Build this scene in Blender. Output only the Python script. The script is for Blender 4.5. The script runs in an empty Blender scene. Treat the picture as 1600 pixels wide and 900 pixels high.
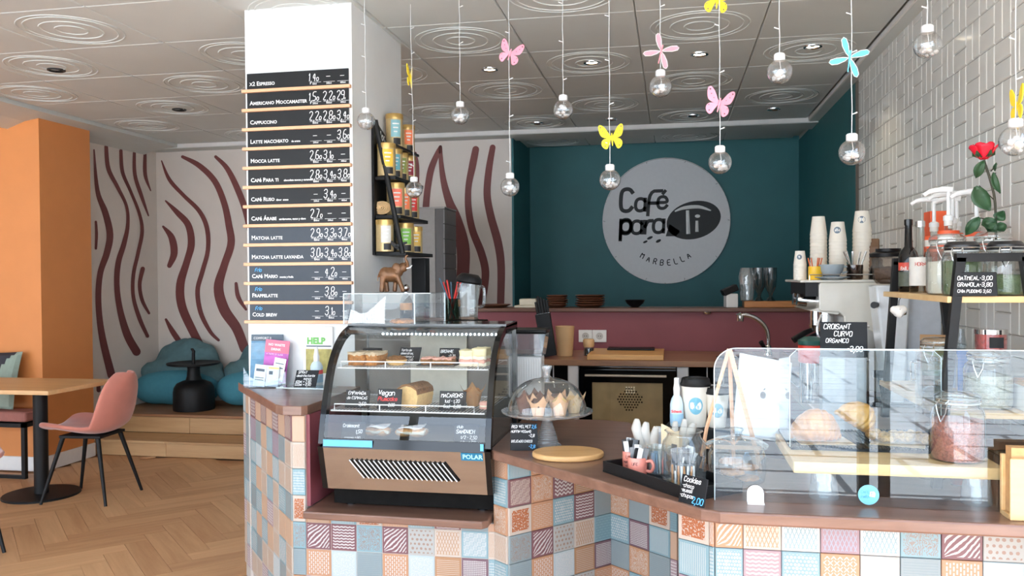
import bpy, bmesh, math, random
from mathutils import Vector, Matrix
random.seed(7)
S = bpy.context.scene
COL = S.collection
R_ = math.radians

# ------------------------------------------------------------------ camera
FPX, YAW, PITCH, ROLL, EYE = 1300.0, math.atan(250/1300), math.atan(18/1300), 0.0078, 1.45
CF = Vector((-math.sin(YAW)*math.cos(PITCH), math.cos(YAW)*math.cos(PITCH), -math.sin(PITCH)))
_r0 = Vector((math.cos(YAW), math.sin(YAW), 0)); _u0 = _r0.cross(CF)
CR = _r0*math.cos(ROLL) - _u0*math.sin(ROLL)
CU = _u0*math.cos(ROLL) + _r0*math.sin(ROLL)
cd = bpy.data.cameras.new('camera'); cam = bpy.data.objects.new('camera', cd); COL.objects.link(cam)
cam.matrix_world = Matrix(((CR.x, CU.x, -CF.x, 0), (CR.y, CU.y, -CF.y, 0), (CR.z, CU.z, -CF.z, EYE), (0, 0, 0, 1)))
cd.sensor_width = 36; cd.lens = FPX/1600*36; cd.clip_start = 0.02
S.camera = cam

def at(px, py, X=None, Y=None, Z=None):
    """measured photo point -> world point on a known plane"""
    r = CF + CR*((px-800)/FPX) - CU*((py-450)/FPX)
    if X is not None: t = X/r.x
    elif Y is not None: t = Y/r.y
    else: t = (Z-EYE)/r.z
    return Vector((0, 0, EYE)) + r*t

# ------------------------------------------------------------------ world, sun, exposure
W = bpy.data.worlds.new('sky'); S.world = W; W.use_nodes = True
nt = W.node_tree; nt.nodes.clear()
o = nt.nodes.new('ShaderNodeOutputWorld'); b = nt.nodes.new('ShaderNodeBackground')
g = nt.nodes.new('ShaderNodeTexCoord'); sx = nt.nodes.new('ShaderNodeSeparateXYZ'); cr = nt.nodes.new('ShaderNodeValToRGB')
nt.links.new(g.outputs['Generated'], sx.inputs[0]); nt.links.new(sx.outputs['Z'], cr.inputs[0])
cr.color_ramp.elements[0].position = 0.0; cr.color_ramp.elements[0].color = (0.86, 0.93, 1.0, 1)
cr.color_ramp.elements[1].position = 0.7; cr.color_ramp.elements[1].color = (0.42, 0.62, 0.95, 1)
nt.links.new(cr.outputs[0], b.inputs[0]); nt.links.new(b.outputs[0], o.inputs[0])
b.inputs['Strength'].default_value = 7.0
sl = bpy.data.lights.new('sun', 'SUN'); so = bpy.data.objects.new('sun', sl); COL.objects.link(so)
sl.energy = 46.0; sl.angle = R_(0.6); sl.color = (1.0, 0.95, 0.88)
so.rotation_euler = Vector((-0.62, -0.42, -0.85)).to_track_quat('-Z', 'Y').to_euler()
WY = -0.45        # plane of the shop front behind the viewpoint
pl = bpy.data.lights.new('window_portal', 'AREA'); po = bpy.data.objects.new('window_portal', pl); COL.objects.link(po)
pl.shape = 'RECTANGLE'; pl.size = 10.0; pl.size_y = 2.6; pl.energy = 1.0
po.location = (-3.8, WY-0.02, 1.3); po.rotation_euler = (R_(90), 0, 0)
pl.cycles.is_portal = True
S.view_settings.view_transform = 'Standard'; S.view_settings.look = 'None'
S.view_settings.exposure = -0.22; S.view_settings.gamma = 1.0
S.cycles.max_bounces = 10; S.cycles.transparent_max_bounces = 40; S.cycles.diffuse_bounces = 5
S.cycles.glossy_bounces = 4; S.cycles.transmission_bounces = 6
S.cycles.caustics_reflective = False; S.cycles.caustics_refractive = False
S.cycles.sample_clamp_indirect = 6.0
S.cycles.use_denoising = True

# ------------------------------------------------------------------ materials
def srgb(r, g=None, b=None):
    if g is None: r, g, b = r
    f = lambda c: ((c/255+0.055)/1.055)**2.4 if c/255 > 0.04045 else c/255/12.92
    return (f(r), f(g), f(b), 1)
MATS = {}
def newmat(name):
    m = bpy.data.materials.new(name); m.use_nodes = True
    n = m.node_tree; n.nodes.clear()
    o = n.nodes.new('ShaderNodeOutputMaterial')
    MATS[name] = m
    return m, n, o
def mth(n, op, a, b=None, c=None):
    x = n.nodes.new('ShaderNodeMath'); x.operation = op
    for i, v in enumerate((a, b, c)):
        if v is None: continue
        if isinstance(v, (int, float)): x.inputs[i].default_value = v
        else: n.links.new(v, x.inputs[i])
    return x.outputs[0]
def mixc(n, f, a, b):
    x = n.nodes.new('ShaderNodeMix'); x.data_type = 'RGBA'
    for k, v in ((0, f), (6, a), (7, b)):
        if isinstance(v, (int, float, tuple)): x.inputs[k].default_value = v
        else: n.links.new(v, x.inputs[k])
    return x.outputs[2]
def mat(name, col, rough=0.5, metal=0.0, var=0.06, scale=30, bump=0.0, bscale=None, emit=None, estr=0, coat=0, stretch=None, spec=None, sheen=0):
    """plain procedural surface: colour with a little noise, optional fine relief"""
    if name in MATS: return MATS[name]
    m, n, o = newmat(name)
    p = n.nodes.new('ShaderNodeBsdfPrincipled'); n.links.new(p.outputs[0], o.inputs[0])
    tc = n.nodes.new('ShaderNodeTexCoord'); vec = tc.outputs['Object']
    if stretch:
        mp = n.nodes.new('ShaderNodeMapping'); mp.inputs['Scale'].default_value = stretch
        n.links.new(vec, mp.inputs[0]); vec = mp.outputs[0]
    nz = n.nodes.new('ShaderNodeTexNoise'); nz.inputs['Scale'].default_value = scale; nz.inputs['Detail'].default_value = 4
    n.links.new(vec, nz.inputs['Vector'])
    lo = tuple(c*(1-var*2.2) for c in col[:3])+(1,); hi = tuple(min(1, c*(1+var*2.2)) for c in col[:3])+(1,)
    n.links.new(mixc(n, nz.outputs[0], lo, hi), p.inputs['Base Color'])
    p.inputs['Roughness'].default_value = rough; p.inputs['Metallic'].default_value = metal
    if coat: p.inputs['Coat Weight'].default_value = coat
    if spec is not None: p.inputs['Specular IOR Level'].default_value = spec
    if sheen: p.inputs['Sheen Weight'].default_value = sheen
    if emit: p.inputs['Emission Color'].default_value = emit; p.inputs['Emission Strength'].default_value = estr
    if bump:
        bp = n.nodes.new('ShaderNodeBump'); bp.inputs['Strength'].default_value = bump; bp.inputs['Distance'].default_value = 0.01
        nb = n.nodes.new('ShaderNodeTexNoise'); nb.inputs['Scale'].default_value = bscale or scale*4; nb.inputs['Detail'].default_value = 3
        n.links.new(vec, nb.inputs['Vector']); n.links.new(nb.outputs[0], bp.inputs['Height']); n.links.new(bp.outputs[0], p.inputs['Normal'])
    return m
def wood(name, c1, c2, rough=0.45, axis=0, scale=5.0, coat=0.0, rnd=0.25, bump=0.05):
    """wood grain running along a local axis, colour shifting from piece to piece"""
    if name in MATS: return MATS[name]
    m, n, o = newmat(name)
    p = n.nodes.new('ShaderNodeBsdfPrincipled'); n.links.new(p.outputs[0], o.inputs[0])
    tc = n.nodes.new('ShaderNodeTexCoord'); mp = n.nodes.new('ShaderNodeMapping'); oi = n.nodes.new('ShaderNodeObjectInfo')
    sc = [scale*4]*3; sc[axis] = scale*0.35; mp.inputs['Scale'].default_value = sc
    n.links.new(tc.outputs['Object'], mp.inputs[0])
    off = n.nodes.new('ShaderNodeCombineXYZ')
    n.links.new(mth(n, 'MULTIPLY', oi.outputs['Random'], 37.0), off.inputs[0]); n.links.new(mth(n, 'MULTIPLY', oi.outputs['Random'], 11.0), off.inputs[1])
    n.links.new(off.outputs[0], mp.inputs['Location'])
    nz = n.nodes.new('ShaderNodeTexNoise'); nz.inputs['Scale'].default_value = 1.0; nz.inputs['Detail'].default_value = 6; nz.inputs['Roughness'].default_value = 0.65; nz.inputs['Distortion'].default_value = 0.4
    n.links.new(mp.outputs[0], nz.inputs['Vector'])
    rp = n.nodes.new('ShaderNodeMapRange'); rp.inputs[1].default_value = 0.3; rp.inputs[2].default_value = 0.7
    n.links.new(nz.outputs[0], rp.inputs[0])
    f = mth(n, 'ADD', mth(n, 'MULTIPLY', rp.outputs[0], 1-rnd), mth(n, 'MULTIPLY', oi.outputs['Random'], rnd))
    n.links.new(mixc(n, f, c1, c2), p.inputs['Base Color'])
    p.inputs['Roughness'].default_value = rough; p.inputs['Coat Weight'].default_value = coat
    bp = n.nodes.new('ShaderNodeBump'); bp.inputs['Strength'].default_value = bump; bp.inputs['Distance'].default_value = 0.004
    n.links.new(nz.outputs[0], bp.inputs['Height']); n.links.new(bp.outputs[0], p.inputs['Normal'])
    return m
def glass(name, tint=(0.97, 0.985, 0.98, 1), base=0.045, power=5.0, rough=0.0, wave=0, milk=0):
    """thin clear wall: straight see-through plus Schlick reflection"""
    if name in MATS: return MATS[name]
    m, n, o = newmat(name)
    t = n.nodes.new('ShaderNodeBsdfTransparent'); t.inputs[0].default_value = tint
    g = n.nodes.new('ShaderNodeBsdfGlossy'); g.inputs['Roughness'].default_value = rough
    lw = n.nodes.new('ShaderNodeLayerWeight'); lw.inputs['Blend'].default_value = 0.5
    f = mth(n, 'ADD', mth(n, 'MULTIPLY', mth(n, 'POWER', lw.outputs['Facing'], power), 0.9), base)
    mx = n.nodes.new('ShaderNodeMixShader'); n.links.new(f, mx.inputs[0]); n.links.new(t.outputs[0], mx.inputs[1]); n.links.new(g.outputs[0], mx.inputs[2])
    if wave:
        tc = n.nodes.new('ShaderNodeTexCoord'); nz = n.nodes.new('ShaderNodeTexNoise'); nz.inputs['Scale'].default_value = 9
        n.links.new(tc.outputs['Object'], nz.inputs['Vector'])
        bp = n.nodes.new('ShaderNodeBump'); bp.inputs['Strength'].default_value = wave; bp.inputs['Distance'].default_value = 0.02
        n.links.new(nz.outputs[0], bp.inputs['Height']); n.links.new(bp.outputs[0], g.inputs['Normal'])
    out = mx.outputs[0]
    if milk:      # painted haze: even white stands for bright highlights on the glass
        df = n.nodes.new('ShaderNodeBsdfDiffuse'); df.inputs[0].default_value = (.9,.92,.92,1)
        m2 = n.nodes.new('ShaderNodeMixShader'); m2.inputs[0].default_value = milk; n.links.new(out, m2.inputs[1]); n.links.new(df.outputs[0], m2.inputs[2]); out = m2.outputs[0]
    n.links.new(out, o.inputs[0])
    return m
def lamp(name, col, strength):
    if name in MATS: return MATS[name]
    m, n, o = newmat(name)
    e = n.nodes.new('ShaderNodeEmission'); e.inputs[0].default_value = col; e.inputs[1].default_value = strength
    n.links.new(e.outputs[0], o.inputs[0]); return m

M_white = mat('white_paint', srgb(235, 236, 234), 0.6, var=0.02, scale=8, bump=0.03, bscale=60)
M_orange = mat('orange_paint', srgb(212, 136, 76), 0.55, var=0.03, scale=6, bump=0.05, bscale=90)
M_teal = mat('teal_paint', srgb(32, 98, 104), 0.55, var=0.05, scale=5, bump=0.03, bscale=80)
M_plaster = mat('warm_white_plaster', srgb(222, 214, 206), 0.7, var=0.03, scale=5, bump=0.04, bscale=80)
M_stripe = mat('burgundy_paint', srgb(110, 55, 53), 0.6, var=0.08, scale=14)
M_maroon = mat('maroon_paint', srgb(136, 70, 78), 0.55, var=0.05, scale=6, bump=0.03, bscale=80)
M_ceil = mat('ceiling_white', srgb(206, 211, 208), 0.65, var=0.02, scale=4)
M_trim = mat('white_trim', srgb(232, 230, 226), 0.5, var=0.02)
M_floorbase = wood('floor_oak_base', srgb(172, 124, 86), srgb(208, 162, 118), 0.5)
M_plank = wood('oak_plank', srgb(176, 128, 88), srgb(222, 178, 132), 0.48, 0, 4.0, rnd=0.5)
M_step = wood('step_oak', srgb(178, 136, 92), srgb(214, 176, 128), 0.45, 0, 3.0)
M_steptop = wood('step_top', srgb(140, 98, 66), srgb(168, 124, 86), 0.5, 0, 3.0)
M_brown = wood('brown_laminate', srgb(104, 74, 60), srgb(140, 106, 90), 0.3, 0, 5.0, coat=0.15, bump=0.02)
M_worktop = wood('walnut_worktop', srgb(128, 92, 68), srgb(172, 132, 102), 0.35, 0, 5.0, coat=0.1)
M_shelfwood = wood('dark_shelf', srgb(88, 58, 46), srgb(122, 84, 66), 0.4, 0, 5.0)
M_lightwood = wood('light_pine', srgb(224, 182, 124), srgb(240, 208, 156), 0.45, 0, 4.0)
M_rail = wood('beech_rail', srgb(214, 160, 122), srgb(232, 184, 146), 0.5, 0, 6.0)
M_board = wood('olive_board', srgb(188, 138, 84), srgb(222, 180, 124), 0.45, 0, 4.0)
M_cutting = wood('cutting_board_wood', srgb(206, 150, 88), srgb(230, 182, 118), 0.4, 0, 4.0)
M_tablewood = wood('table_oak', srgb(206, 158, 106), srgb(232, 190, 138), 0.4, 0, 4.0)
M_black = mat('black_metal', srgb(20, 20, 21), 0.5, 0.0, spec=.3, var=0.1)
M_blackpl = mat('black_plastic', srgb(18, 18, 20), 0.4, spec=.25, var=0.1)
M_blackgl = mat('black_gloss', srgb(9, 10, 12), 0.1, var=0.1)
M_dark = mat('dark_recess', srgb(20, 19, 18), 0.8, spec=.08, var=0.2)
M_chalk = mat('chalkboard', srgb(27, 28, 31), 0.5, spec=.2, var=0.12, scale=12)
M_chalkw = mat('chalk_white', srgb(240, 240, 238), 0.8, var=0.02)
M_chalkb = mat('chalk_blue', srgb(90, 180, 240), 0.8, var=0.02)
M_chalkr = mat('chalk_red', srgb(225, 60, 60), 0.8, var=0.02)
M_chrome = mat('chrome', (0.75, 0.75, 0.76, 1), 0.12, 1.0, var=0.02)
M_steel = mat('brushed_steel', (0.58, 0.56, 0.545, 1), 0.06, 1.0, var=0.05, scale=40, stretch=(1, 40, 40))
M_wire = mat('white_wire', srgb(228, 230, 230), 0.35, var=0.02)
M_whitepl = mat('white_plastic', srgb(238, 238, 236), 0.35, var=0.02)
M_paper = mat('white_paper', srgb(244, 244, 242), 0.8, var=0.02)
M_cream = mat('cream_paper_cup', srgb(238, 230, 216), 0.6, var=0.02)
M_velvet = mat('pink_velvet', srgb(200, 124, 108), 0.8, var=0.09, scale=9, sheen=0.4)
M_beantop = mat('teal_grey_fabric', srgb(86, 118, 124), 0.85, var=0.08, scale=30, bump=0.2, bscale=14)
M_beanlow = mat('teal_fabric', srgb(70, 140, 158), 0.85, var=0.06, scale=30, bump=0.15, bscale=16)
M_glass = glass('pane_glass')
M_jar = glass('jar_glass', (0.94, 0.965, 0.955, 1), 0.085, 1.9, milk=.035)
M_bulbgl = glass('bulb_glass', (0.96, 0.97, 0.97, 1), 0.14, 1.5, 0.04)
M_plexi = glass('acrylic', (0.97, 0.985, 0.985, 1), 0.035, 3.5)
M_edge = mat('acrylic_edge', srgb(205, 220, 222), 0.2, var=0.02)
M_teal_logo = mat('logo_blue', srgb(112, 170, 190), 0.6, var=0.02)

# ------------------------------------------------------------------ mesh helpers
class MB:
    def __init__(s, M=None):
        s.v = []; s.f = []; s.M = M or Matrix()
    def add(s, vs, fs):
        k = len(s.v); s.v += [s.M @ Vector(p) for p in vs]; s.f += [tuple(i+k for i in f) for f in fs]; return s
    def box(s, x0, x1, y0, y1, z0, z1):
        return s.add([(x0,y0,z0),(x1,y0,z0),(x1,y1,z0),(x0,y1,z0),(x0,y0,z1),(x1,y0,z1),(x1,y1,z1),(x0,y1,z1)],
                     [(0,3,2,1),(4,5,6,7),(0,1,5,4),(1,2,6,5),(2,3,7,6),(3,0,4,7)])
    def prism(s, poly, z0, z1):
        n = len(poly)
        return s.add([(x,y,z0) for x,y in poly]+[(x,y,z1) for x,y in poly],
                     [tuple(range(n))[::-1], tuple(range(n,2*n))]+[(i,(i+1)%n,n+(i+1)%n,n+i) for i in range(n)])
    def prismy(s, poly, y0, y1):          # outline in x,z extruded along y
        n = len(poly)
        return s.add([(x,y0,z) for x,z in poly]+[(x,y1,z) for x,z in poly],
                     [tuple(range(n)), tuple(range(n,2*n))[::-1]]+[(i,n+i,n+(i+1)%n,(i+1)%n) for i in range(n)])
    def prismx(s, poly, x0, x1):          # outline in y,z extruded along x
        n = len(poly)
        return s.add([(x0,y,z) for y,z in poly]+[(x1,y,z) for y,z in poly],
                     [tuple(range(n))[::-1], tuple(range(n,2*n))]+[(i,(i+1)%n,n+(i+1)%n,n+i) for i in range(n)])
    def lathe(s, prof, n=24, c=(0,0,0), cap=(True, True)):
        vs = []; fs = []
        for r, z in prof:
            for k in range(n):
                a = 2*math.pi*k/n; vs.append((c[0]+r*math.cos(a), c[1]+r*math.sin(a), c[2]+z))
        for j in range(len(prof)-1):
            for k in range(n):
                a, b_ = j*n+k, j*n+(k+1)%n; fs.append((a, b_, b_+n, a+n))
        if cap[0]: fs.append(tuple(range(n))[::-1])
        if cap[1]: fs.append(tuple(range((len(prof)-1)*n, len(prof)*n)))
        return s.add(vs, fs)
    def tube(s, pts, r, n=6, cap=True):
        pts = [Vector(p) for p in pts]; m = len(pts); rs = r if isinstance(r, (list, tuple)) else [r]*m
        vs = []; fs = []; up = None
        for i, p in enumerate(pts):
            t = (pts[min(i+1, m-1)]-pts[max(i-1, 0)]).normalized()
            if up is None: up = Vector((0,0,1)) if abs(t.z) < 0.9 else Vector((1,0,0))
            a = t.cross(up)
            if a.length < 1e-4: a = t.orthogonal()
            a.normalize(); b_ = a.cross(t).normalized(); up = b_
            for k in range(n):
                q = 2*math.pi*k/n; vs.append(p+(a*math.cos(q)+b_*math.sin(q))*rs[i])
        for j in range(m-1):
            for k in range(n):
                a, b_ = j*n+k, j*n+(k+1)%n; fs.append((a, b_, b_+n, a+n))
        if cap: fs += [tuple(range(n))[::-1], tuple(range((m-1)*n, m*n))]
        return s.add(vs, fs)
    def cyl(s, p0, p1, r0, r1=None, n=12): return s.tube([p0, p1], [r0, r0 if r1 is None else r1], n)
    def ball(s, c, r, n=12, m=8):
        r = (r, r, r) if isinstance(r, (int, float)) else r
        vs = [(c[0], c[1], c[2]-r[2])]; fs = []
        for j in range(1, m):
            t = math.pi*j/m
            for k in range(n):
                a = 2*math.pi*k/n; vs.append((c[0]+r[0]*math.sin(t)*math.cos(a), c[1]+r[1]*math.sin(t)*math.sin(a), c[2]-r[2]*math.cos(t)))
        vs.append((c[0], c[1], c[2]+r[2])); e = len(vs)-1
        for k in range(n): fs += [(0, 1+(k+1)%n, 1+k), (e, e-n+k, e-n+(k+1)%n)]
        for j in range(m-2):
            for k in range(n):
                a, b_ = 1+j*n+k, 1+j*n+(k+1)%n; fs.append((a, b_, b_+n, a+n))
        return s.add(vs, fs)
    def torus(s, R, r, c=(0,0,0), n=24, m=8):
        vs = []; fs = []
        for i in range(n):
            a = 2*math.pi*i/n
            for k in range(m):
                q = 2*math.pi*k/m; d = R+r*math.cos(q); vs.append((c[0]+d*math.cos(a), c[1]+d*math.sin(a), c[2]+r*math.sin(q)))
        for i in range(n):
            for k in range(m): fs.append((i*m+k, ((i+1)%n)*m+k, ((i+1)%n)*m+(k+1)%m, i*m+(k+1)%m))
        return s.add(vs, fs)
    def mesh(s, name, m, smooth=False):
        me = bpy.data.meshes.new(name); me.from_pydata([tuple(p) for p in s.v], [], s.f); me.update()
        bm = bmesh.new(); bm.from_mesh(me); bmesh.ops.recalc_face_normals(bm, faces=bm.faces); bm.to_mesh(me); bm.free()
        if smooth:
            me.polygons.foreach_set('use_smooth', [True]*len(me.polygons)); me.set_sharp_from_angle(angle=R_(38))
        if m: me.materials.append(m)
        return me
    def build(s, name, m, parent=None, smooth=False, bevel=0, seg=2):
        ob = link(name, s.mesh(name, m, smooth), parent)
        if bevel:
            bv = ob.modifiers.new('bevel', 'BEVEL'); bv.width = bevel; bv.segments = seg; bv.limit_method = 'ANGLE'
        return ob
def link(name, me, parent=None, loc=None, rotz=0):
    ob = bpy.data.objects.new(name, me); COL.objects.link(ob)
    if parent: ob.parent = parent
    if loc is not None: ob.location = loc
    if rotz: ob.rotation_euler.z = rotz
    return ob
def tag(ob, label, cat, group=None):
    ob['label'] = label; ob['category'] = cat
    if group: ob['group'] = group
    return ob
def thing(name, label, cat, loc=(0,0,0), rotz=0, group=None):
    ob = bpy.data.objects.new(name, None); COL.objects.link(ob); ob.empty_display_size = 0.05
    ob.location = loc; ob.rotation_euler = (0, 0, rotz)
    return tag(ob, label, cat, group)
def struct(ob): ob['kind'] = 'structure'; return ob
KIDS = {}
def dup(root, loc, rotz=0, label=None, scale=None):
    r = root.copy(); COL.objects.link(r); r.location = loc; r.rotation_euler = (0, 0, rotz)
    if label: r['label'] = label
    if scale: r.scale = scale
    def rec(src, dst):
        for ch in [q for q in COL.objects if q.parent == src]:
            c = ch.copy(); COL.objects.link(c); c.parent = dst; rec(ch, c)
    rec(root, r); return r
def blob(name, balls, m, parent=None, vox=0.01, smooth_it=4, extra=None, noise=0, nscale=1):
    """one continuous rounded body fused from overlapping ellipsoids and tapered limbs"""
    mb = extra or MB()
    for q in balls:
        if isinstance(q[0][0], (int, float)): mb.ball(q[0], q[1], 16, 10)
        else: mb.tube(q[0], q[1], 10)
    me = mb.mesh(name+'_raw', m)
    ob = bpy.data.objects.new(name, me); COL.objects.link(ob)
    rm = ob.modifiers.new('r', 'REMESH'); rm.mode = 'VOXEL'; rm.voxel_size = vox
    sm = ob.modifiers.new('s', 'SMOOTH'); sm.iterations = smooth_it; sm.factor = 0.5
    dg = bpy.context.evaluated_depsgraph_get(); me2 = bpy.data.meshes.new_from_object(ob.evaluated_get(dg))
    me2.name = name; ob.modifiers.clear(); ob.data = me2; bpy.data.meshes.remove(me)
    if noise:
        from mathutils import noise as nz
        for v in me2.vertices:
            v.co += v.normal*noise*nz.noise(v.co*nscale)
    me2.polygons.foreach_set('use_smooth', [True]*len(me2.polygons))
    if not me2.materials: me2.materials.append(m)
    if parent: ob.parent = parent
    return ob
def curve_pts(pts, n=6):
    """Catmull-Rom through points"""
    P = [Vector(p) for p in pts]; out = []
    for i in range(len(P)-1):
        a, b_, c, d = P[max(i-1,0)], P[i], P[i+1], P[min(i+2,len(P)-1)]
        for k in range(n):
            t = k/n
            out.append(0.5*((2*b_)+(c-a)*t+(2*a-5*b_+4*c-d)*t*t+(3*b_-a-3*c+d)*t**3))
    out.append(P[-1]); return out

# ------------------------------------------------------------------ hand lettering: stroke alphabet (baseline 2, x-height 6, cap 8)
FONT = {k: v for k, v in (q.split(' ') for q in '''A 022842|1434
B 0208384746350 5|3544433202
C 4738180703123243
D 0208284644220 2
E 42020848|0535
F 020848|0535
G 473818070312324345 25
H 0208|4248|0545
I 2228
J 4843321203
K 0208|480542
L 080242
M 0208254842
N 02084248
O 120307183847433212
P 02083847463505
Q 120307183847433212|2442
R 02083847463505|2542
S 473818070615354443321203
T 0848|2822
U 080312324348
V 082248
W 0812253248
X 0248|0842
Y 082548|2522
Z 08480242
a 4536160503123243|4642
b 0802|0516364543321203
c 4536160503123243
d 4842|4536160503123243
e 04444536160503123243
f 38281712|0636
g 4641301001|4536160503123243
h 0802|0516364542
i 2226|2728
j 262110|2728
k 0802|460442
l 282332
m 0206|05162522|25364542
n 0206|0516364542
o 120305163645433212
p 0006|0516364543321203
q 4046|4536160503123243
r 0206|041636
s 453616051434433212 03
t 18132232|0636
u 0603123243|4642
v 062246
w 0612243246
x 0246|0642
y 0624|4610
z 06460242
0 120307183847433212
1 162822
2 07183847460242
3 071838474635 15|354443321203
4 32380444
5 4808053544433202
6 38180603123243443505
7 084812
8 150607183847463515040312324344 35
9 451506071838474332 12
- 1535
, 2210
. 2223
= 0444|0646
/ 0248
: 2223|2526
! 2824|2223'''.replace(' 0|', '0|').split('\n') for q in [q.split(' ')[0]+' '+''.join(q.split(' ')[1:])])}
FONT['é'] = FONT['e']+'|2738'; FONT['É'] = FONT['E']; FONT['ó'] = FONT['o']+'|2738'
def stroke(mb, text, x, z, h, w, y=0.0, slant=0.12, jitter=0.0, gap=1.5, xs=.78):
    """lay ribbon letters on the local XZ plane (facing -Y); returns the end x"""
    u = h/6.0; rnd = random.Random(text)
    for ch in text:
        if ch == ' ': x += 2.6*u*xs; continue
        gl = FONT.get(ch)
        if not gl: continue
        jz = (rnd.random()-.5)*jitter*h; mxw = 0
        mnx = min(int(st[i]) for st in gl.split('|') for i in range(0, len(st)-1, 2))
        for st in gl.split('|'):
            p = [((int(st[i])-mnx)*xs, int(st[i+1])-2) for i in range(0, len(st)-1, 2)]
            mxw = max(mxw, max(q[0] for q in p))
            for _ in range(2):
                if len(p) > 2:
                    q = [p[0]]
                    for a, c in zip(p, p[1:]):
                        q += [(a[0]*.75+c[0]*.25, a[1]*.75+c[1]*.25), (a[0]*.25+c[0]*.75, a[1]*.25+c[1]*.75)]
                    q.append(p[-1]); p = q
            P = [Vector((x+(a+c*slant*1.0)*u, z+c*u+jz)) for a, c in p]
            vs = []; fs = []
            for i, a in enumerate(P):
                t = P[min(i+1, len(P)-1)]-P[max(i-1, 0)]
                t = t.normalized() if t.length > 1e-9 else Vector((1, 0))
                nrm = Vector((-t.y, t.x))*w*.5
                e = t*(w*.3)*(-1 if i == 0 else (1 if i == len(P)-1 else 0))
                vs += [(a.x+nrm.x+e.x, y, a.y+nrm.y+e.y), (a.x-nrm.x+e.x, y, a.y-nrm.y+e.y)]
            for i in range(len(P)-1): fs.append((2*i, 2*i+1, 2*i+3, 2*i+2))
            mb.add(vs, fs)
        x += (mxw+gap*xs)*u
    return x
def swidth(text, h, gap=1.5, xs=.78):
    u = h/6; x = 0
    for ch in text:
        if ch == ' ': x += 2.6*u*xs
        elif ch in FONT:
            q = [int(st[i]) for st in FONT[ch].split('|') for i in range(0, len(st)-1, 2)]; x += (max(q)-min(q)+gap)*u*xs
    return x
def text_mesh(s, size, caps=False, bold=0.0, align='LEFT', space=1.0):
    cu = bpy.data.curves.new('t', 'FONT'); cu.body = s; cu.size = size; cu.align_x = align; cu.offset = bold; cu.resolution_u = 2; cu.space_character = space
    if caps:
        cu.small_caps_scale = 0.78
        for q in cu.body_format: q.use_small_caps = True
    ob = bpy.data.objects.new('t', cu); COL.objects.link(ob)
    dg = bpy.context.evaluated_depsgraph_get(); me = bpy.data.meshes.new_from_object(ob.evaluated_get(dg))
    vs = [(v.co.x, 0, v.co.y) for v in me.vertices]; fs = [tuple(p.vertices) for p in me.polygons]
    bpy.data.objects.remove(ob); bpy.data.curves.remove(cu); bpy.data.meshes.remove(me)
    return vs, fs
def typeset(mb, s, x, y, z, size, **k):
    vs, fs = text_mesh(s, size, **k)
    mb.add([(a+x, y, c+z) for a, _, c in vs], fs)
# ================================================================== STRUCTURE
ZC = 2.71; XR = 1.17; XL = -4.88; YB = 7.25; YN = 8.13
struct(MB().box(-9, XR+.2, WY, 8.4, -0.06, -0.012).build('floor', M_floorbase))
FLOOR = COL.objects['floor']
# herringbone planks over the part of the floor that is in view
PL, PW = 0.61, 0.122
pm = MB().box(-PL/2+.001, PL/2-.001, -PW/2+.001, PW/2-.001, -0.012, 0).mesh('plank', M_plank)
def herring():
    out = []
    for i in range(-40, 40):
        for j in range(-16, 16):
            out.append((i*PW+j*PL+PL/2, i*PW-j*PL+PW/2, 0))
            out.append((i*PW+j*PL+PL+PW/2, i*PW-j*PL+PW-PL/2, 90))
    return out
c45 = math.cos(R_(45)); n_pl = 0
for u, v, a in herring():
    x = -3.3+(u*c45-v*c45); y = 4.4+(u*c45+v*c45)
    if not (-5.6 < x < -1.3 and 2.5 < y < 6.35): continue
    if x > -1.95 and y > 3.3 or y > 6.08 and x > -4.4: continue
    if x < -4.85 and y > 5.3: continue
    if n_pl >= 300: break
    link('plank', pm, FLOOR, (x, y, 0), R_(45+a)); n_pl += 1
# ceiling: back slab, coffered tray of embossed panels, lower border
ceil_ob = struct(MB().box(-9, XR+.2, WY, 8.4, 2.74, 2.85).build('ceiling', M_ceil))
PX, PY = 0.622, 0.608
def panel_mesh(name, rings, w=PX, d=PY):
    mb = MB(); g_ = .0015
    mb.add([(-w/2+g_, -d/2+g_, .0), (w/2-g_, -d/2+g_, .0), (w/2-g_, d/2-g_, .0), (-w/2+g_, d/2-g_, .0),
            (-w/2+g_+.005, -d/2+g_+.005, -.006), (w/2-g_-.005, -d/2+g_+.005, -.006), (w/2-g_-.005, d/2-g_-.005, -.006), (-w/2+g_+.005, d/2-g_-.005, -.006)],
           [(0,1,2,3), (4,7,6,5), (0,4,5,1), (1,5,6,2), (2,6,7,3), (3,7,4,0)])
    if rings:
        for r in (.245, .215, .145, .075):
            mb.torus(r, .0042, (0, 0, -.006), 40, 6)
    return mb.mesh(name, M_ceil, True)
pm_ring, pm_plain = panel_mesh('ring_panel', True), panel_mesh('plain_panel', False)
for i in range(9):
    for j in range(-2, 6):
        link('panel', pm_ring if (i+j) % 2 == 0 else pm_plain, ceil_ob, (-4.21+PX*i, 3.72+PY*j, ZC+.006))
for i in range(4):
    link('panel', pm_ring if i % 2 == 0 else pm_plain, ceil_ob, (-1.08+PX*i, 7.70, ZC+.0))
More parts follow.
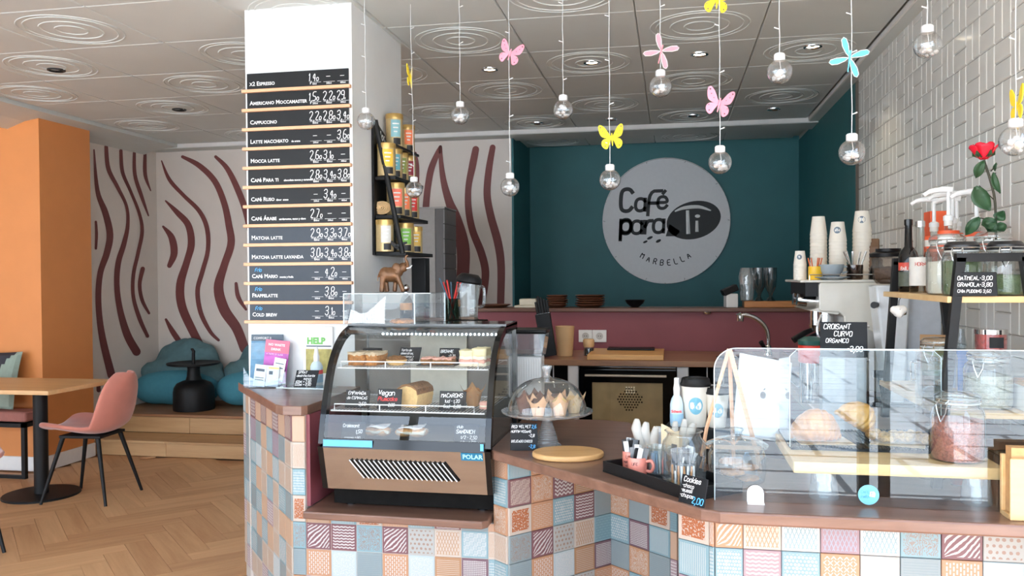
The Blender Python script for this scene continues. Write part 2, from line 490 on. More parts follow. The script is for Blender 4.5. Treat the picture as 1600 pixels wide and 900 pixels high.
# lower border round the tray (faces of the step catch the daylight)
bd = MB()
bd.box(-4.95, XR, 7.065, YB, 2.672, 2.74)
bd.box(1.095, XR, WY, 7.065, 2.682, 2.74)
bd.prismy([(-4.95, 2.60), (-4.80, 2.652), (-4.66, 2.674), (-4.525, 2.682), (-4.525, 2.74), (-4.95, 2.74)], WY, 7.065)
bd.box(-1.39, XR, YB, 7.39, 2.672, 2.74)
bd.build('border', M_ceil, ceil_ob)
MB().box(-4.525, 1.095, 7.052, 7.066, 2.676, 2.712).build('moulding', M_trim, ceil_ob)
MB().box(1.086, 1.097, WY, 7.066, 2.684, 2.712).build('moulding', M_trim, ceil_ob)
# walls
wb = struct(MB().box(-1.5, XR+.2, YN, YN+.15, 0, 2.75).build('wall_back', M_teal))
struct(MB().box(-1.39, -1.375, YB+.01, YN, 0, 2.75).build('wall_left_niche', M_teal))
struct(MB().box(-1.39, -1.372, YB, YB+.012, 0, 2.75).build('trim_1', M_teal))
ws = struct(MB().box(-5.2, -1.391, YB, YB+.15, 0, 2.75).build('wall_back_alcove', M_plaster))
wl = struct(MB().box(XL-.15, XL, 5.9, YB, 0, 2.75).build('wall_left', M_plaster))
op = struct(MB().box(-9, -4.68, 5.50, 6.06, 0, 2.72).build('pillar_orange', M_orange))
struct(MB().prism([(-9, 5.485), (-4.665, 5.485), (-4.665, 6.06), (-4.68, 6.06), (-4.68, 5.5), (-9, 5.5)], 0, .11).build('baseboard_left', M_trim, bevel=.004))
RY0 = 1.95     # the tiled wall ends here; a side window follows
wr = struct(MB().box(XR, XR+.15, RY0, 8.3, 0, 2.75).build('wall_right', M_plaster))
w2 = struct(MB().box(XR, XR+.15, WY-.2, RY0, 2.50, 2.75).build('window_2', M_white))
for y in (RY0-.02, WY): MB().box(XR+.04, XR+.10, y-.02, y+.02, 0, 2.5).build('mullion', M_black, w2)
MB().box(XR+.04, XR+.10, WY, RY0, 0, .06).build('sill', M_black, w2)
MB().box(XR-.004, XR, 5.70, YN, 0, 2.70).build('teal_paint_field', M_teal, wr)
# glossy basket-weave wall tiles, each bevelled and slightly proud
M_wtile = mat('glossy_white_tile', srgb(234, 234, 228), 0.12, var=0.03, scale=6, coat=0.3)
M_wgrout = mat('wall_tile_grout', srgb(120, 112, 104), 0.8)
MB().box(XR-.003, XR, RY0, 5.70, 0.0, 2.70).build('grout', M_wgrout, wr)
def tile_mesh(name, w, h):
    b_ = .0055; t = .011; e = .0009
    return MB().add([(0,-w/2+e,-h/2+e),(0,w/2-e,-h/2+e),(0,w/2-e,h/2-e),(0,-w/2+e,h/2-e),
                     (-t*.6,-w/2+e,-h/2+e),(-t*.6,w/2-e,-h/2+e),(-t*.6,w/2-e,h/2-e),(-t*.6,-w/2+e,h/2-e),
                     (-t,-w/2+b_,-h/2+b_),(-t,w/2-b_,-h/2+b_),(-t,w/2-b_,h/2-b_),(-t,-w/2+b_,h/2-b_)],
        [(0,1,5,4),(1,2,6,5),(2,3,7,6),(3,0,4,7),(4,5,9,8),(5,6,10,9),(6,7,11,10),(7,4,8,11),(8,9,10,11)]).mesh(name, M_wtile)
TM = .1495
tH, tV = tile_mesh('tile_flat', TM, TM/2), tile_mesh('tile_upright', TM/2, TM)
zg = at(1320+1215/5.625, 485/5.625, X=XR).z; yg = at(1320+1215/5.625, 100, X=XR).y
cells = []
for a in range(-30, 32):
    for c in range(-14, 4):
        y0, z0 = yg+a*TM, zg+c*TM
        if y0+TM > 5.71 or y0 < RY0 or z0 < .5 or z0 > 2.68: continue
        cells.append((y0, z0, (a+c) % 2))
cells.sort(key=lambda q: (q[0]-2.9)**2*.5+(q[1]-1.8)**2)
rest = MB(); n_t = 0
for y0, z0, kind in cells:
    h = min(TM, 2.70-z0)
    sub = [(y0+TM/2, z0+TM/4, tH), (y0+TM/2, z0+TM*.75, tH)] if kind else [(y0+TM/4, z0+TM/2, tV), (y0+TM*.75, z0+TM/2, tV)]
    for yy, zz, me in sub:
        hh = TM/4 if me is tH else TM/2; k_ = 1.0
        if zz-hh > 2.675: continue
        if zz+hh > 2.685: k_ = (2.685-(zz-hh))/(2*hh); zz = (2.685+zz-hh)/2
        if n_t < 300 and y0 > 2.0:
            ob = link('tile', me, wr, (XR-.002, yy, zz)); ob.scale.z = k_; n_t += 1
        else:
            rest.add([(v.co.x+XR-.002, v.co.y+yy, v.co.z*k_+zz) for v in me.vertices], [tuple(p.vertices) for p in me.polygons])
ob = rest.build('far_tiles', M_wtile, wr); ob['kind'] = 'stuff'
# burgundy mural stripes: thin painted bands following the wall
def stripe(pts, parent, X=None, Y=None, crop=None):
    ox, oy, sc = crop; mb = MB(); P = []
    for (x, y, w) in pts: P.append((ox+x/sc, oy+y/sc, w/sc))
    Q = curve_pts([(a, c, w) for a, c, w in P], 6)
    L = []; Rr = []
    for i, q in enumerate(Q):
        t = Q[min(i+1, len(Q)-1)]-Q[max(i-1, 0)]; t = Vector((t.x, t.y)).normalized(); nrm = Vector((-t.y, t.x))
        L.append((q.x+nrm.x*q.z/2, q.y+nrm.y*q.z/2)); Rr.append((q.x-nrm.x*q.z/2, q.y-nrm.y*q.z/2))
    def end(q, d, w):
        out = []
        for k in range(1, 6):
            a = math.pi*k/6; out.append((q.x+d.x*math.sin(a)*w/2+(-d.y)*math.cos(a)*w/2, q.y+d.y*math.sin(a)*w/2+d.x*math.cos(a)*w/2))
        return out
    d1 = Vector((Q[-1].x-Q[-2].x, Q[-1].y-Q[-2].y)).normalized(); d0 = Vector((Q[0].x-Q[1].x, Q[0].y-Q[1].y)).normalized()
    def f3(p): v = at(p[0], p[1], X=X, Y=Y); return (v.x, v.y, v.z)
    vs = [f3(p) for p in L]+[f3(p) for p in Rr]; n = len(L)
    mb.add(vs, [(i, i+1, n+i+1, n+i) for i in range(n-1)])
    e1 = end(Q[-1], d1, Q[-1].z); mb.add([f3(p) for p in [L[-1]]+e1+[Rr[-1]]], [tuple(range(7))])
    e0 = end(Q[0], d0, Q[0].z); mb.add([f3(p) for p in [Rr[0]]+e0+[L[0]]], [tuple(range(7))])
    mb.build('stripe', M_stripe, parent)
CA = (140, 200, 2.0455); CB = (540, 160, 2.646)
for s_ in ([(14,70,5),(25,200,14),(50,270,20),(65,340,22),(55,400,21),(35,460,19),(28,530,19),(32,610,20),(45,690,23),(70,790,26)],
           [(53,60,12),(60,130,14),(90,190,12),(118,250,10),(122,310,12),(110,370,16),(92,430,18),(87,500,18),(97,580,20),(120,660,25),(150,715,27)],
           [(100,73,11),(105,140,12),(130,200,10),(158,270,10),(168,330,12),(155,400,12),(140,470,12),(140,540,12),(160,610,14),(185,665,11)],
           [(143,80,10),(145,150,12),(165,215,12),(188,280,5)], [(177,85,10),(178,150,12),(195,200,4)],
           [(170,450,14),(160,500,12),(168,550,12),(190,592,8)], [(20,300,8),(22,340,10),(20,385,8)], [(28,815,12),(29,838,14)]):
    stripe(s_, wl, X=XL+.003, crop=CA)
for s_ in ([(230,105,4),(255,165,12),(300,215,12),(350,265,14),(375,320,15),(378,390,14),(360,460,15),(345,520,15),(355,590,15),(385,650,12),(412,678,9)],
           [(243,233,5),(280,270,17),(315,310,21),(325,370,23),(310,430,22),(290,500,27),(295,570,28),(330,650,27),(370,725,25)],
           [(297,92,10),(350,120,17),(400,170,19),(430,240,20),(445,310,22),(452,370,24),(430,440,24),(412,510,31),(430,580,34),(470,640,32),(495,705,30)],
           [(403,92,10),(440,130,16),(475,200,20),(500,270,20),(520,360,20)], [(235,315,7),(262,350,21),(270,400,23),(255,440,15)],
           [(244,612,8),(265,650,17),(292,690,18)], [(468,497,10),(475,540,14),(500,580,8)]):
    stripe(s_, ws, Y=YB-.003, crop=CA)
for s_ in ([(392,184,14),(378,215,22),(354,275,27),(340,350,27),(332,432,28),(330,480,28)], [(392,184,14),(395,250,19),(406,330,26),(428,410,34),(455,480,46),(484,590,54),(486,690,52),(478,760,50)],
           [(538,194,28),(525,260,30),(508,350,26),(508,440,28),(525,530,30),(560,620,32),(578,700,32),(570,790,30),(560,830,30)],
           [(608,186,24),(592,280,28),(585,380,30),(600,470,32),(630,580,34),(643,680,32),(641,830,30)], [(288,210,12),(296,262,16),(296,330,16)]):
    stripe(s_, ws, Y=YB-.003, crop=CB)
# low burgundy wall behind the worktop with its wooden cap
hw = struct(MB().box(-1.46, XR, 6.16, 6.40, 0, 1.185).build('wall_back_low', M_maroon))
cap = struct(MB().box(-1.50, XR, 6.11, 6.44, 1.185, 1.213).build('trim_2', M_shelfwood, bevel=.004))
# column with the menu
CX0, CX1, CY0, CY1 = -1.965, -1.435, 3.62, 4.33
struct(MB().box(CX0, CX1, CY0, CY1, 0, 2.72).build('pillar_menu', M_white))
# shop front behind the viewpoint: lintel, end walls, mullions, doorless opening
fr = struct(MB().box(-9, XR+.2, WY-.2, WY, 2.62, 3.4).build('wall_front', M_white))
wf = struct(MB().box(-9, XR, WY-.12, WY-.06, 2.56, 2.62).build('window_1', M_black))
for x in (-8.9, -7.4, -5.67, -3.9, -2.15, -.42, 1.14): MB().box(x-.03, x+.03, WY-.12, WY-.06, 0, 2.56).build('mullion', M_black, wf)
MB().box(-9, XR, WY-.12, WY-.06, -.01, .06).build('sill', M_black, wf)
MB().box(-9.2, -9, WY, 8.4, 0, 2.8).build('wall_left_far', M_plaster); struct(COL.objects['wall_left_far'])
# sunlit paving outside
m, n, o = newmat('street_paving'); p = n.nodes.new('ShaderNodeBsdfPrincipled'); n.links.new(p.outputs[0], o.inputs[0])
tc = n.nodes.new('ShaderNodeTexCoord'); bt = n.nodes.new('ShaderNodeTexBrick'); bt.offset = .5
bt.inputs['Scale'].default_value = 1.0; bt.inputs['Brick Width'].default_value = 1.2; bt.inputs['Row Height'].default_value = .6; bt.inputs['Mortar Size'].default_value = .03
bt.inputs['Color1'].default_value = srgb(214, 214, 210); bt.inputs['Color2'].default_value = srgb(196, 198, 196); bt.inputs['Mortar'].default_value = srgb(84, 88, 92)
n.links.new(tc.outputs['Object'], bt.inputs['Vector']); n.links.new(bt.outputs[0], p.inputs['Base Color']); p.inputs['Roughness'].default_value = .8
st = struct(MB().prism([(-30,-40),(30,-40),(30,12),(XR+.15,12),(XR+.15,WY-.2),(-30,WY-.2)], -.3, -.06).build('street_pavement', m))
t = thing('shadow_post', 'slim dark lamp post added on the paving outside to cast a shadow', 'lamp post', (2.1, -2.3, -.06))  # post added to throw a diagonal shadow streak across the paving
MB().lathe([(.09,0),(.09,.25),(.05,.30),(.04,3.6),(.05,3.62)], 16).build('post', M_black, t, True); MB().lathe([(.06,3.62),(.20,3.70),(.20,3.76),(.05,3.95),(.001,3.96)], 20).build('lantern_hood', M_black, t, True)
for x, y in ((-.9, -4.2), (2.3, -5.2)):  # added bollards, there for the shadows they cast on the paving
    t = thing('shadow_bollard', 'bollard added on the paving outside to cast a shadow, %s' % ('nearer the door' if x < 0 else 'farther along the street'), 'bollard', (x, y, -.06), group='bollards added for their shadows')
    MB().lathe([(.07,0),(.07,.04),(.05,.05),(.05,.9),(.058,.91),(.058,.96),(.0,.98)], 16, cap=(True, False)).build('post', M_black, t, True)
# ================================================================== COUNTER
T = .105
M_cgrout = mat('counter_grout', srgb(190, 180, 170), 0.8)
def tilemat(name, ca, cb, kind, amt=0.85, border=0.07):
    m, n, o = newmat('tile_'+name)
    ca, cb = [tuple(c*.70 for c in q[:3])+(1,) for q in (ca, cb)]     # both tile colours toned down evenly against overexposure
    p = n.nodes.new('ShaderNodeBsdfPrincipled'); n.links.new(p.outputs[0], o.inputs[0]); p.inputs['Roughness'].default_value = .38
    tc = n.nodes.new('ShaderNodeTexCoord'); sx = n.nodes.new('ShaderNodeSeparateXYZ'); n.links.new(tc.outputs['Generated'], sx.inputs[0])
    x, z = sx.outputs[0], sx.outputs[2]
    cb_ = n.nodes.new('ShaderNodeCombineXYZ'); n.links.new(x, cb_.inputs[0]); n.links.new(z, cb_.inputs[1]); v = cb_.outputs[0]
    nz = n.nodes.new('ShaderNodeTexNoise'); nz.inputs['Scale'].default_value = 6; nz.inputs['Detail'].default_value = 3; n.links.new(v, nz.inputs['Vector'])
    nzc = mth(n, 'SUBTRACT', nz.outputs[0], .5)
    def lines(co, k, wob=0.0, duty=.5):
        c = co if not wob else mth(n, 'ADD', co, mth(n, 'MULTIPLY', nzc, wob))
        return mth(n, 'LESS_THAN', mth(n, 'FRACT', mth(n, 'MULTIPLY', c, k)), duty)
    if kind == 'waves':      # horizontal zigzag bands
        zz = mth(n, 'ABSOLUTE', mth(n, 'SUBTRACT', mth(n, 'FRACT', mth(n, 'MULTIPLY', x, 6)), .5))
        f = lines(mth(n, 'ADD', mth(n, 'ADD', z, mth(n, 'MULTIPLY', zz, .06)), mth(n, 'MULTIPLY', nzc, .04)), 9, duty=.45)
    elif kind == 'zigzag':
        zz = mth(n, 'ABSOLUTE', mth(n, 'SUBTRACT', mth(n, 'FRACT', mth(n, 'MULTIPLY', x, 5)), .5))
        f = lines(mth(n, 'ADD', z, mth(n, 'MULTIPLY', zz, .18)), 7, duty=.5)
    elif kind == 'grain': f = lines(x, 11, .55, .45)
    elif kind == 'vgrain':
        f = lines(mth(n, 'ADD', x, mth(n, 'MULTIPLY', mth(n, 'SINE', mth(n, 'MULTIPLY', z, 18)), .025)), 13, .12, .5)
    elif kind == 'hlines': f = lines(z, 14, .02, .4)
    elif kind == 'vlines': f = lines(x, 16, .02, .4)
    elif kind == 'grid':
        f = mth(n, 'MULTIPLY', lines(x, 15, .02, .72), lines(z, 15, .02, .72))
    elif kind == 'leaf':
        dx = mth(n, 'ADD', x, .12); dz = mth(n, 'ADD', z, .05)
        an = mth(n, 'ARCTAN2', dz, dx); ra = mth(n, 'SQRT', mth(n, 'ADD', mth(n, 'MULTIPLY', dx, dx), mth(n, 'MULTIPLY', dz, dz)))
        bend = mth(n, 'MULTIPLY', mth(n, 'SINE', mth(n, 'MULTIPLY', ra, 3.0)), mth(n, 'MULTIPLY', mth(n, 'SUBTRACT', an, .75), .55))
        f = lines(mth(n, 'ADD', mth(n, 'SUBTRACT', an, bend), mth(n, 'MULTIPLY', nzc, .05)), 8.5, duty=.42)
    elif kind in ('brick', 'dash', 'weave', 'hdash'):
        bt = n.nodes.new('ShaderNodeTexBrick'); v2 = v
        if kind == 'dash':
            c2 = n.nodes.new('ShaderNodeCombineXYZ'); n.links.new(z, c2.inputs[0]); n.links.new(x, c2.inputs[1]); v2 = c2.outputs[0]
        n.links.new(v2, bt.inputs['Vector']); bt.inputs['Scale'].default_value = 1
        w, h, ms = {'brick': (.2, .1, .012), 'dash': (.17, .085, .024), 'weave': (.15, .15, .012), 'hdash': (.2, .07, .022)}[kind]
        bt.inputs['Brick Width'].default_value = w; bt.inputs['Row Height'].default_value = h; bt.inputs['Mortar Size'].default_value = ms
        bt.inputs['Color1'].default_value = bt.inputs['Color2'].default_value = (1, 1, 1, 1); bt.inputs['Mortar'].default_value = (0, 0, 0, 1)
        f = bt.outputs[0]
        if kind == 'weave':
            ck = n.nodes.new('ShaderNodeTexChecker'); ck.inputs['Scale'].default_value = 1/.15; n.links.new(v, ck.inputs[0])
            ck.inputs[1].default_value = (1, 1, 1, 1); ck.inputs[2].default_value = (0, 0, 0, 1)
            a_ = mth(n, 'MULTIPLY', ck.outputs[1], lines(x, 20, 0, .6)); b_ = mth(n, 'MULTIPLY', mth(n, 'SUBTRACT', 1, ck.outputs[1]), lines(z, 20, 0, .6))
            f = mth(n, 'ADD', a_, b_)
        elif kind == 'brick': f = mth(n, 'SUBTRACT', 1, f)
    elif kind in ('dots', 'bigdots', 'cross'):
        k = {'dots': 10, 'bigdots': 6, 'cross': 6}[kind]
        row = mth(n, 'MULTIPLY', mth(n, 'FRACT', mth(n, 'MULTIPLY', mth(n, 'FLOOR', mth(n, 'MULTIPLY', z, k)), .5)), 1.0)
        fx = mth(n, 'SUBTRACT', mth(n, 'FRACT', mth(n, 'ADD', mth(n, 'MULTIPLY', x, k), row)), .5); fz = mth(n, 'SUBTRACT', mth(n, 'FRACT', mth(n, 'MULTIPLY', z, k)), .5)
        if kind == 'cross':
            ax, az = mth(n, 'ABSOLUTE', fx), mth(n, 'ABSOLUTE', fz)
            f = mth(n, 'MULTIPLY', mth(n, 'LESS_THAN', mth(n, 'ABSOLUTE', mth(n, 'SUBTRACT', ax, az)), .11), mth(n, 'LESS_THAN', ax, .4))
        else:
            d = mth(n, 'SQRT', mth(n, 'ADD', mth(n, 'MULTIPLY', fx, fx), mth(n, 'MULTIPLY', fz, fz)))
            f = mth(n, 'LESS_THAN', mth(n, 'ADD', d, mth(n, 'MULTIPLY', nzc, .5)), .36 if kind == 'dots' else .27)
    elif kind == 'lattice':
        a_ = mth(n, 'ABSOLUTE', mth(n, 'SUBTRACT', mth(n, 'FRACT', mth(n, 'ADD', mth(n, 'MULTIPLY', x, 9), mth(n, 'MULTIPLY', z, 3.6))), .5))
        b_ = mth(n, 'ABSOLUTE', mth(n, 'SUBTRACT', mth(n, 'FRACT', mth(n, 'SUBTRACT', mth(n, 'MULTIPLY', x, 9), mth(n, 'MULTIPLY', z, 3.6))), .5))
        f = mth(n, 'LESS_THAN', mth(n, 'MINIMUM', a_, b_), .13)
    elif kind == 'blotch':
        n2 = n.nodes.new('ShaderNodeTexNoise'); n2.inputs['Scale'].default_value = 17; n2.inputs['Detail'].default_value = 2; n.links.new(v, n2.inputs['Vector'])
        f = mth(n, 'LESS_THAN', n2.outputs[0], .57)
    elif kind == 'speck':
        n2 = n.nodes.new('ShaderNodeTexNoise'); n2.inputs['Scale'].default_value = 24; n2.inputs['Detail'].default_value = 2; n.links.new(v, n2.inputs['Vector'])
        f = mth(n, 'GREATER_THAN', n2.outputs[0], .5)
    else: f = mth(n, 'MULTIPLY', x, 0.0)
    # keep a plain frame round the printed motif
    ex = mth(n, 'ABSOLUTE', mth(n, 'SUBTRACT', x, .5)); ez = mth(n, 'ABSOLUTE', mth(n, 'SUBTRACT', z, .5))
    ins = mth(n, 'LESS_THAN', mth(n, 'MAXIMUM', ex, ez), .5-border)
    f = mth(n, 'MULTIPLY', mth(n, 'MULTIPLY', f, ins), amt)
    base = mixc(n, mth(n, 'MULTIPLY', nz.outputs[0], .5), ca, tuple(c*.86 for c in ca[:3])+(1,))
    n.links.new(mixc(n, f, base, cb), p.inputs['Base Color'])
    return m
OR, BL, MV, CRM, GB, WH = srgb(214, 162, 126), srgb(150, 186, 196), srgb(140, 96, 102), srgb(224, 210, 196), srgb(158, 174, 178), srgb(236, 234, 230)
TAN = srgb(196, 150, 112); RUST = srgb(190, 104, 52); GR = srgb(196, 198, 194); BRN = srgb(168, 120, 90); BB = srgb(120, 160, 172)
TM_ = {k: tilemat(k, *v) for k, v in {
    'leaf_mauve': (MV, WH, 'leaf'), 'leaf_tan': (OR, WH, 'leaf'), 'waves_mauve': (MV, WH, 'waves'), 'waves_lilac': (srgb(186,160,168), WH, 'waves'),
    'grain_blue': (BL, BRN, 'grain', .6), 'dots_grey': (GR, BRN, 'bigdots', .7), 'lattice_tan': (CRM, TAN, 'lattice'), 'weave_blue': (BL, WH, 'weave', .75),
    'dash_orange': (OR, WH, 'dash'), 'speck_white': (srgb(206,222,226), WH, 'speck', .6), 'lines_grey': (GB, srgb(136,158,166), 'hlines', .5), 'lines_tan': (TAN, CRM, 'hlines', .7),
    'grid_lilac': (srgb(134,104,116), WH, 'grid'), 'grid_white': (GR, WH, 'grid', .8), 'vgrain_cream': (CRM, TAN, 'vgrain', .6), 'dots_teal': (BL, WH, 'dots', .7),
    'weave_mauve': (MV, CRM, 'weave'), 'grain_orange': (OR, CRM, 'grain'), 'zigzag_mauve': (MV, WH, 'zigzag'), 'hdash_orange': (OR, CRM, 'hdash', .7),
    'blotch_rust': (CRM, RUST, 'blotch', .95, .12), 'plain_grey': (GB, GB, 'none'), 'plain_tan': (TAN, TAN, 'none'), 'brick_blue': (BL, BB, 'brick'),
    'lattice_blue': (WH, BL, 'lattice', .95), 'lattice_lilac': (srgb(178,150,160), srgb(170,178,196), 'lattice', .9), 'cross_orange': (OR, WH, 'cross'), 'vlines_blue': (BL, WH, 'vlines', .6),
    'dots_cyan': (BL, WH, 'dots', .9), 'plain_peach': (srgb(224,186,156), CRM, 'vlines', .3), 'grain_grey': (GB, BRN, 'grain', .5), 'dash_blue': (BL, srgb(90,112,124), 'dash', .7)}.items()}
TMe = {}
def tmesh(key, w):
    k = (key, round(w, 3))
    if k not in TMe:
        b_ = .0022; t = .007; g_ = .0007; h = T
        TMe[k] = MB().add([(-w/2+g_,0,-h/2+g_),(w/2-g_,0,-h/2+g_),(w/2-g_,0,h/2-g_),(-w/2+g_,0,h/2-g_),
            (-w/2+g_,-t*.7,-h/2+g_),(w/2-g_,-t*.7,-h/2+g_),(w/2-g_,-t*.7,h/2-g_),(-w/2+g_,-t*.7,h/2-g_),
            (-w/2+b_,-t,-h/2+b_),(w/2-b_,-t,-h/2+b_),(w/2-b_,-t,h/2-b_),(-w/2+b_,-t,h/2-b_)],
            [(3,2,1,0),(0,1,5,4),(1,2,6,5),(2,3,7,6),(3,0,4,7),(4,5,9,8),(5,6,10,9),(6,7,11,10),(7,4,8,11),(8,9,10,11)]).mesh('tile_'+key, TM_[key])
    return TMe[k]
KEYS = list(TM_)
rt = random.Random(11)
def tile_face(parent, p0, p1, z0, ztop, given=None, first=None, wide=T, pool=None):
    """tiles along p0->p1 (outside on the viewer's hand), rows upward from z0; given[row][col] names the motif, rows counted from the top"""
    d = Vector((p1[0]-p0[0], p1[1]-p0[1])); L = d.length; d.normalize(); rz = math.atan2(d.y, d.x)
    rows = [z0+k*T for k in range(int((ztop-z0)/T)+1)]
    rows = [z for z in rows if z < ztop-.01]
    for ri, z in enumerate(rows):
        fromtop = len(rows)-1-ri; s = 0.0; ci = 0
        while s < L-.004:
            w = min(wide if not (ci == 0 and first) else first, L-s)
            key = None
            if given and fromtop < len(given) and ci < len(given[fromtop]): key = given[fromtop][ci]
            if not key: key = rt.choice(pool or KEYS)
            me = tmesh(key, w); hh = min(T, ztop-z)
            ob = link('tile', me, parent, (p0[0]+d.x*(s+w/2), p0[1]+d.y*(s+w/2), z+hh/2), rz)
            if hh < T-.001: ob.scale.z = hh/T
            s += w; ci += 1
Z2 = 1.45-9.15*T          # a course line shared by the whole long base
zlow = Z2-4*T
# --- long base: raised corner, bay under the cake display, angled recess
cb = thing('tiled_counter', 'patchwork tiled counter base under the cake display and the angled bar top', 'counter')
ZL, ZS, ZM = .95, .55, .81
PA, PB, PC2, PD = (-2.05, 3.73), (-1.475, 3.055), (-1.42, 3.055), (-1.42, 3.6)
core = MB()
core.prism([PA, PB, PC2, (-1.42, 3.615), (-1.966, 3.615), (-1.968, 3.73)], 0, ZL-.038)
core.prism([(-1.42, 3.05), (-.66, 3.05), (-.66, 3.60), (-1.42, 3.60)], 0, ZS-.03)
core.prism([(-.66, 3.05), (-.60, 3.005), (-.248, 3.38), (.018, 3.16), (.018, 3.30), (-.5, 3.62), (-.66, 3.62)], 0, ZM-.036)
core.build('base_core', M_cgrout, cb)
MB().box(-1.42, -1.405, 3.062, 3.62, ZS, ZL-.038).build('maroon_side', M_maroon, cb)
gl = [[None, 'plain_peach', 'zigzag_mauve', 'plain_peach', 'weave_mauve', 'plain_peach', 'zigzag_mauve', 'plain_peach', 'weave_mauve'],
      ['vgrain_cream', 'plain_grey', 'lattice_lilac', 'plain_grey', 'plain_peach', 'vlines_blue', 'lattice_lilac', 'lines_grey', 'vgrain_cream']]
tile_face(cb, PA, PB, zlow-T*0, ZL-.038, gl, first=.054, pool=['plain_peach','vgrain_cream','lines_grey','plain_grey','speck_white','vlines_blue','plain_peach','vgrain_cream','waves_lilac','dots_teal','weave_blue','lattice_tan'])
tile_face(cb, PB, PC2, zlow, ZL-.038, [['plain_peach'], ['vgrain_cream'], ['dots_teal'], ['blotch_rust'], ['grain_blue'], ['lines_grey']])
tile_face(cb, (-1.42, 3.055), (-.66, 3.055), zlow, ZS-.032,
          [['lines_tan', 'vlines_blue', 'blotch_rust', 'hdash_orange', 'vlines_blue', 'waves_mauve', 'lines_grey', 'hdash_orange'],
           ['leaf_mauve', 'waves_mauve', 'grain_blue', 'leaf_mauve', 'dots_grey', 'lattice_tan', 'weave_blue', 'vgrain_cream'],
           ['dash_orange', 'speck_white', 'lines_grey', 'dash_orange', 'speck_white', 'lines_tan', 'grid_lilac', 'dots_teal']])
tile_face(cb, (-.66, 3.055), (-.60, 3.005), zlow, ZM-.036, [['hdash_orange'], ['dots_teal'], ['grain_orange'], ['vgrain_cream'], ['dots_teal']])
tile_face(cb, (-.60, 3.005), (-.248, 3.38), zlow, ZM-.036,
          [['vlines_blue', 'grain_orange', 'zigzag_mauve', 'lines_tan', 'grain_orange'], ['weave_mauve', 'grain_orange', 'zigzag_mauve', 'lines_tan', 'plain_grey'],
           ['blotch_rust', 'hdash_orange', 'dots_teal', 'waves_mauve', 'plain_grey'], ['grain_grey', 'leaf_mauve', 'dots_grey', 'lattice_tan', 'brick_blue'],
           ['lines_grey', 'dash_orange', 'speck_white', 'lines_tan', 'grid_lilac']])
tile_face(cb, (-.248, 3.38), (.018, 3.154), zlow, ZM-.036,
          [['grain_orange', 'brick_blue', 'lines_tan'], ['vgrain_cream', 'brick_blue', 'dash_blue'], ['grain_orange', 'plain_grey', 'blotch_rust'], ['dots_teal', 'grid_lilac', 'vlines_blue'], ['plain_grey', 'grain_orange', 'lines_grey']])
# --- nearer base on the window side
cb2 = thing('tiled_counter', 'patchwork tiled counter base under the glass pastry screen, beside the white tiled wall', 'counter')
core = MB().prism([(.018, 2.53), (.118, 2.462), (XR-.016, 2.462), (XR-.016, 2.9), (.3, 2.9), (.018, 3.14)], 0, ZM-.036)
core.build('base_core', M_cgrout, cb2)
z3 = .666-4*T
tile_face(cb2, (.018, 2.524), (.118, 2.456), z3, ZM-.036, [['blotch_rust', 'leaf_tan'], ['vlines_blue', 'dots_teal'], ['waves_lilac', 'dots_teal']])
tile_face(cb2, (.118, 2.456), (XR-.016, 2.456), z3, ZM-.036,
          [['leaf_tan', 'lattice_tan', 'lattice_blue', 'lattice_lilac', 'lattice_blue', 'grain_blue', 'leaf_mauve', 'dots_grey', 'weave_blue', 'lines_tan', 'plain_grey'],
           ['dots_cyan', 'waves_lilac', 'dots_teal', 'cross_orange', 'grid_white', 'lines_grey', 'dash_orange', 'speck_white', 'plain_tan', 'grid_lilac', 'dots_teal'],
           ['plain_grey', 'grain_orange', 'grid_lilac', 'brick_blue', 'hdash_orange', 'leaf_mauve', 'plain_tan', 'dots_cyan']], first=.078)
# --- worktops (brown laminate slabs)
def slab(name, label, poly, z0, z1, bev=.006):
    ob = MB().prism(poly, z0, z1).build(name, M_brown, bevel=bev); tag(ob, label, 'countertop'); return ob
slab('leaflet_counter', 'small brown bar top holding the leaflets at the foot of the menu pillar',
     [(-2.065, 3.70), (-2.045, 3.665), (-1.545, 3.055), (-1.50, 3.024), (-1.425, 3.024), (-1.408, 3.05), (-1.408, 3.615), (-2.0, 3.615)], ZL-.037, ZL)
slab('display_ledge', 'low brown ledge carrying the refrigerated cake display', [(-1.404, 2.985), (-.69, 2.965), (-.672, 2.99), (-.668, 3.60), (-1.404, 3.60)], ZS-.03, ZS)
arc = [(.10+.0, 2.305)]
slab('bar_worktop', 'long brown counter top with cake stand, black tray and pastry screen on it',
     [(-.665, 3.005), (-.645, 2.975), (.075, 2.325), (.125, 2.305), (XR-.016, 2.305), (XR-.016, 2.98), (.45, 2.98), (.1, 3.10), (-.10, 3.30), (-.13, 3.55), (-.19, 3.66), (-.30, 3.70), (-.665, 3.70)], ZM-.035, ZM)

# ================================================================== CHALK SIGNS
def chalk_sign(label, loc, rotz, w, h, lean, lines, name='chalk_sign', stand=True, shear=0.0, slant=.14, t=.004):
    """lines: (text, x, z, cap height, material) in sign coordinates, origin bottom left"""
    g_ = thing(name, label, 'sign', loc, rotz)
    M = Matrix.Rotation(-lean, 4, 'X')
    sh = Matrix.Identity(4); sh[0][2] = shear; M = M @ sh
    MB(M).prismy([(-w/2,0),(w/2,0),(w/2,h),(-w/2,h)], 0, t).build('board', M_chalk, g_, bevel=.0012)
    if stand: MB(M).prismx([(t,.004),(t,h*.7),(t+.003,h*.7),(t+.003+h*.32,.004+h*.32*math.sin(lean))], -w*.12, w*.12).build('foot', M_chalk, g_)
    by = {}
    for (s, x, z, hh, mm) in lines: stroke(by.setdefault(mm.name, MB(M)), s, -w/2+x, z, hh, hh*.15, -.0012, slant, .06)
    for k, mb in by.items(): mb.build('lettering', MATS[k], g_)
    return g_
Wc, Bc, Rc = M_chalkw, M_chalkb, M_chalkr

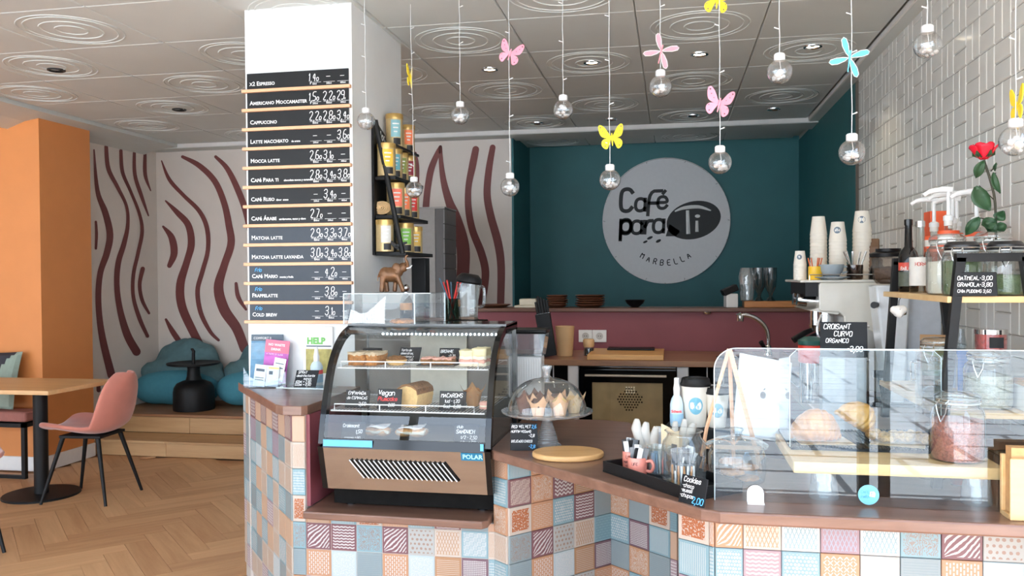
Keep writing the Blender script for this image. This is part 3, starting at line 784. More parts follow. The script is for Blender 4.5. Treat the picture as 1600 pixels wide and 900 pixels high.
# ================================================================== MENU BOARDS
items = [('x2 Espresso', '', ['1,40','-','-'], 0), ('Americano Moccamaster', '', ['1,50','2,20','29.'], 0), ('Cappuccino', '', ['2,20','2,80','3,40'], 0),
         ('Latte macchiato', 'de avena', ['-','-','3,60'], 0), ('Mocca latte', '', ['2,60','3,10','-'], 0), ('Café Para ti', 'chocolate mocca y caramelo', ['2,80','3,40','3,80'], 0),
         ('Café Ruso', 'dinor  avans', ['-','3,40','-'], 0), ('Café Árabe', 'cardamomo, cacao y clavo', ['2,70','-','-'], 0), ('Matcha latte', '', ['2,90','3,30','3,70'], 0),
         ('Matcha latte lavanda', '', ['3,00','3,40','3,80'], 0), ('Café Mario', 'menta y frella', ['-','4,20','-'], 1), ('Frappelatte', '', ['-','3,80','-'], 1), ('Cold brew', '', ['-','3,10','-'], 1)]
M_board1 = mat('menu_black', srgb(28, 29, 31), 0.4, spec=.25, var=0.05); M_board_sheen = mat('menu_sheen', srgb(60, 67, 76), 0.4, spec=.25, var=0.05)  # second copy greyer: sky sheen on the lower strips put into the colour
zl0, pit = 2.330, .0900
bx0, bx1 = CX0+.012, CX1-.015
for k, (nm, sub, pr, cold) in enumerate(items):
    z = zl0-k*pit
    lab = {1: 'black menu strip on the white pillar reading Americano, second from the top', 10: 'sheen-painted menu strip on the white pillar, third from the bottom, priced 4,20'}.get(
        k, '%s menu strip on the white pillar reading %s' % ('sheen-painted' if k >= 8 else 'black', nm))
    g_ = thing('menu_board', lab, 'sign', (0, CY0, z), group='drink menu strips on the pillar')
    MB().box(bx0, bx1, -.008, -.001, .004, .079).build('strip', M_board_sheen if k >= 8 else M_board1, g_)
    MB().box(bx0-.022, bx1+.012, -.022, 0, -.011, .004).build('ledge', M_rail, g_, bevel=.002)
    mb = MB(); typeset(mb, nm, bx0+.014, -.0095, .022, .0265, caps=True, bold=.0006)
    if sub:
        me_w = .0265*.50*len(nm)
        typeset(mb, sub, bx0+.022+me_w, -.0095, .022, .0125, caps=False, bold=.0005)
    for c in range(3):
        xx = bx0+.318+c*.068
        mb.box(xx-.004, xx+.052, -.0095, -.0085, .0225, .0238); typeset(mb, ('60ml' if k == 0 else '200ml', '300ml', '400ml')[c], xx+.01, -.0095, .0125, .0105, bold=.0003)
    mb.build('lettering', M_chalkw, g_)
    mb = MB()
    for c, p_ in enumerate(pr):
        xx = bx0+.314+c*.068
        if p_ == '-': mb.box(xx+.014, xx+.034, -.0097, -.0087, .046, .0485)
        else: stroke(mb, p_[:-1] if len(p_) > 3 else p_, xx-.004, .029, .040, .0036, -.0095, .1, gap=1.4, xs=.56)
        if len(p_) > 3: stroke(mb, p_[-1].replace('0', 'o'), xx-.004+swidth(p_[:-1], .040, 1.4, .56), .029, .024, .0032, -.0095, .1, xs=.6)
    mb.build('price', M_chalkw, g_)
    if cold:
        mb = MB(); stroke(mb, 'Frio', bx0+.03, .052, .016, .0026, -.0095, .2); mb.build('blue_note', M_chalkb, g_)

# ================================================================== LOGO DISC
c0 = at(1040, 345, Y=YN-.02)
lg = thing('logo_sign', 'round white sign with café para ti lettering on the teal wall', 'sign', (c0.x, YN-.002, c0.z))
RD = .603
MB(Matrix.Rotation(R_(90), 4, 'X')).lathe([(RD-.003, 0), (RD, .004), (RD, .026), (RD-.004, .03)], 72).build('disc', mat('sign_white', srgb(224, 224, 226), .5, var=.02), lg, True)
M_ink = mat('sign_ink', srgb(26, 30, 34), .6, var=.03)
px = RD*2/194.0
def sg(x, y): return ((x-1040)*px, (345-y)*px)
mb = MB(); yy = -.0315
def letter(s, x, y, h, w, sl=.05): a, c = sg(x, y); stroke(mb, s, a, c, h*px, w*px, yy, sl, gap=1.6, xs=.78)
letter('C', 971, 329, 34, 6); letter('a', 994, 329, 28, 5); letter('F', 1013, 336, 37, 5.2, .08); letter('é', 1028, 326, 27, 4.8)
letter('p', 971, 364, 30, 5.2); letter('p', 971, 362, 30, 5.2); letter('a', 988, 364, 29, 5); letter('r', 1008, 364, 29, 5.4); letter('a', 1021, 363, 30, 5)
# beans under the words and the speech bubble
for bx, by, rx, rz_ in ((1016, 371, 4.5, 2.2), (1029, 376, 4, 2.4), (1009, 377, 3.5, 1.8)):
    a, c = sg(bx, by); mb.add([(a+rx*px*math.cos(t*.5236), yy, c+rz_*px*math.sin(t*.5236)+rx*px*.35*math.cos(t*.5236)) for t in range(12)], [tuple(range(12))])
a, c = sg(1082, 345)
mb.add([(a+40.5*px*math.cos(t*math.pi/24), yy, c+29*px*math.sin(t*math.pi/24)+5*px*math.cos(t*math.pi/24)) for t in range(48)], [tuple(range(48))])
mb.add([(sg(1046, 350)[0], yy, sg(1046, 350)[1]), (sg(1040, 369)[0], yy, sg(1040, 369)[1]), (sg(1056, 369)[0], yy, sg(1056, 369)[1]), (sg(1062, 362)[0], yy, sg(1062, 362)[1])], [(0,1,2,3)])
for i_, ch in enumerate('MARBELLA'):
    ang = R_(-90-34+68*i_/7*1.0); rr = 66
    x_, y_ = 1040+rr*math.cos(ang)*.94, 345-rr*math.sin(ang)*.98
    a, c = sg(x_, y_); m2 = MB(Matrix.Translation((a, 0, c)) @ Matrix.Rotation(-(ang+math.pi/2)*.85, 4, 'Y'))
    stroke(m2, ch, -3*px, -4*px, 8.5*px, 1.4*px, yy, 0)
    mb.add(m2.v, m2.f)
mb.build('lettering', M_ink, lg)
mb = MB(); yy = -.0325
P = curve_pts([(1054,331,0),(1068,326,0),(1090,325,0),(1108,331,0)], 4)
mb.tube([(sg(p.x, p.y)[0], yy, sg(p.x, p.y)[1]) for p in P], [.006+.013*math.sin(math.pi*i/(len(P)-1)) for i in range(len(P))], 6)
for x0, y0, x1, y1, w in ((1073, 330, 1074, 366, 3.4), (1087, 346, 1087, 363, 2.8)):
    mb.tube([(sg(x0,y0)[0], yy, sg(x0,y0)[1]), (sg(x1,y1)[0], yy, sg(x1,y1)[1])], [w*px*.8, w*px], 6)
a, c = sg(1088, 339); mb.ball((a, yy, c), (4*px, .003, 2.6*px), 10, 6)
mb.build('bubble_lettering', M_paper, lg)
# thin wire of tiny lamps laid round the rim
mb = MB()
mb.tube([(RD*.985*math.cos(t*math.pi/30), -.033, RD*.985*math.sin(t*math.pi/30)) for t in range(8, 27)], .0012, 4)
for t in range(0, 60, 3): mb.tube([(RD*.985*math.cos(t*math.pi/30+.3), -.033, RD*.985*math.sin(t*math.pi/30+.3)), (RD*(.955 if t % 2 else 1.01)*math.cos(t*math.pi/30+.31), -.034, RD*(.955 if t % 2 else 1.01)*math.sin(t*math.pi/30+.31))], .002, 4)
mb.build('fairy_wire', mat('fairy_grey', srgb(120, 120, 122), .5), lg)
# ================================================================== SEATING CORNER
# table
tp = [at(75, 611, Z=.75), at(155, 592, Z=.75)]
t = thing('cafe_table', 'oak topped cafe table on a round black pedestal by the orange pillar', 'table', (-4.19, 4.90, 0))
fx, fy, by = tp[0].x+4.19, tp[0].y-4.90, tp[1].y-4.90
MB().prism([(-.78, fy-.01), (fx, fy), (fx+.03, by), (-.78, by-.01)], .722, .75).build('table_top', M_tablewood, t, bevel=.003)
MB().lathe([(.24,0),(.24,.008),(.235,.014),(.06,.016)], 40).build('base_plate', M_black, t, True)
MB().lathe([(.045,.014),(.045,.705),(.09,.708),(.09,.722)], 20).build('pedestal', M_black, t, True)
# chair
def make_chair(label, loc, rz):
    c = thing('dining_chair', label, 'chair', loc, rz, 'pink velvet chairs')
    # shell: profile (forward x, z) with a width at each station; the chair faces -X
    prof = [(-.255,.455,.150),(-.25,.470,.185),(-.20,.478,.215),(-.10,.468,.228),(.0,.455,.232),(.09,.448,.232),(.155,.460,.228),(.20,.500,.226),(.225,.56,.224),(.245,.63,.218),(.262,.70,.205),(.275,.76,.180),(.283,.80,.145),(.287,.825,.095),(.288,.835,.05)]
    n = 13; vs = []; fs = []
    for (x, z, w) in prof:
        for k in range(n):
            q = -1+2*k/(n-1)
            lift = .05*abs(q)**2.4 if z < .50 else 0.0
            wrap = -.075*abs(q)**2.2 if z >= .50 else (-.03*abs(q)**2.2 if x > .12 else 0)
            vs.append((x+wrap, q*w, z+lift))
    m_ = len(prof)
    for j in range(m_-1):
        for k in range(n-1): fs.append((j*n+k, j*n+k+1, (j+1)*n+k+1, (j+1)*n+k))
    sh = MB().add(vs, fs).build('seat_shell', M_velvet, c, True)
    sd = sh.modifiers.new('t', 'SOLIDIFY'); sd.thickness = .03; sd.offset = 0
    ss = sh.modifiers.new('s', 'SUBSURF'); ss.levels = ss.render_levels = 2
    MB().box(-.14, .15, -.14, .14, .418, .436).build('seat_frame', M_black, c, bevel=.004)
    for sx_, sy in ((-1,-1),(-1,1),(1,-1),(1,1)):
        MB().cyl((sx_*.12, sy*.12, .43), (sx_*.225, sy*.205, 0), .0155, .0095, 12).build('leg', M_black, c, True)
    return c
ch = make_chair('pink velvet dining chair on black legs beside the oak table', (-3.80, 4.90, 0), R_(4))
f0 = at(12, 864, Z=0)
dup(ch, (f0.x-.325, f0.y, 0), R_(137.7), 'pink velvet dining chair at the picture edge, only its black leg showing')
# bench with cushion
p = at(38, 748, Z=0); bz = at(20, 643, Y=p.y).z
t = thing('bench', 'low bench with a dusty pink pad on a black frame against the orange wall', 'bench', (0, 0, 0))
bx1_, bxb = p.x+.02, 5.44
MB().box(-6.0, bx1_+.015, p.y-.02, bxb, bz-.075, bz).build('seat_pad', mat('dusty_pink_fabric', srgb(160, 106, 96), .85, var=.08, bump=.1), t, bevel=.02, seg=3)
fb = MB()
fb.box(-6.0, bx1_, p.y-.015, bxb-.01, bz-.115, bz-.085)
fb.build('frame', M_black, t)
for yy in (p.y, bxb-.03): MB().box(bx1_-.03, bx1_, yy-.015, yy+.015, 0, bz-.085).build('leg', M_black, t)
MB().box(-6.0, bx1_-.03, p.y-.012, p.y+.012, 0, .025).build('foot_rail', M_black, t)
# patchwork cushion leaning on the pillar
t = thing('cushion', 'square cushion patched in sage, charcoal, cream and coral on the bench', 'cushion', (at(-28, 605, Y=5.40).x+.10, 5.36, bz+.005), R_(4))
cw, chh = .235, .42
def pillow_pt(u, v, side):
    e = max(0, (1-u*u)*(1-v*v))**.38
    return (u*cw*(1-.05*(1-v*v)), side*.062*e + .055*(v), chh/2+v*chh/2*(1-.05*(1-u*u)))
def pillow_grid(mb, side, f):
    N = 20
    for i in range(N):
        for j in range(N):
            u0, u1, v0, v1 = -1+2*i/N, -1+2*(i+1)/N, -1+2*j/N, -1+2*(j+1)/N
            if f((u0+u1)/2, (v0+v1)/2):
                mb.add([pillow_pt(u0,v0,side), pillow_pt(u1,v0,side), pillow_pt(u1,v1,side), pillow_pt(u0,v1,side)], [(0,1,2,3)])
sage = mat('sage_fabric', srgb(142, 158, 146), .85, bump=.1); char = mat('charcoal_fabric', srgb(52, 50, 58), .85, bump=.1); crm = mat('cream_fabric', srgb(228, 220, 204), .85, bump=.1); cor = mat('coral_fabric', srgb(226, 136, 112), .85, bump=.1)
def which(u, v):
    if v > -.05: return 'char' if (v > (u-.15)*1.6-.05 and u > -.05) else ('cor' if u <= -.05 and v > .1 else ('sage' if u > .05 else 'crm'))
    return 'crm' if u < .30 else 'sage'
for k, mm in (('sage', sage), ('char', char), ('crm', crm), ('cor', cor)):
    mb = MB(); pillow_grid(mb, -1, lambda u, v: which(u, v) == k)
    if mb.f: mb.build('patch', mm, t, True)
mb = MB(); pillow_grid(mb, 1, lambda u, v: True); mb.build('cushion_back', sage, t, True)
# stepped oak platform
Y1, Y2, z1, z2 = 6.10, 6.44, .13, .29
t = thing('platform', 'two step oak platform filling the mural alcove', 'platform', (0, 0, 0))
xa, xb = XL+.002, -2.40
bd = MB(); bd.box(xa, xb, Y1+.02, Y2+.015, 0, z1-.02); bd.box(xa, xb, Y2+.02, YB-.002, 0, z2-.022); bd.build('carcass', M_dark, t)
for k in range(3):
    w = (xb-xa)/3
    MB().box(xa+w*k+.001, xa+w*(k+1)-.001, Y1, Y1+.018, .004, z1-.022).build('riser_plank', M_step, t, bevel=.002)
    MB().box(xa+w*k+.001, xa+w*(k+1)-.001, Y2, Y2+.018, z1+.002, z2-.026).build('riser_plank', M_step, t, bevel=.002)
    MB().box(xa+w*k+.001, xa+w*(k+1)-.001, Y1-.012, Y2-.002, z1-.02, z1).build('tread_plank', M_step, t, bevel=.003)
for k in range(5):
    d_ = (YB-.002-Y2+.012)/5
    MB().box(xa, xb, Y2-.012+d_*k+.001, Y2-.012+d_*(k+1)-.001, z2-.022, z2).build('deck_plank', M_steptop, t, bevel=.002)
# bean bags: two-tone, slumped
def beanbag(label, loc, rz, s=1.0):
    t = thing('bean_bag', label, 'bean bag', loc, rz)
    lo = blob('lower_body', [((0,-.05,.17),(.47,.40,.175)), ((-.22,-.12,.16),(.26,.30,.155)), ((.22,-.12,.16),(.26,.30,.155))], M_beanlow, t, .025, 8)
    up = blob('upper_body', [((0,.14,.30),(.46,.28,.20)), ((.02,.20,.44),(.36,.20,.17)), ((.0,.22,.53),(.22,.14,.10)), ((-.3,.06,.26),(.18,.22,.12)), ((.3,.06,.26),(.18,.22,.12))], M_beantop, t, .025, 6, noise=.055, nscale=7.0)
    for ob in (lo, up):
        for v in ob.data.vertices: v.co *= s; v.co.x *= .93; v.co.y = v.co.y*.54-.02; v.co.z = max(v.co.z, .002)
    return t
q = at(262, 634, Z=z2)
beanbag('slumped teal bean bag in the alcove corner beside the black bell table', (q.x+.05, 7.02, z2), R_(2), .95)
q = at(418, 634, Z=z2)
beanbag('second teal bean bag, half hidden behind the menu pillar', (q.x-.03, 7.02, z2), R_(-4), .98)
# bell side table
q = at(309, 638, Z=z2)
t = thing('side_table', 'black bell shaped metal side table on the oak platform', 'table', (q.x, 6.72, z2))
MB().lathe([(.175,0),(.178,.02),(.176,.16),(.168,.20),(.145,.235),(.10,.255),(.068,.265),(.058,.30),(.052,.36),(.060,.392)], 40).build('bell_body', M_black, t, True)
MB().lathe([(.06,.392),(.20,.396),(.225,.402),(.228,.418),(.22,.416),(.20,.408),(.02,.406)], 40).build('tray_top', M_black, t, True)
MB().tube([(0,0,.40),(0,0,.50),(.004,0,.515),(-.012,0,.535),(-.02,0,.535)], [.016,.014,.014,.013,.011], 10).build('handle', M_black, t, True)

# ================================================================== CEILING SPOTS
M_lit = lamp('spot_glow', (1.0, .86, .62, 1), 14.0)
M_unlit = mat('spot_lens', srgb(190, 188, 184), .25, .0)
spots = [(88,109,0,'dark recessed spotlight in the ceiling nearest the orange pillar'), (280,171,0,'dark recessed spotlight above the mural alcove'),
    (765,108,1,'lit recessed spotlight in the ceiling beside the pink butterfly'), (925,97,1,'lit recessed spotlight inside ceiling rings'),
    (1093,84,1,'lit recessed spotlight behind the pink dragonfly'), (1270,72,1,'lit recessed spotlight nearest the white tiled wall'),
    (840,192,2,'chrome recessed spotlight inside rings at the ceiling edge above the teal corner'), (955,186,2,'chrome recessed spotlight above the yellow butterfly'),
    (1083,180,2,'chrome recessed spotlight inside rings beside the lower pink butterfly'), (1209,170,2,'chrome recessed spotlight in the plain panel near the teal corner')]
for x, y, st, lab in spots:
    q = at(x, y, Z=ZC); ls = ((x, y) in ((88,109),(925,97),(1270,72),(840,192),(1083,180),(280,171)))
    t = thing('recessed_spotlight', lab, 'spotlight', (q.x, q.y, ZC+.001), group='ceiling spotlights')
    MB().lathe([(.034,-.004),(.040,-.010),(.050,-.008),(.052,.002)], 28, cap=(False, False)).build('trim_ring', M_black if st == 0 else M_chrome, t, True)
    MB().lathe([(.001,.0),(.036,-.003)], 24, cap=(False, False)).build('lamp_face', {0: M_dark, 1: M_lit, 2: M_unlit}[st], t)
    if st == 1:
        l = bpy.data.lights.new('spot_beam', 'SPOT'); lo = bpy.data.objects.new('spot_beam', l); COL.objects.link(lo)
        l.energy = 12; l.color = (1, .82, .58); l.spot_size = R_(110); l.spot_blend = .7; l.shadow_soft_size = .03; lo.location = (q.x, q.y, ZC-.03)

# ================================================================== HANGING GLOBES, BUTTERFLIES
M_strand = mat('clear_strand', srgb(225, 228, 228), .4); M_led = mat('white_led_clump', srgb(240, 240, 240), .3)
def globe(label, px, py, rpx, lean=0.0):
    r = .040; zc = r*FPX/rpx
    v = CF + CR*((px-800)/FPX) - CU*((py-450)/FPX); q = Vector((0,0,EYE))+v*zc
    t = thing('globe_light', label, 'hanging light', q, 0, 'hanging globe lights')
    MB().ball((0,0,0), r, 20, 14).build('globe', M_bulbgl, t, True)
    MB().lathe([(.016,r-.006),(.0175,r-.002),(.0175,r+.014),(.014,r+.018),(.003,r+.019)], 18).build('cap', M_whitepl, t, True)
    mb = MB(); rr = random.Random(px)
    for k in range(9):
        a, e = rr.uniform(0, 6.3), rr.uniform(.1, .85); w = rr.uniform(.006, .012)
        mb.ball((r*.72*math.cos(a)*e, r*.72*math.sin(a)*e, -r*.82+r*1.1*(1-e)*rr.random()+w), (w, w, w*.8), 8, 5)
    mb.tube([(0,0,r),(.004,0,.01),(-.008,.004,-.012),(.01,0,-.02)], .0012, 4)
    mb.build('led_cluster', M_led, t, True)
    H = ZC-q.z; mb = MB(); n_ = 10
    mb.tube([(lean*H*k/n_+.0012*math.sin(k*2.1), .0012*math.cos(k*1.7), r+.018+(H-r-.018)*k/n_) for k in range(n_+1)], .0013, 4)
    for k in range(int(H/.16)):
        z = r+.09+.16*k+rr.uniform(-.03, .03); 
        if z > H-.02: break
        s_ = rr.choice((-1, 1)); mb.tube([(lean*z,0,z),(lean*z+.016*s_,0,z+.006)], [.0015,.0024], 5)
    mb.build('strand', M_strand, t)
    return q
globes = {}
for k, (lab, px, py, r, ln) in enumerate([
    ('clear hanging globe light in front of the black tin rack top', 572, 189, 14, -.004), ('clear hanging globe light over the tins, below a yellow butterfly', 647, 296, 13.5, -.012),
    ('clear hanging globe light high beside the grey pillar face', 719, 180, 14.5, 0), ('clear hanging globe light at the corner of the striped wall', 797, 292, 15, 0),
    ('clear hanging globe light under the coffered ceiling, butterfly free strand', 880, 171, 15.5, 0), ('clear hanging globe light touching the rim of the round sign, below a yellow butterfly', 953, 281, 16.5, 0),
    ('clear hanging globe light directly below the pink dragonfly', 1032, 135, 17.5, 0), ('clear hanging globe light below the lower pink butterfly', 1125, 254, 18, 0),
    ('clear hanging globe light beside a lit ceiling spot, near the tiled wall', 1218, 112, 19.5, 0), ('clear hanging globe light below the blue dragonfly', 1331, 238, 20, 0),
    ('clear hanging globe light high in front of the white tiles', 1449, 70, 21, 0), ('clear hanging globe light at the picture edge beside the rose', 1587, 220, 24, 0)]):
    globes[px] = globe(lab, px, py, r, ln)
def insect(label, kind, px, py, on, size, m, spin=0, yaw=0, cat='butterfly'):
    fold = .28 if abs(yaw) < 1 else .06
    q0 = globes[on]; d = (q0-Vector((0,0,EYE))).dot(CF); v = CF + CR*((px-800)/FPX) - CU*((py-450)/FPX); q = Vector((0,0,EYE))+v*(d-.006)
    t = thing('paper_butterfly' if kind == 'b' else 'gauze_dragonfly', label, cat, q, YAW+yaw, 'insects on the light strands')
    M0 = Matrix.Rotation(spin, 4, 'Y')
    if kind == 'b':
        up = [(0,.02),(.10,.16),(.26,.42),(.42,.56),(.52,.52),(.52,.34),(.46,.14),(.36,.04),(.16,-.02)]
        lo = [(.0,.0),(.16,-.02),(.34,-.04),(.44,-.16),(.42,-.32),(.30,-.44),(.20,-.42),(.12,-.24)]
        for sgn in (1, -1):
            Mw = M0 @ Matrix.Rotation(sgn*fold, 4, 'Z')
            mb = MB(Mw)
            for P in (up, lo):
                C_ = curve_pts([(sgn*a*size, 0, c*size) for a, c in P+[P[0]]], 4)[:-1]
                mb.prismy([(p.x, p.z) for p in C_], -.0012, .0012)
            w = mb.build('wing', m, t)
            mb = MB(Mw)
            for a, c, rr in ((.44,.46,.035),(.36,.30,.022),(.24,.16,.02),(.36,-.12,.024),(.30,-.32,.03)):
                mb.add([(sgn*a*size+rr*size*math.cos(k*.785), -.0016, c*size+rr*size*math.sin(k*.785)) for k in range(8)], [tuple(range(8))])
            mb.build('wing_spot', mat('butterfly_spot', srgb(110, 70, 80), .6), w)
        MB(M0).tube([(0,-.003,-.34*size),(0,-.003,0),(0,-.003,.18*size)], [.012*size*1.6, .03*size*1.6, .012*size*1.6], 8).build('body', m, t, True)
    else:
        for a in (62, -62+180-10, 180+62-10, -62):
            pass
        for a in (100, 10, 188, -75):
            mb = MB(M0); ca, sa = math.cos(R_(a)), math.sin(R_(a)); L = size*.62
            C_ = [(.02,0),(.25,.11),(.6,.17),(.9,.13),(1,0),(.9,-.11),(.6,-.13),(.25,-.07)]
            P = [((l*ca-w*sa)*L, (l*sa+w*ca)*L) for l, w in C_]
            mb.prismy(P, -.0008, .0008); w = mb.build('wing', m, t)
            mb = MB(M0); mb.tube([(p[0], -.001, p[1]) for p in P+[P[0]]], .0011, 4); mb.build('wing_wire', M_paper, w)
        MB(M0).tube([(-.10*size,-.003,-.42*size),(-.03*size,-.003,-.12*size),(0,-.003,0),(.03*size,-.003,.12*size),(.05*size,-.003,.19*size)], [.018*size,.02*size,.03*size,.026*size,.03*size], 8).build('body', m, t, True)
Pk, Yl = mat('pink_felt', srgb(244, 152, 172), .8), mat('yellow_felt', srgb(244, 214, 50), .8)
Pg, Bg = mat('pink_gauze', srgb(232, 136, 148), .6), mat('blue_gauze', srgb(92, 188, 224), .6)
insect('pink felt butterfly on the strand at the striped wall corner', 'b', 797, 83, 797, .094, Pk, R_(18))
insect('pink gauze dragonfly just above a globe light', 'd', 1033, 80, 1032, .105, Pg, 0, cat='dragonfly')
insect('pink felt butterfly in front of the teal wall top, above a globe light', 'b', 1124, 161, 1125, .094, Pk, R_(14))
insect('yellow felt butterfly seen face on beside the round sign', 'b', 956, 215, 953, .092, Yl, R_(-4))
insect('yellow felt butterfly cut off by the top of the picture', 'b', 1120, 0, 1125, .092, Yl, R_(4))
insect('yellow felt butterfly turned edge on, in front of the grey pillar', 'b', 641, 121, 647, .095, Yl, R_(0), R_(82))
insect('blue gauze dragonfly over the corner of the tiled wall', 'd', 1327, 90, 1331, .106, Bg, R_(-6), cat='dragonfly')
insect('yellow felt butterfly turned edge on, at the edge beside the rose', 'b', 1590, 164, 1587, .085, Yl, R_(0), R_(78))
# ================================================================== REFRIGERATED CAKE DISPLAY
cx = -.993; HWD = .337
case = thing('cake_display', 'curved glass refrigerated countertop cake display with wire shelves', 'display case', (cx, 2.965, ZS))
PR = [(.045,.088),(.0,.258),(.006,.268),(.022,.345),(.052,.44),(.086,.525),(.120,.582),(.17,.634),(.235,.675),(.315,.700),(.40,.706),(.56,.706)]
GL = curve_pts([(y, z, 0) for y, z in PR[2:10]], 3)
for s_ in (-1, 1):
    x = s_*(HWD-.011); mb = MB()
    out = [(p.x, p.y) for p in GL]+[(.56,.706),(.56,.088),(.045,.088),(.0,.258)]
    inn = [(.034,.30)]+[(p.x+.026, p.y-.014) for p in GL[2:]]+[(.53,.68),(.53,.26),(.04,.26)]
    # band following the outline
    prof = [(p.x, p.y) for p in GL]; n_ = len(prof)
    off = []
    for i in range(n_):
        a = Vector(prof[max(i-1,0)]); c = Vector(prof[min(i+1,n_-1)]); t_ = (c-a).normalized(); off.append((prof[i][0]+t_.y*.030, prof[i][1]-t_.x*.030))
    for i in range(n_-1): mb.prismx([prof[i], off[i], off[i+1], prof[i+1]], x-.011, x+.011)
    mb.prismx([(.045,.088),(.06,.088),(.045,.262),(.0,.258)], x-.011, x+.011)
    mb.prismx([(.315,.700),(.56,.706),(.56,.676),(.31,.672)], x-.011, x+.011)
    mb.prismx([(.53,.088),(.56,.088),(.56,.68),(.53,.68)], x-.011, x+.011)
    mb.prismx([(.045,.088),(.56,.088),(.56,.25),(.03,.25)], x-.009, x+.009)
    mb.build('side_frame', M_blackgl, case)
    MB().prismx([(.045,.262)]+off[1:]+[(.53,.672),(.53,.252)], x-.002, x+.002).build('side_glass', M_glass, case)
mb = MB(); xi = HWD-.022
for i in range(len(GL)-1):
    a, c = GL[i], GL[i+1]; mb.add([(-xi, a.x, a.y), (xi, a.x, a.y), (xi, c.x, c.y), (-xi, c.x, c.y)], [(0,1,2,3)])
mb.build('curved_glass', glass('display_glass', (.95,.97,.97,1), .075, 4.0), case, True)
MB().box(-HWD, HWD, .315, .56, .694, .708).build('top_panel', mat('dark_top_glass', srgb(70, 72, 74), .1, .3), case)
MB().box(-.322,.322,.12,.50,.012,.09).build('gap_shade_block', M_dark, case)  # black block added so the gap under the case reads as deep shadow
MB().box(-xi, xi, .30, .325, .664, .690).build('lamp_housing', M_blackgl, case)
mb = MB()
for k in range(28): mb.ball((-.175+.0176*k, .292, .668), (.0035,.0035,.004), 6, 4)
ob = mb.build('led_lamp_row', lamp('led_white', (.80, .92, 1, 1), 40), case)
ob = MB().add([(-.18,.297,.662),(.305,.297,.662),(.305,.31,.664),(-.18,.31,.664)], [(0,1,2,3)]).build('led_strip', lamp('led_strip_glow', (.85,.94,1,1), .5), case)
# front fascia with slanted louvre, badge, sill bar
MB().prismx([(.045,.088),(.052,.088),(.008,.262),(.0,.258)], -xi, xi).build('fascia', M_steel, case)
MB().prismx([(-.004,.255),(.01,.255),(.012,.290),(.004,.290)], -xi, xi).build('sill_bar', M_blackgl, case)
sl_ = math.atan2(.045, .17)
def fas(v): return .045*(1-(v-.088)/.17)
for k in range(20):
    x0_ = -.205+k*.0192; v0, v1 = .212, .140
    mb = MB(); mb.tube([(x0_, fas(v0)-.002, v0), (x0_+.052, fas(v1)-.002, v1)], .0045, 6); mb.build('louvre_slot', M_blackgl, case)
    mb = MB(); mb.tube([(x0_-.008, fas(v0)-.0035, v0-.003), (x0_+.044, fas(v1)-.0035, v1-.003)], .0023, 6); mb.build('louvre_lip', M_wire, case)
M_badge = mat('badge_blue', srgb(24, 108, 142), .4)
v0, v1 = .222, .252
MB().add([(.225, fas(v0)-.0015, v0), (.308, fas(v0)-.0015, v0), (.308, fas(v1)-.0015, v1), (.225, fas(v1)-.0015, v1)], [(0,1,2,3)]).build('badge', M_badge, case)
mb = MB(Matrix.Translation((.231, fas(.229)-.0025, .229)) @ Matrix.Rotation(sl_, 4, 'X')); typeset(mb, 'POLAR', 0, 0, 0, .0245, bold=.0007); mb.build('badge_lettering', mat('badge_text', srgb(170, 224, 244), .6), case)
M_sticker = mat('sky_blue_film', srgb(96, 178, 226), .5)
MB().box(-xi+.004, -.115, -.0065, -.0045, .262, .287).build('blue_film', M_sticker, case)
MB().box(xi-.014, xi-.002, -.0065, -.0045, .262, .287).build('blue_film', M_sticker, case)
M_inner = mat('case_lining', srgb(92, 88, 82), .35, .3)
MB().box(-xi, xi, .50, .53, .26, .69).build('rear_panel', M_inner, case)
MB().box(-.12, .13, .485, .499, .36, .655).build('rear_sticker', mat('ivory_label', srgb(206, 202, 186), .6), case)
MB().box(-xi, xi, .03, .52, .252, .262).build('well_floor', mat('dark_steel', srgb(86, 82, 78), .3, .6), case)
for x in (-.27, .27):
    for y in (.17, .45): MB().lathe([(.024,0),(.026,.05),(.028,.088)], 16).build('foot', M_blackgl, case, True).location = (x, y, 0)
for zz, y0, y1 in ((.545,.125,.49), (.388,.055,.49)):
    sh = MB(); sh.tube([(-xi+.01,y0,zz),(xi-.01,y0,zz)], .003, 6); sh.tube([(-xi+.01,y1,zz),(xi-.01,y1,zz)], .003, 6)
    for k in range(45): x = -xi+.014+k*(2*xi-.028)/44; sh.tube([(x,y0,zz+.003),(x,y1,zz+.003)], .0013, 4)
    so_ = sh.build('wire_shelf', M_wire, case)
    g_ = MB(); x0, x1 = -xi+.026, xi-.05
    g_.tube([(x0,y0-.002,zz),(x0,y0-.002,zz+.026),(x1,y0-.002,zz+.026),(x1,y0-.002,zz)], .0026, 6)
    for f in (.33, .66): x = x0+(x1-x0)*f; g_.tube([(x,y0-.002,zz),(x,y0-.002,zz+.026)], .0026, 6)
    g_.build('guard_rail', M_wire, so_)
CYo = 2.965
def shelf_z(k): return ZS+(.549, .392, .263)[k]
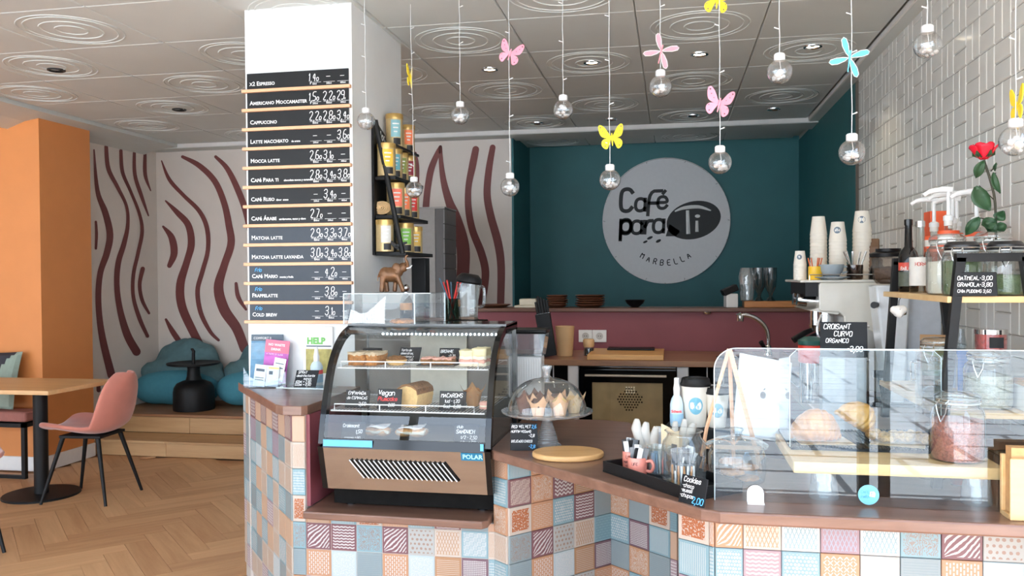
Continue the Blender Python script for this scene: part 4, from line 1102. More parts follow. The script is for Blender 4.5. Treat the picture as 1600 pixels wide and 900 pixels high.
# cakes on the shelves (all free standing on wire)
M_cake = mat('brown_cake', srgb(176, 118, 64), .85, var=.3, scale=90, bump=.5, bscale=160); M_icing = mat('crumb_icing', srgb(212, 190, 158), .85, var=.2, scale=120, bump=.5)
M_nut = mat('nutty_crust', srgb(150, 104, 62), .8, var=.4, scale=140, bump=.7); M_sponge = mat('yellow_sponge', srgb(228, 190, 128), .85, var=.1, scale=90, bump=.3)
M_pinkc = mat('pink_cream', srgb(226, 168, 150), .6, var=.15, scale=60); M_creamc = mat('white_cream', srgb(240, 230, 206), .6, var=.08)
M_plate = mat('slate_plate', srgb(70, 68, 66), .6)
def wob(ob, amt, sc):
    from mathutils import noise as nz
    bm = bmesh.new(); bm.from_mesh(ob.data); bmesh.ops.subdivide_edges(bm, edges=bm.edges, cuts=4, use_grid_fill=True)
    for v in bm.verts: v.co += Vector((nz.noise(v.co*sc), nz.noise(v.co*sc+Vector((5,1,2))), nz.noise(v.co*sc+Vector((1,9,4)))))*amt
    bm.to_mesh(ob.data); bm.free(); ob.data.polygons.foreach_set('use_smooth', [True]*len(ob.data.polygons))
def xat(px, Y): return at(px, 600, Y=Y).x
Y1_ = CYo+.22
for lab, a, c, h in (('cut block of crumbly carrot cake on the top display shelf', 553, 578, .052), ('second block of crumbly carrot cake beside the first', 579, 598, .052)):
    x0, x1 = xat(a, Y1_), xat(c, Y1_); t = thing('cake_slice', lab, 'cake', ((x0+x1)/2, Y1_, shelf_z(0)), R_(-8), 'cakes in the display')
    w = (x1-x0)/2
    k = MB().box(-w, w, -.05, .05, .001, h*.82).build('sponge', M_cake, t); wob(k, .006, 60)
    k = MB().box(-w, w, -.05, .05, h*.80, h).build('crumb_topping', M_icing, t); wob(k, .008, 80)
x = xat(620, Y1_); t = thing('nut_tart', 'small nut topped tart on the top display shelf', 'cake', (x, Y1_, shelf_z(0)), 0, 'cakes in the display')
MB().lathe([(.030,.001),(.040,.012),(.042,.022),(.036,.022)], 20).build('crust', M_sponge, t, True)
k = MB().ball((0,0,.024), (.038,.038,.012), 16, 8).build('nut_topping', M_nut, t); wob(k, .008, 90)
x = xat(685, Y1_); t = thing('brownie_plate', 'dark glazed cake pieces with pink glaze on the top display shelf', 'cake', (x, Y1_, shelf_z(0)), 0, 'cakes in the display')
MB().box(-.075,.075,-.05,.05,.001,.006).build('tray', M_plate, t)
for dx in (-.04, .005, .045):
    k = MB().box(dx-.022, dx+.022, -.035, .035, .006, .026).build('piece', M_nut, t); wob(k, .006, 70)
    k = MB().box(dx-.02, dx+.02, -.032, .032, .026, .032).build('glaze', M_pinkc, t); wob(k, .008, 70)
Yb = CYo+.235
for lab, a, c, h in (('white layered sandwich with pink filling on the top display shelf', 722, 744, .062), ('taller white layered sandwich with pink filling against the display side', 742, 764, .070)):
    x0, x1 = xat(a, Yb), min(xat(c, Yb), cx+xi-.004); t = thing('layered_sandwich', lab, 'sandwich', ((x0+x1)/2, Yb, shelf_z(0)), 0, 'sandwiches in the display'); w = (x1-x0)/2-.001
    for i, (z0, z1, mm) in enumerate(((.001,.016,M_creamc),(.016,.028,M_pinkc),(.028,.040,M_creamc),(.040,h,mat('pale_bread', srgb(238, 224, 178), .85, var=.06, bump=.2)))):
        k = MB().box(-w, w, -.045, .045, z0, z1).build('layer', mm, t); wob(k, .004 if i != 1 else .010, 60)
Y2_ = CYo+.20
x0, x1 = xat(630, Y2_), xat(667, Y2_); t = thing('loaf_cake', 'golden loaf cake end with dark crust on the middle display shelf', 'cake', ((x0+x1)/2, Y2_, shelf_z(1)), R_(-14), 'cakes in the display')
w = (x1-x0)/2; pf = [(-w*.82,.001),(w*.82,.001),(w,.045),(w*.86,.066),(w*.45,.078),(0,.082),(-w*.45,.078),(-w*.86,.066),(-w,.045)]
k = MB().prismy(pf, -.06, .06).build('crumb', M_sponge, t, True)
k = MB().prismy([(-w*.95,.05),(-w*.9,.066),(-w*.45,.079),(0,.083),(w*.45,.079),(w*.9,.066),(w*.95,.05),(w*1.0,.054),(w*.9,.072),(w*.45,.087),(0,.091),(-w*.45,.087),(-w*.9,.072),(-w*1.0,.054)], -.063, .063).build('crust', M_nut, t)
def tulip_muffin(label, loc, s=1.0, rz=0, top=None, group='muffins in tulip papers', paper=None):
    t = thing('muffin', label, 'muffin', loc, rz, group)
    paper = paper or mat('tulip_paper', srgb(226, 172, 126), .8, var=.12, scale=25)
    n_ = 32; vs = []; fs = []
    for j, (r, z) in enumerate([(.024,0),(.029,.02),(.034,.042),(.041,.058),(.047,.07)]):
        for k in range(n_):
            a = 2*math.pi*k/n_; pk = abs(math.sin(2*a))
            zz = z+(.026*(1-pk)**1.3-.008*pk if j == 4 else (.008*(1-pk) if j == 3 else 0)); rr = r*(1+.04*math.cos(8*a))+(.008*(1-pk) if j == 4 else 0)
            vs.append((rr*math.cos(a)*s, rr*math.sin(a)*s, zz*s))
    for j in range(4):
        for k in range(n_): fs.append((j*n_+k, j*n_+(k+1)%n_, (j+1)*n_+(k+1)%n_, (j+1)*n_+k))
    fs.append(tuple(range(n_))[::-1])
    ob = MB().add(vs, fs).build('tulip_paper', paper, t, True)
    k = MB().ball((0,0,.052*s), (.036*s,.036*s,.026*s), 16, 10).build('crumb_top', top or M_sponge, t, True); wob(k, .006*s, 70)
    return t
x = xat(739, CYo+.22); tulip_muffin('muffin in a brown tulip paper on the middle display shelf', (x, CYo+.22, shelf_z(1)), .92, .3, M_cake, paper=mat('kraft_tulip', srgb(172, 128, 82), .8, var=.12))
t = thing('pink_macaron', 'pink macaron beside the side glass on the middle display shelf', 'macaron', (cx+xi-.03, CYo+.14, shelf_z(1)+.001))
MB().lathe([(.001,0),(.018,.001),(.021,.006),(.021,.010)], 16).build('bottom_shell', M_pinkc, t, True); MB().lathe([(.019,.010),(.019,.016)], 16).build('filling', M_creamc, t); MB().lathe([(.021,.016),(.021,.022),(.016,.029),(.001,.031)], 16).build('top_shell', M_pinkc, t, True)
for lab, px in (('wrapped filled roll on the floor of the display', 590), ('larger wrapped filled roll on the floor of the display', 642)):
    Yf = CYo+.20; x = xat(px, Yf); s = 1 if px < 600 else 1.25
    t = thing('filled_roll', lab, 'sandwich', (x, Yf, shelf_z(2)), 0, 'rolls in the display')
    blob('bread', [((-.025*s,0,.02),(.03*s,.03,.019)), ((.02*s,0,.022),(.035*s,.032,.021))], mat('roll_bread', srgb(206, 160, 112), .8, var=.15, scale=50), t, .004, 3)
    k = MB().box(-.045*s,.048*s,-.034,.034,.018,.028).build('filling', M_creamc, t); wob(k, .012, 50)
    k = MB().box(-.03*s,.045*s,-.03,.03,.044,.047).build('paper_wrap', M_paper, t); wob(k, .012, 30)
# tags inside the display
cz = R_(0)
chalk_sign('grey tag reading bizcocho on the top display shelf', (xat(582, CYo+.31), CYo+.31, shelf_z(0)), cz, .085, .060, R_(12), [('BIZCOCHO', .005, .035, .013, Wc), ('naranja 2,80', .006, .014, .009, Wc)], shear=-.05)
chalk_sign('grey slanted tag reading tarta de on the top display shelf', (xat(638, CYo+.31), CYo+.31, shelf_z(0)), cz, .090, .064, R_(10), [('Tarta de', .006, .047, .009, Wc), ('almendras,', .006, .034, .009, Wc), ('arandanos y', .006, .021, .008, Wc), ('limon 2,80', .02, .008, .008, Wc)], shear=.16)
chalk_sign('grey tag reading brownie on the top display shelf', (xat(702, CYo+.31), CYo+.31, shelf_z(0)), cz, .085, .062, R_(10), [('BROWNIE', .006, .042, .012, Wc), ('-3,20', .04, .025, .010, Wc), ('gluten', .028, .010, .010, Wc)])
chalk_sign('pale tag reading empanada de espinacas on the middle display shelf', (xat(557, CYo+.10), CYo+.10, shelf_z(1)), cz, .098, .070, R_(14), [('EMPANADA', .010, .052, .013, Wc), ('de ESPINACAS', .006, .034, .011, Wc), ('2,50', .055, .010, .013, Wc)])
chalk_sign('black tag reading vegan plumcake on the middle display shelf', (xat(607, CYo+.09), CYo+.09, shelf_z(1)), cz, .098, .078, R_(14), [('Vegan', .004, .053, .019, Wc), ('Plumcake', .003, .032, .015, Rc), ('2.80', .045, .010, .012, Wc)])
chalk_sign('dark tag reading macarons on the middle display shelf', (xat(706, CYo+.09), CYo+.09, shelf_z(1)), cz, .105, .074, R_(14), [('MACARONS', .007, .050, .015, Wc), ('1ud - 1,20', .022, .030, .012, Wc), ('6ud - 6,00', .018, .010, .012, Wc)])
chalk_sign('grey tag reading croissant on the floor of the display', (xat(550, CYo+.07), CYo+.07, shelf_z(2)), cz, .098, .080, R_(12), [('Croissant', .006, .058, .012, Wc), ('1,50', .06, .036, .013, Wc), ('cacao 1,80', .014, .012, .011, Wc)])
chalk_sign('dark tag reading club sandwich on the floor of the display', (xat(727, CYo+.07), CYo+.07, shelf_z(2)), cz, .098, .082, R_(12), [('club', .012, .066, .010, Wc), ('SANDWICH', .010, .046, .014, Wc), ('1/2 - 2,50', .028, .026, .012, Wc), ('1/1 - 4,50', .028, .007, .012, Wc)])
# acrylic box on top of the display, paper, cookie, elephant
bx0, bx1_, by0, by1, bz0, bz1 = -1.335, -1.03, 3.25, 3.46, ZS+.709, ZS+.833
t = thing('acrylic_box', 'clear acrylic lidded box standing on top of the cake display', 'box', (0,0,0))
for nm, b_ in (('front_wall',(bx0,bx1_,by0,by0+.003,bz0,bz1)), ('back_wall',(bx0,bx1_+.07,by1-.003,by1,bz0,bz1)), ('end_wall',(bx0,bx0+.003,by0,by1,bz0,bz1)), ('end_wall',(bx1_-.003,bx1_,by0,by1,bz0,bz1)), ('lid',(bx0,bx1_+.07,by0,by1,bz1,bz1+.003))):
    MB().box(*b_).build(nm, M_plexi, t)
for (x, y) in ((bx0,by0),(bx1_,by0),(bx1_+.07,by1)): MB().box(x-.002,x+.002,y-.002,y+.002,bz0,bz1).build('polished_edge', M_edge, t)
MB().box(bx0,bx1_+.07,by0-.002,by0+.001,bz1,bz1+.003).build('polished_edge', M_edge, t)
mb = MB(); N_ = 14
for i in range(N_):
    for j in range(8):
        def pf_(u, v): 
            zt = .018+.088*(max(0,u-.25)/.75)**1.4+.035*(1-u)**2
            return (bx0+.006+u*.172*(1-.05*v), by0+.012+.06*(1-u)*.3+.012*math.sin(u*5+v*2)+.02*v*v, bz0+.002+zt*v*1.05+(.004*math.sin(u*9) if v == 1 else 0))
        mb.add([pf_(i/N_,j/8),pf_((i+1)/N_,j/8),pf_((i+1)/N_,(j+1)/8),pf_(i/N_,(j+1)/8)], [(0,1,2,3)])
ob = mb.build('greaseproof_paper', M_paper, None, True); tag(ob, 'crumpled white greaseproof paper inside the acrylic box', 'paper'); sd = ob.modifiers.new('t','SOLIDIFY'); sd.thickness = .0015
t = thing('cookie', 'flat golden cookie lying in the acrylic box', 'cookie', (-1.105, 3.33, bz0+.001)); k = MB().lathe([(.001,0),(.052,0),(.056,.006),(.05,.013),(.001,.016)], 24).build('cookie_body', M_cake, t, True); wob(k, .003, 60)
k = MB().lathe([(.001,.0155),(.036,.0145),(.03,.018),(.001,.019)], 18).build('nut_topping', M_nut, t, True)
M_bronze = mat('patinated_bronze', srgb(104, 72, 46), .38, .4, var=.42, scale=34)
eb = [((0,0,.075),(.042,.030,.032)), ((-.022,0,.078),(.028,.028,.030)), ((.030,0,.088),(.024,.024,.026)), ((.052,0,.105),(.021,.018,.021)),
      ([(-.03,-.014,.07),(-.034,-.015,.035),(-.036,-.015,.002)],[.015,.011,.011]), ([(-.026,.014,.07),(-.022,.015,.035),(-.018,.015,.002)],[.015,.011,.011]),
      ([(.026,-.014,.075),(.040,-.015,.04),(.056,-.015,.002)],[.014,.010,.010]), ([(.02,.014,.075),(.018,.015,.04),(.014,.015,.002)],[.014,.010,.010]),
      ([(.062,0,.104),(.072,0,.112),(.070,0,.128),(.062,0,.142),(.066,0,.154),(.074,0,.157)],[.011,.0085,.0065,.0055,.005,.004]),
      ([(-.046,0,.085),(-.054,0,.070),(-.055,0,.045)],[.004,.003,.0025])]
t = thing('elephant_figurine', 'bronze elephant figurine with raised trunk on the acrylic box', 'figurine', (-1.168, 3.36, bz1+.004), R_(12))
blob('elephant_body', eb, M_bronze, t, .0035, 2)
for s_ in (-1, 1):
    mb = MB(Matrix.Translation((.036, s_*.019, .106)) @ Matrix.Rotation(R_(25*s_), 4, 'Z')); mb.ball((-.012,s_*.003,-.006), (.020,.004,.024), 12, 8); mb.build('ear', M_bronze, t, True)
    MB().tube([(.066,s_*.008,.100),(.082,s_*.010,.104),(.090,s_*.010,.114)], [.003,.0025,.001], 6).build('tusk', M_paper, t, True)
    MB().ball((.064, s_*.015, .114), .0022, 6, 4).build('eye', M_blackgl, t, True)

# ================================================================== LEAFLET CORNER
q = at(415, 604, Z=ZL)
t = thing('leaflet_holder', 'clear acrylic leaflet holder on the small bar top', 'leaflet holder', (q.x+.02, 3.545, ZL), R_(4))
MB().box(-.10,.10,-.045,.045,0,.004).build('base', M_plexi, t)
mb = MB(); mb.prismy([(-.10,.004),(.10,.004),(.10,.08),(.07,.045),(.02,.03),(-.03,.03),(-.075,.055),(-.10,.095)], -.045, -.042); mb.build('front_lip', glass('milky_acrylic', (.80,.86,.9,1), .10, 3), t)
MB().box(-.10,.10,.042,.045,0,.20).build('back_wall', M_plexi, t)
M_l1, M_l2, M_l3 = mat('brochure_blue', srgb(88, 136, 168), .45, var=.25, scale=25), mat('brochure_magenta', srgb(178, 84, 168), .45, var=.2, scale=30), mat('card_pale', srgb(214, 228, 234), .5, var=.1, scale=60)
hx, hy = q.x+.02, 3.545
def leaflet(label, dx, dy, z0, w, h, tilt, m, lines=(), mm=None, cat='leaflet'):
    t = thing('leaflet', label, cat, (hx+dx, hy+dy, ZL+z0), R_(4), 'leaflets by the menu pillar')
    M0 = Matrix.Rotation(R_(tilt), 4, 'Y') @ Matrix.Rotation(-.10, 4, 'X')
    MB(M0).box(-w/2, w/2, 0, .0025, 0, h).build('sheet', m, t)
    for k, (x, z, ww, hh, m2) in enumerate(lines): MB(M0).box(x-ww/2, x+ww/2, -.0008, 0, z-hh/2, z+hh/2).build('print_block', m2, t)
    return t, M0
gd = mat('slate_print', srgb(74, 88, 100), .5); pkp = mat('coral_print', srgb(232, 106, 130), .5); yel = mat('ochre_print', srgb(214, 196, 120), .5)
t1, M0 = leaflet('blue travel brochure with a slate title band', -.028, .028, .004, .155, .235, 0, M_l1, [(0,.220,.155,.030,gd)]); 
mb = MB(M0); typeset(mb, 'COMFORT II', -.066, -.0018, .213, .0155); mb.build('lettering', M_paper, t1)
t2, M0 = leaflet('magenta brochure with a coral top, leaning in front of the blue one', .02, .008, .02, .115, .195, 5, M_l2, [(0,.165,.115,.058,pkp)])
mb = MB(M0); typeset(mb, 'NO WASTE', -.043, -.0018, .168, .0155, bold=.0004); typeset(mb, 'DRINK', -.028, -.0018, .147, .0155, bold=.0004); typeset(mb, 'A TASTE OF GLASS', -.048, -.0018, .126, .0095); mb.build('lettering', M_paper, t2)
leaflet('pale visiting card standing in the leaflet holder, nearer the wall edge', -.035, -.030, .006, .055, .100, 6, M_l3, [(0,.075,.04,.012,gd),(0,.04,.04,.003,gd),(0,.03,.04,.003,gd)])
leaflet('pale visiting card with a dark stamp, standing in the leaflet holder', .028, -.028, .006, .060, .095, 4, M_l3, [(-.008,.062,.018,.016,gd),(.004,.084,.05,.008,yel)])
leaflet('white ruled card leaning against the magenta brochure', .045, -.012, .03, .055, .105, 10, M_paper, [(0,.08,.04,.004,gd),(0,.06,.04,.004,gd)])
# framed poster behind the spray bottle
fx = at(505, 560, Y=3.60).x
t = thing('charity_poster', 'white framed poster headed help, leaning on the menu pillar', 'poster', (fx+.0, 3.605, ZL))
MB().box(-.105, .045, 0, .012, 0, .275).build('frame', M_whitepl, t, bevel=.003)
ox = -.092
MB().box(ox, .040, -.0012, 0, .02, .255).build('print', M_paper, t)
mb = MB(); typeset(mb, 'HELP', ox+.012, -.0025, .196, .040, bold=.0022); mb.build('lettering', mat('poster_green', srgb(112, 178, 92), .6), t)
MB().box(ox+.008,.038,-.002,0,.182,.188).build('print_block', gd, t); MB().box(ox+.005,.040,-.002,0,.06,.172).build('photo_print', mat('poster_photo', srgb(170, 160, 96), .6, var=.35, scale=28), t)
t = thing('spray_bottle', 'small white spray bottle in front of the framed poster', 'bottle', (at(492, 600, Y=3.50).x, 3.52, ZL))
MB().lathe([(.026,0),(.028,.004),(.028,.10),(.022,.115),(.012,.125)], 20).build('body', mat('milky_plastic', srgb(206, 226, 236), .3), t, True)
MB().lathe([(.013,.125),(.014,.145),(.010,.165),(.007,.185),(.003,.19)], 16).build('cap', M_whitepl, t, True)
MB().lathe([(.0285,.068),(.0285,.086)], 20, cap=(False,False)).build('label_band', mat('label_red', srgb(222, 90, 90), .6), t)
MB().lathe([(.0285,.030),(.0285,.064)], 20, cap=(False,False)).build('label_field', mat('label_blue', srgb(160, 200, 226), .6), t)
t = thing('acrylic_riser', 'low clear acrylic riser under the disinfectant price sign', 'stand', (-1.60, 3.40, ZL), R_(-2))
MB().box(-.09,.16,-.05,.05,.022,.026).build('top_plate', M_plexi, t); MB().box(-.09,.16,-.052,-.049,.0,.026).build('front_edge', M_plexi, t); MB().box(-.09,.16,.049,.052,.0,.026).build('back_edge', M_plexi, t)
MB().box(-.09,.16,-.0535,-.052,.022,.0265).build('polished_edge', M_edge, t)
q = at(472, 612, Y=3.36)
chalk_sign('black price sign reading spray disinfectant on the acrylic riser', (q.x, 3.385, ZL+.0265), R_(6), .100, .072, R_(10), [('SPRAY', .010, .057, .0115, Wc), ('desinfectante', .006, .043, .0098, Wc), ('(manos)', .040, .030, .0098, Wc), ('100ml = 2,80', .006, .0165, .0105, Wc), ('500ml = 8,80', .004, .004, .0105, Wc)], shear=.16)

# ================================================================== MAIN COUNTER, NEAR THE DISPLAY
# cake stand with dome
M_press = glass('pressed_glass', (.90,.93,.94,1), .18, 1.4, .02, .6, milk=.16)
cs = thing('cake_stand', 'glass pedestal cake stand under a ribbed glass dome', 'cake stand', (-.463, 3.085, ZM))
prof = [(.052,0),(.054,.006),(.048,.012)]
for k in range(12): r = .045-.0026*k; prof += [(r,.014+k*.0085),(r-.0045,.018+k*.0085)]
prof += [(.014,.116),(.03,.122)]
MB().lathe(prof, 28).build('pedestal', M_press, cs, True)
MB().lathe([(.001,.122),(.12,.122),(.155,.124),(.170,.131),(.172,.137),(.168,.137),(.152,.129),(.12,.127),(.001,.127)], 56).build('plate', M_press, cs, True)
dp = [(.146,.129)]+[(.148*math.cos(a)**.82*(1+(.007 if i % 2 else 0)*(i > 8)), .131+.128*math.sin(a)) for i, a in enumerate([k*math.pi/2/22 for k in range(21)])]+[(.018,.262)]
dome = MB().lathe(dp, 48, cap=(False, False)).build('dome', M_jar, cs, True)
MB().lathe([(.018,.262),(.012,.268),(.014,.282),(.020,.298),(.020,.304),(.012,.307),(.001,.307)], 24).build('knob', M_press, dome, True)
M_rv = mat('red_velvet_crumb', srgb(112, 58, 48), .85, var=.25, scale=80, bump=.5); M_ch = mat('chocolate_crumb', srgb(92, 58, 44), .85, var=.3, scale=80, bump=.5)
tp_ = mat('brown_tulip', srgb(120, 76, 60), .8, var=.12); tq_ = mat('peach_tulip', srgb(232, 184, 144), .8, var=.1)
for lab, dx, dy, rz, top, pp in (('red velvet muffin in dark paper under the dome', -.085, .0, .2, M_rv, tp_), ('muffin in peach tulip paper at the front under the dome', -.022, -.075, .6, M_ch, tq_), ('muffin in peach tulip paper beside a paper point under the dome', .055, -.05, .1, M_sponge, tq_),
        ('muffin in tall peach tulip paper at the back under the dome', .028, .06, .9, M_ch, tq_), ('dark muffin half hidden at the back under the dome', -.05, .08, .4, M_ch, tp_), ('small peach paper muffin at the rim under the dome', .10, .015, .4, M_sponge, mat('cream_tulip', srgb(226, 198, 160), .8))):
    tulip_muffin(lab, (-.463+dx, 3.085+dy, ZM+.1275), .82, rz, top, 'muffins under the dome', pp)
chalk_sign('black sign reading red velvet beside the cake stand', (-.537, 3.0, ZM), R_(8), .100, .100, R_(9), [('RED VELVET', .005, .082, .0105, Wc), ('2,6', .078, .082, .011, Bc), ('MUFFIN VEGANO', .003, .065, .0088, Wc), ('-2,8', .068, .050, .010, Wc), ('DELICADO CHOCO', .004, .030, .0085, Wc), ('-2,8', .068, .010, .011, Bc)])
t = thing('wooden_board', 'oval olive wood serving board on the brown counter', 'serving board', (-.365, 2.925, ZM), R_(12))
E_ = lambda r1, r2, z0, z1: MB().prism([(r1*math.cos(a*math.pi/24), r2*math.sin(a*math.pi/24)) for a in range(48)], z0, z1)
E_(.127, .100, .0, .020).build('board_body', M_board, t, bevel=.007, seg=3)
# black tray with its mugs, jars and sachets
td = math.atan2(2.381-2.716, .055+.225)
tray = thing('counter_tray', 'long shallow black tray along the angled counter edge', 'tray', (-.225, 2.716, ZM), td)
TL, TD, th_ = .425, .20, .036
mb = MB(); mb.box(0,TL,0,TD,0,.006); mb.build('tray_floor', M_black, tray)
for nm, b_ in (('tray_side',(0,TL,0,.008,.006,th_)),('tray_side',(0,TL,TD-.008,TD,.006,th_)),('tray_side',(0,.008,.008,TD-.008,.006,th_)),('tray_side',(TL-.008,TL,.008,TD-.008,.006,th_))): MB().box(*b_).build(nm, M_black, tray, bevel=.0015)
def on_tray(u, v): c_, s_ = math.cos(td), math.sin(td); return (-.225+u*c_-v*s_, 2.716+u*s_+v*c_, ZM+.0062)
M_pmug = mat('pink_glazed_mug', srgb(228, 142, 126), .25, var=.03)
M_sach = [mat('sachet_white', srgb(226, 226, 224), .6, var=.1, scale=90), mat('sachet_grey', srgb(120, 124, 128), .5, var=.2, scale=90), mat('sachet_black', srgb(40, 40, 42), .5, var=.2)]
M_inkp = mat('mug_ink', srgb(70, 40, 40), .6)
def mug(label, loc, rz, words):
    t = thing('pink_mug', label, 'mug', loc, rz, 'pink mugs on the black tray')
    MB().lathe([(.026,0),(.030,.003),(.031,.010),(.031,.052),(.0295,.056),(.028,.052),(.028,.008),(.001,.006)], 28, cap=(True, False)).build('mug_body', M_pmug, t, True)
    MB().tube(curve_pts([(.030,0,.044),(.047,0,.046),(.054,0,.030),(.046,0,.014),(.030,0,.014)], 5), .0052, 8).build('handle', M_pmug, t, True)
    if words:
        mb = MB()
        for k, (s, z, hh) in enumerate(words):
            m2 = MB(); wd = swidth(s, hh); stroke(m2, s, -wd/2, z, hh, hh*.16, 0, .1)
            for v in m2.v: a = v.x/.0313; mb.v.append(Vector((.0315*math.sin(a), -.0315*math.cos(a), v.z)))
            n0 = len(mb.v)-len(m2.v); mb.f += [tuple(i+n0 for i in f) for f in m2.f]
        mb2 = MB(Matrix.Rotation(-.25-rz, 4, 'Z')); mb2.add(mb.v, mb.f); mb2.build('lettering', M_inkp, t)
    return t
m1p = on_tray(.024, .100); m2p = on_tray(.106, .060)
mug('pink mug packed with sugar sachets on the black tray', m1p, R_(75), [('LIFE', .036, .010), ('begins after', .022, .0062), ('coffee', .010, .0062)])
mug('pink mug with its handle showing, beside the sachet packed mug', m2p, R_(-20), [('LIFE', .034, .009)])
def sachet(px_, py_, z, h, tx, ty, m, w=.016, rz=0, label='', grp='sugar sachets'):
    me = MB().box(-w/2, w/2, -.002, .002, 0, h).build('sugar_sachet', m); me.location = (px_, py_, z); me.rotation_euler = (ty, tx, rz); tag(me, label, 'sachet', grp); return me
rr = random.Random(3)
for k in range(9):
    a = k*.7; sachet(m1p[0]+.016*math.cos(a), m1p[1]+.014*math.sin(a), ZM+.02, .075+.01*rr.random(), rr.uniform(-.15,.15), rr.uniform(-.15,.15), M_sach[k % 3], rz=rr.uniform(-.6,.6), label='printed sugar sachet standing in the pink mug', grp='sachets in the pink mug')
for k in range(6):
    a = k*1.05+.4; sachet(m2p[0]+.015*math.cos(a), m2p[1]+.013*math.sin(a), ZM+.02, .06+.02*rr.random(), rr.uniform(-.25,.25), rr.uniform(-.2,.2), M_sach[(k+2) % 3] if k else M_sach[0], rz=rr.uniform(-.6,.6), label='sachet standing in the handled pink mug', grp='sachets in the second pink mug')
def jar(name, label, loc, prof, cat='jar', lid=None, m=None, n_=36):
    t = thing(name, label, cat, loc); MB().lathe(prof, n_, cap=(True, False)).build('glass_body', m or M_jar, t, True)
    if lid:
        l = MB().lathe(lid, n_, cap=(False, True)).build('glass_lid', m or M_jar, t, True)
    return t
js = on_tray(.135, .125)
jar('sachet_jar', 'small straight glass holding pale blue sweetener sachets', js, [(.036,0),(.040,.004),(.040,.083),(.042,.088),(.040,.088),(.038,.083),(.038,.006),(.001,.005)])
M_bs = mat('blue_sachet', srgb(150, 182, 214), .5, var=.1, scale=60)
for k in range(12):
    a = k*.55; sachet(js[0]+.022*math.cos(a), js[1]+.02*math.sin(a), ZM+.013, .062, rr.uniform(-.06,.06), rr.uniform(-.06,.06), M_bs if k % 3 else M_sach[0], .012, rr.uniform(0, 3), 'pale blue sweetener sachet in the small glass', 'sweetener sachets in the small glass')
jb = on_tray(.268, .112)
jar('open_glass_jar', 'big open glass jar crammed with printed sugar sachets and wrapped sticks', jb, [(.060,0),(.066,.004),(.067,.015),(.067,.105),(.063,.128),(.052,.142),(.050,.150),(.054,.157),(.058,.160),(.054,.163)], m=M_jar)
for k in range(40):
    a, e = rr.uniform(0, 6.3), rr.uniform(.016, .038); sachet(jb[0]+e*math.cos(a), jb[1]+e*math.sin(a), ZM+.016+.055*(k % 2)*rr.random(), .058, rr.uniform(-.32,.32), rr.uniform(-.2,.2), M_sach[(k*2+k//3) % 3], .021, rr.uniform(0, 3.1), 'black and white sugar sachet in the big open jar', 'sachets in the big open jar')
M_bst = mat('brown_stick', srgb(186, 132, 84), .5, var=.2, scale=60)
for k in range(8):
    sachet(jb[0]-.034+.009*k, jb[1]-.050+.0012*abs(k-4)**2, ZM+.012, .056, rr.uniform(-.05,.05), 0, M_bst if k % 2 == 0 else M_sach[0], .006, 0, 'thin brown wrapped sugar stick at the front of the big open jar', 'brown sticks in the big open jar')
# wrapped spoons
q0 = on_tray(.105, .165)
t = thing('cutlery_bundle', 'bundle of pale grey wrapped cutlery fanned upright behind the mugs', 'cutlery', (q0[0]-.012, q0[1]+.06, ZM)); t.scale = (1.12, 1, 1.18)
M_gw = mat('grey_wrap', srgb(200, 196, 188), .6, var=.08, scale=30)
for k in range(7):
    a = -.30+.11*k; x = -.045+.016*k
    blob('wrapped_piece', [([(x,.004*k,.0),(x+.02*math.sin(a),.004*k,.05),(x+.16*math.sin(a)*.5+.012*(k>2),.004*k,.085+.028*math.cos(k*.9)),(x+.11*math.sin(a)+.012,.004*k,.125+.012*math.cos(k*1.3))],[.011,.014,.016,.008])], M_gw, t, .0035, 3)
t = thing('white_carton', 'small white carton behind the sweetener glass', 'carton', (-.035, 2.895, ZM), R_(-15)); MB().box(-.026,.026,-.02,.02,0,.105).build('carton_body', mat('pale_card', srgb(206, 216, 226), .6), t, bevel=.002); MB().prismx([(-.02,.105),(.02,.105),(.016,.118),(-.016,.118)], -.026, .026).build('flap', M_paper, t)
chalk_sign('tilted black sign reading cookies leaning on the tray corner', (.048, 2.362, ZM), td+R_(8), .092, .078, R_(14), [('Cookies', .010, .060, .014, Wc), ('-choco', .008, .044, .0105, Wc), ('-muesli', .006, .031, .0105, Wc), ('-chupas', .004, .017, .0105, Wc), ('2,00', .048, .006, .017, Bc)])
# cookie jar with wide lid
t = jar('cookie_jar', 'wide glass cookie jar with a domed glass lid, half behind the screen', (.195, 2.665, ZM), [(.075,0),(.083,.004),(.088,.03),(.088,.085),(.080,.100),(.078,.104)], lid=[(.082,.104),(.094,.107),(.096,.113),(.085,.120),(.06,.131),(.03,.138),(.018,.141),(.016,.150),(.022,.160),(.016,.166),(.001,.168)])
for k in range(5):
    c_ = thing('biscuit', 'round biscuit lying in the wide cookie jar', 'cookie', (.195+.03*math.cos(k*2.1), 2.665+.03*math.sin(k*2.1), ZM+.006+.011*k), 0, 'biscuits in the cookie jar'); kb = MB().lathe([(.001,0),(.036,0),(.038,.005),(.034,.009),(.001,.010)], 20).build('biscuit_body', M_cake, c_, True); wob(kb, .002, 70)
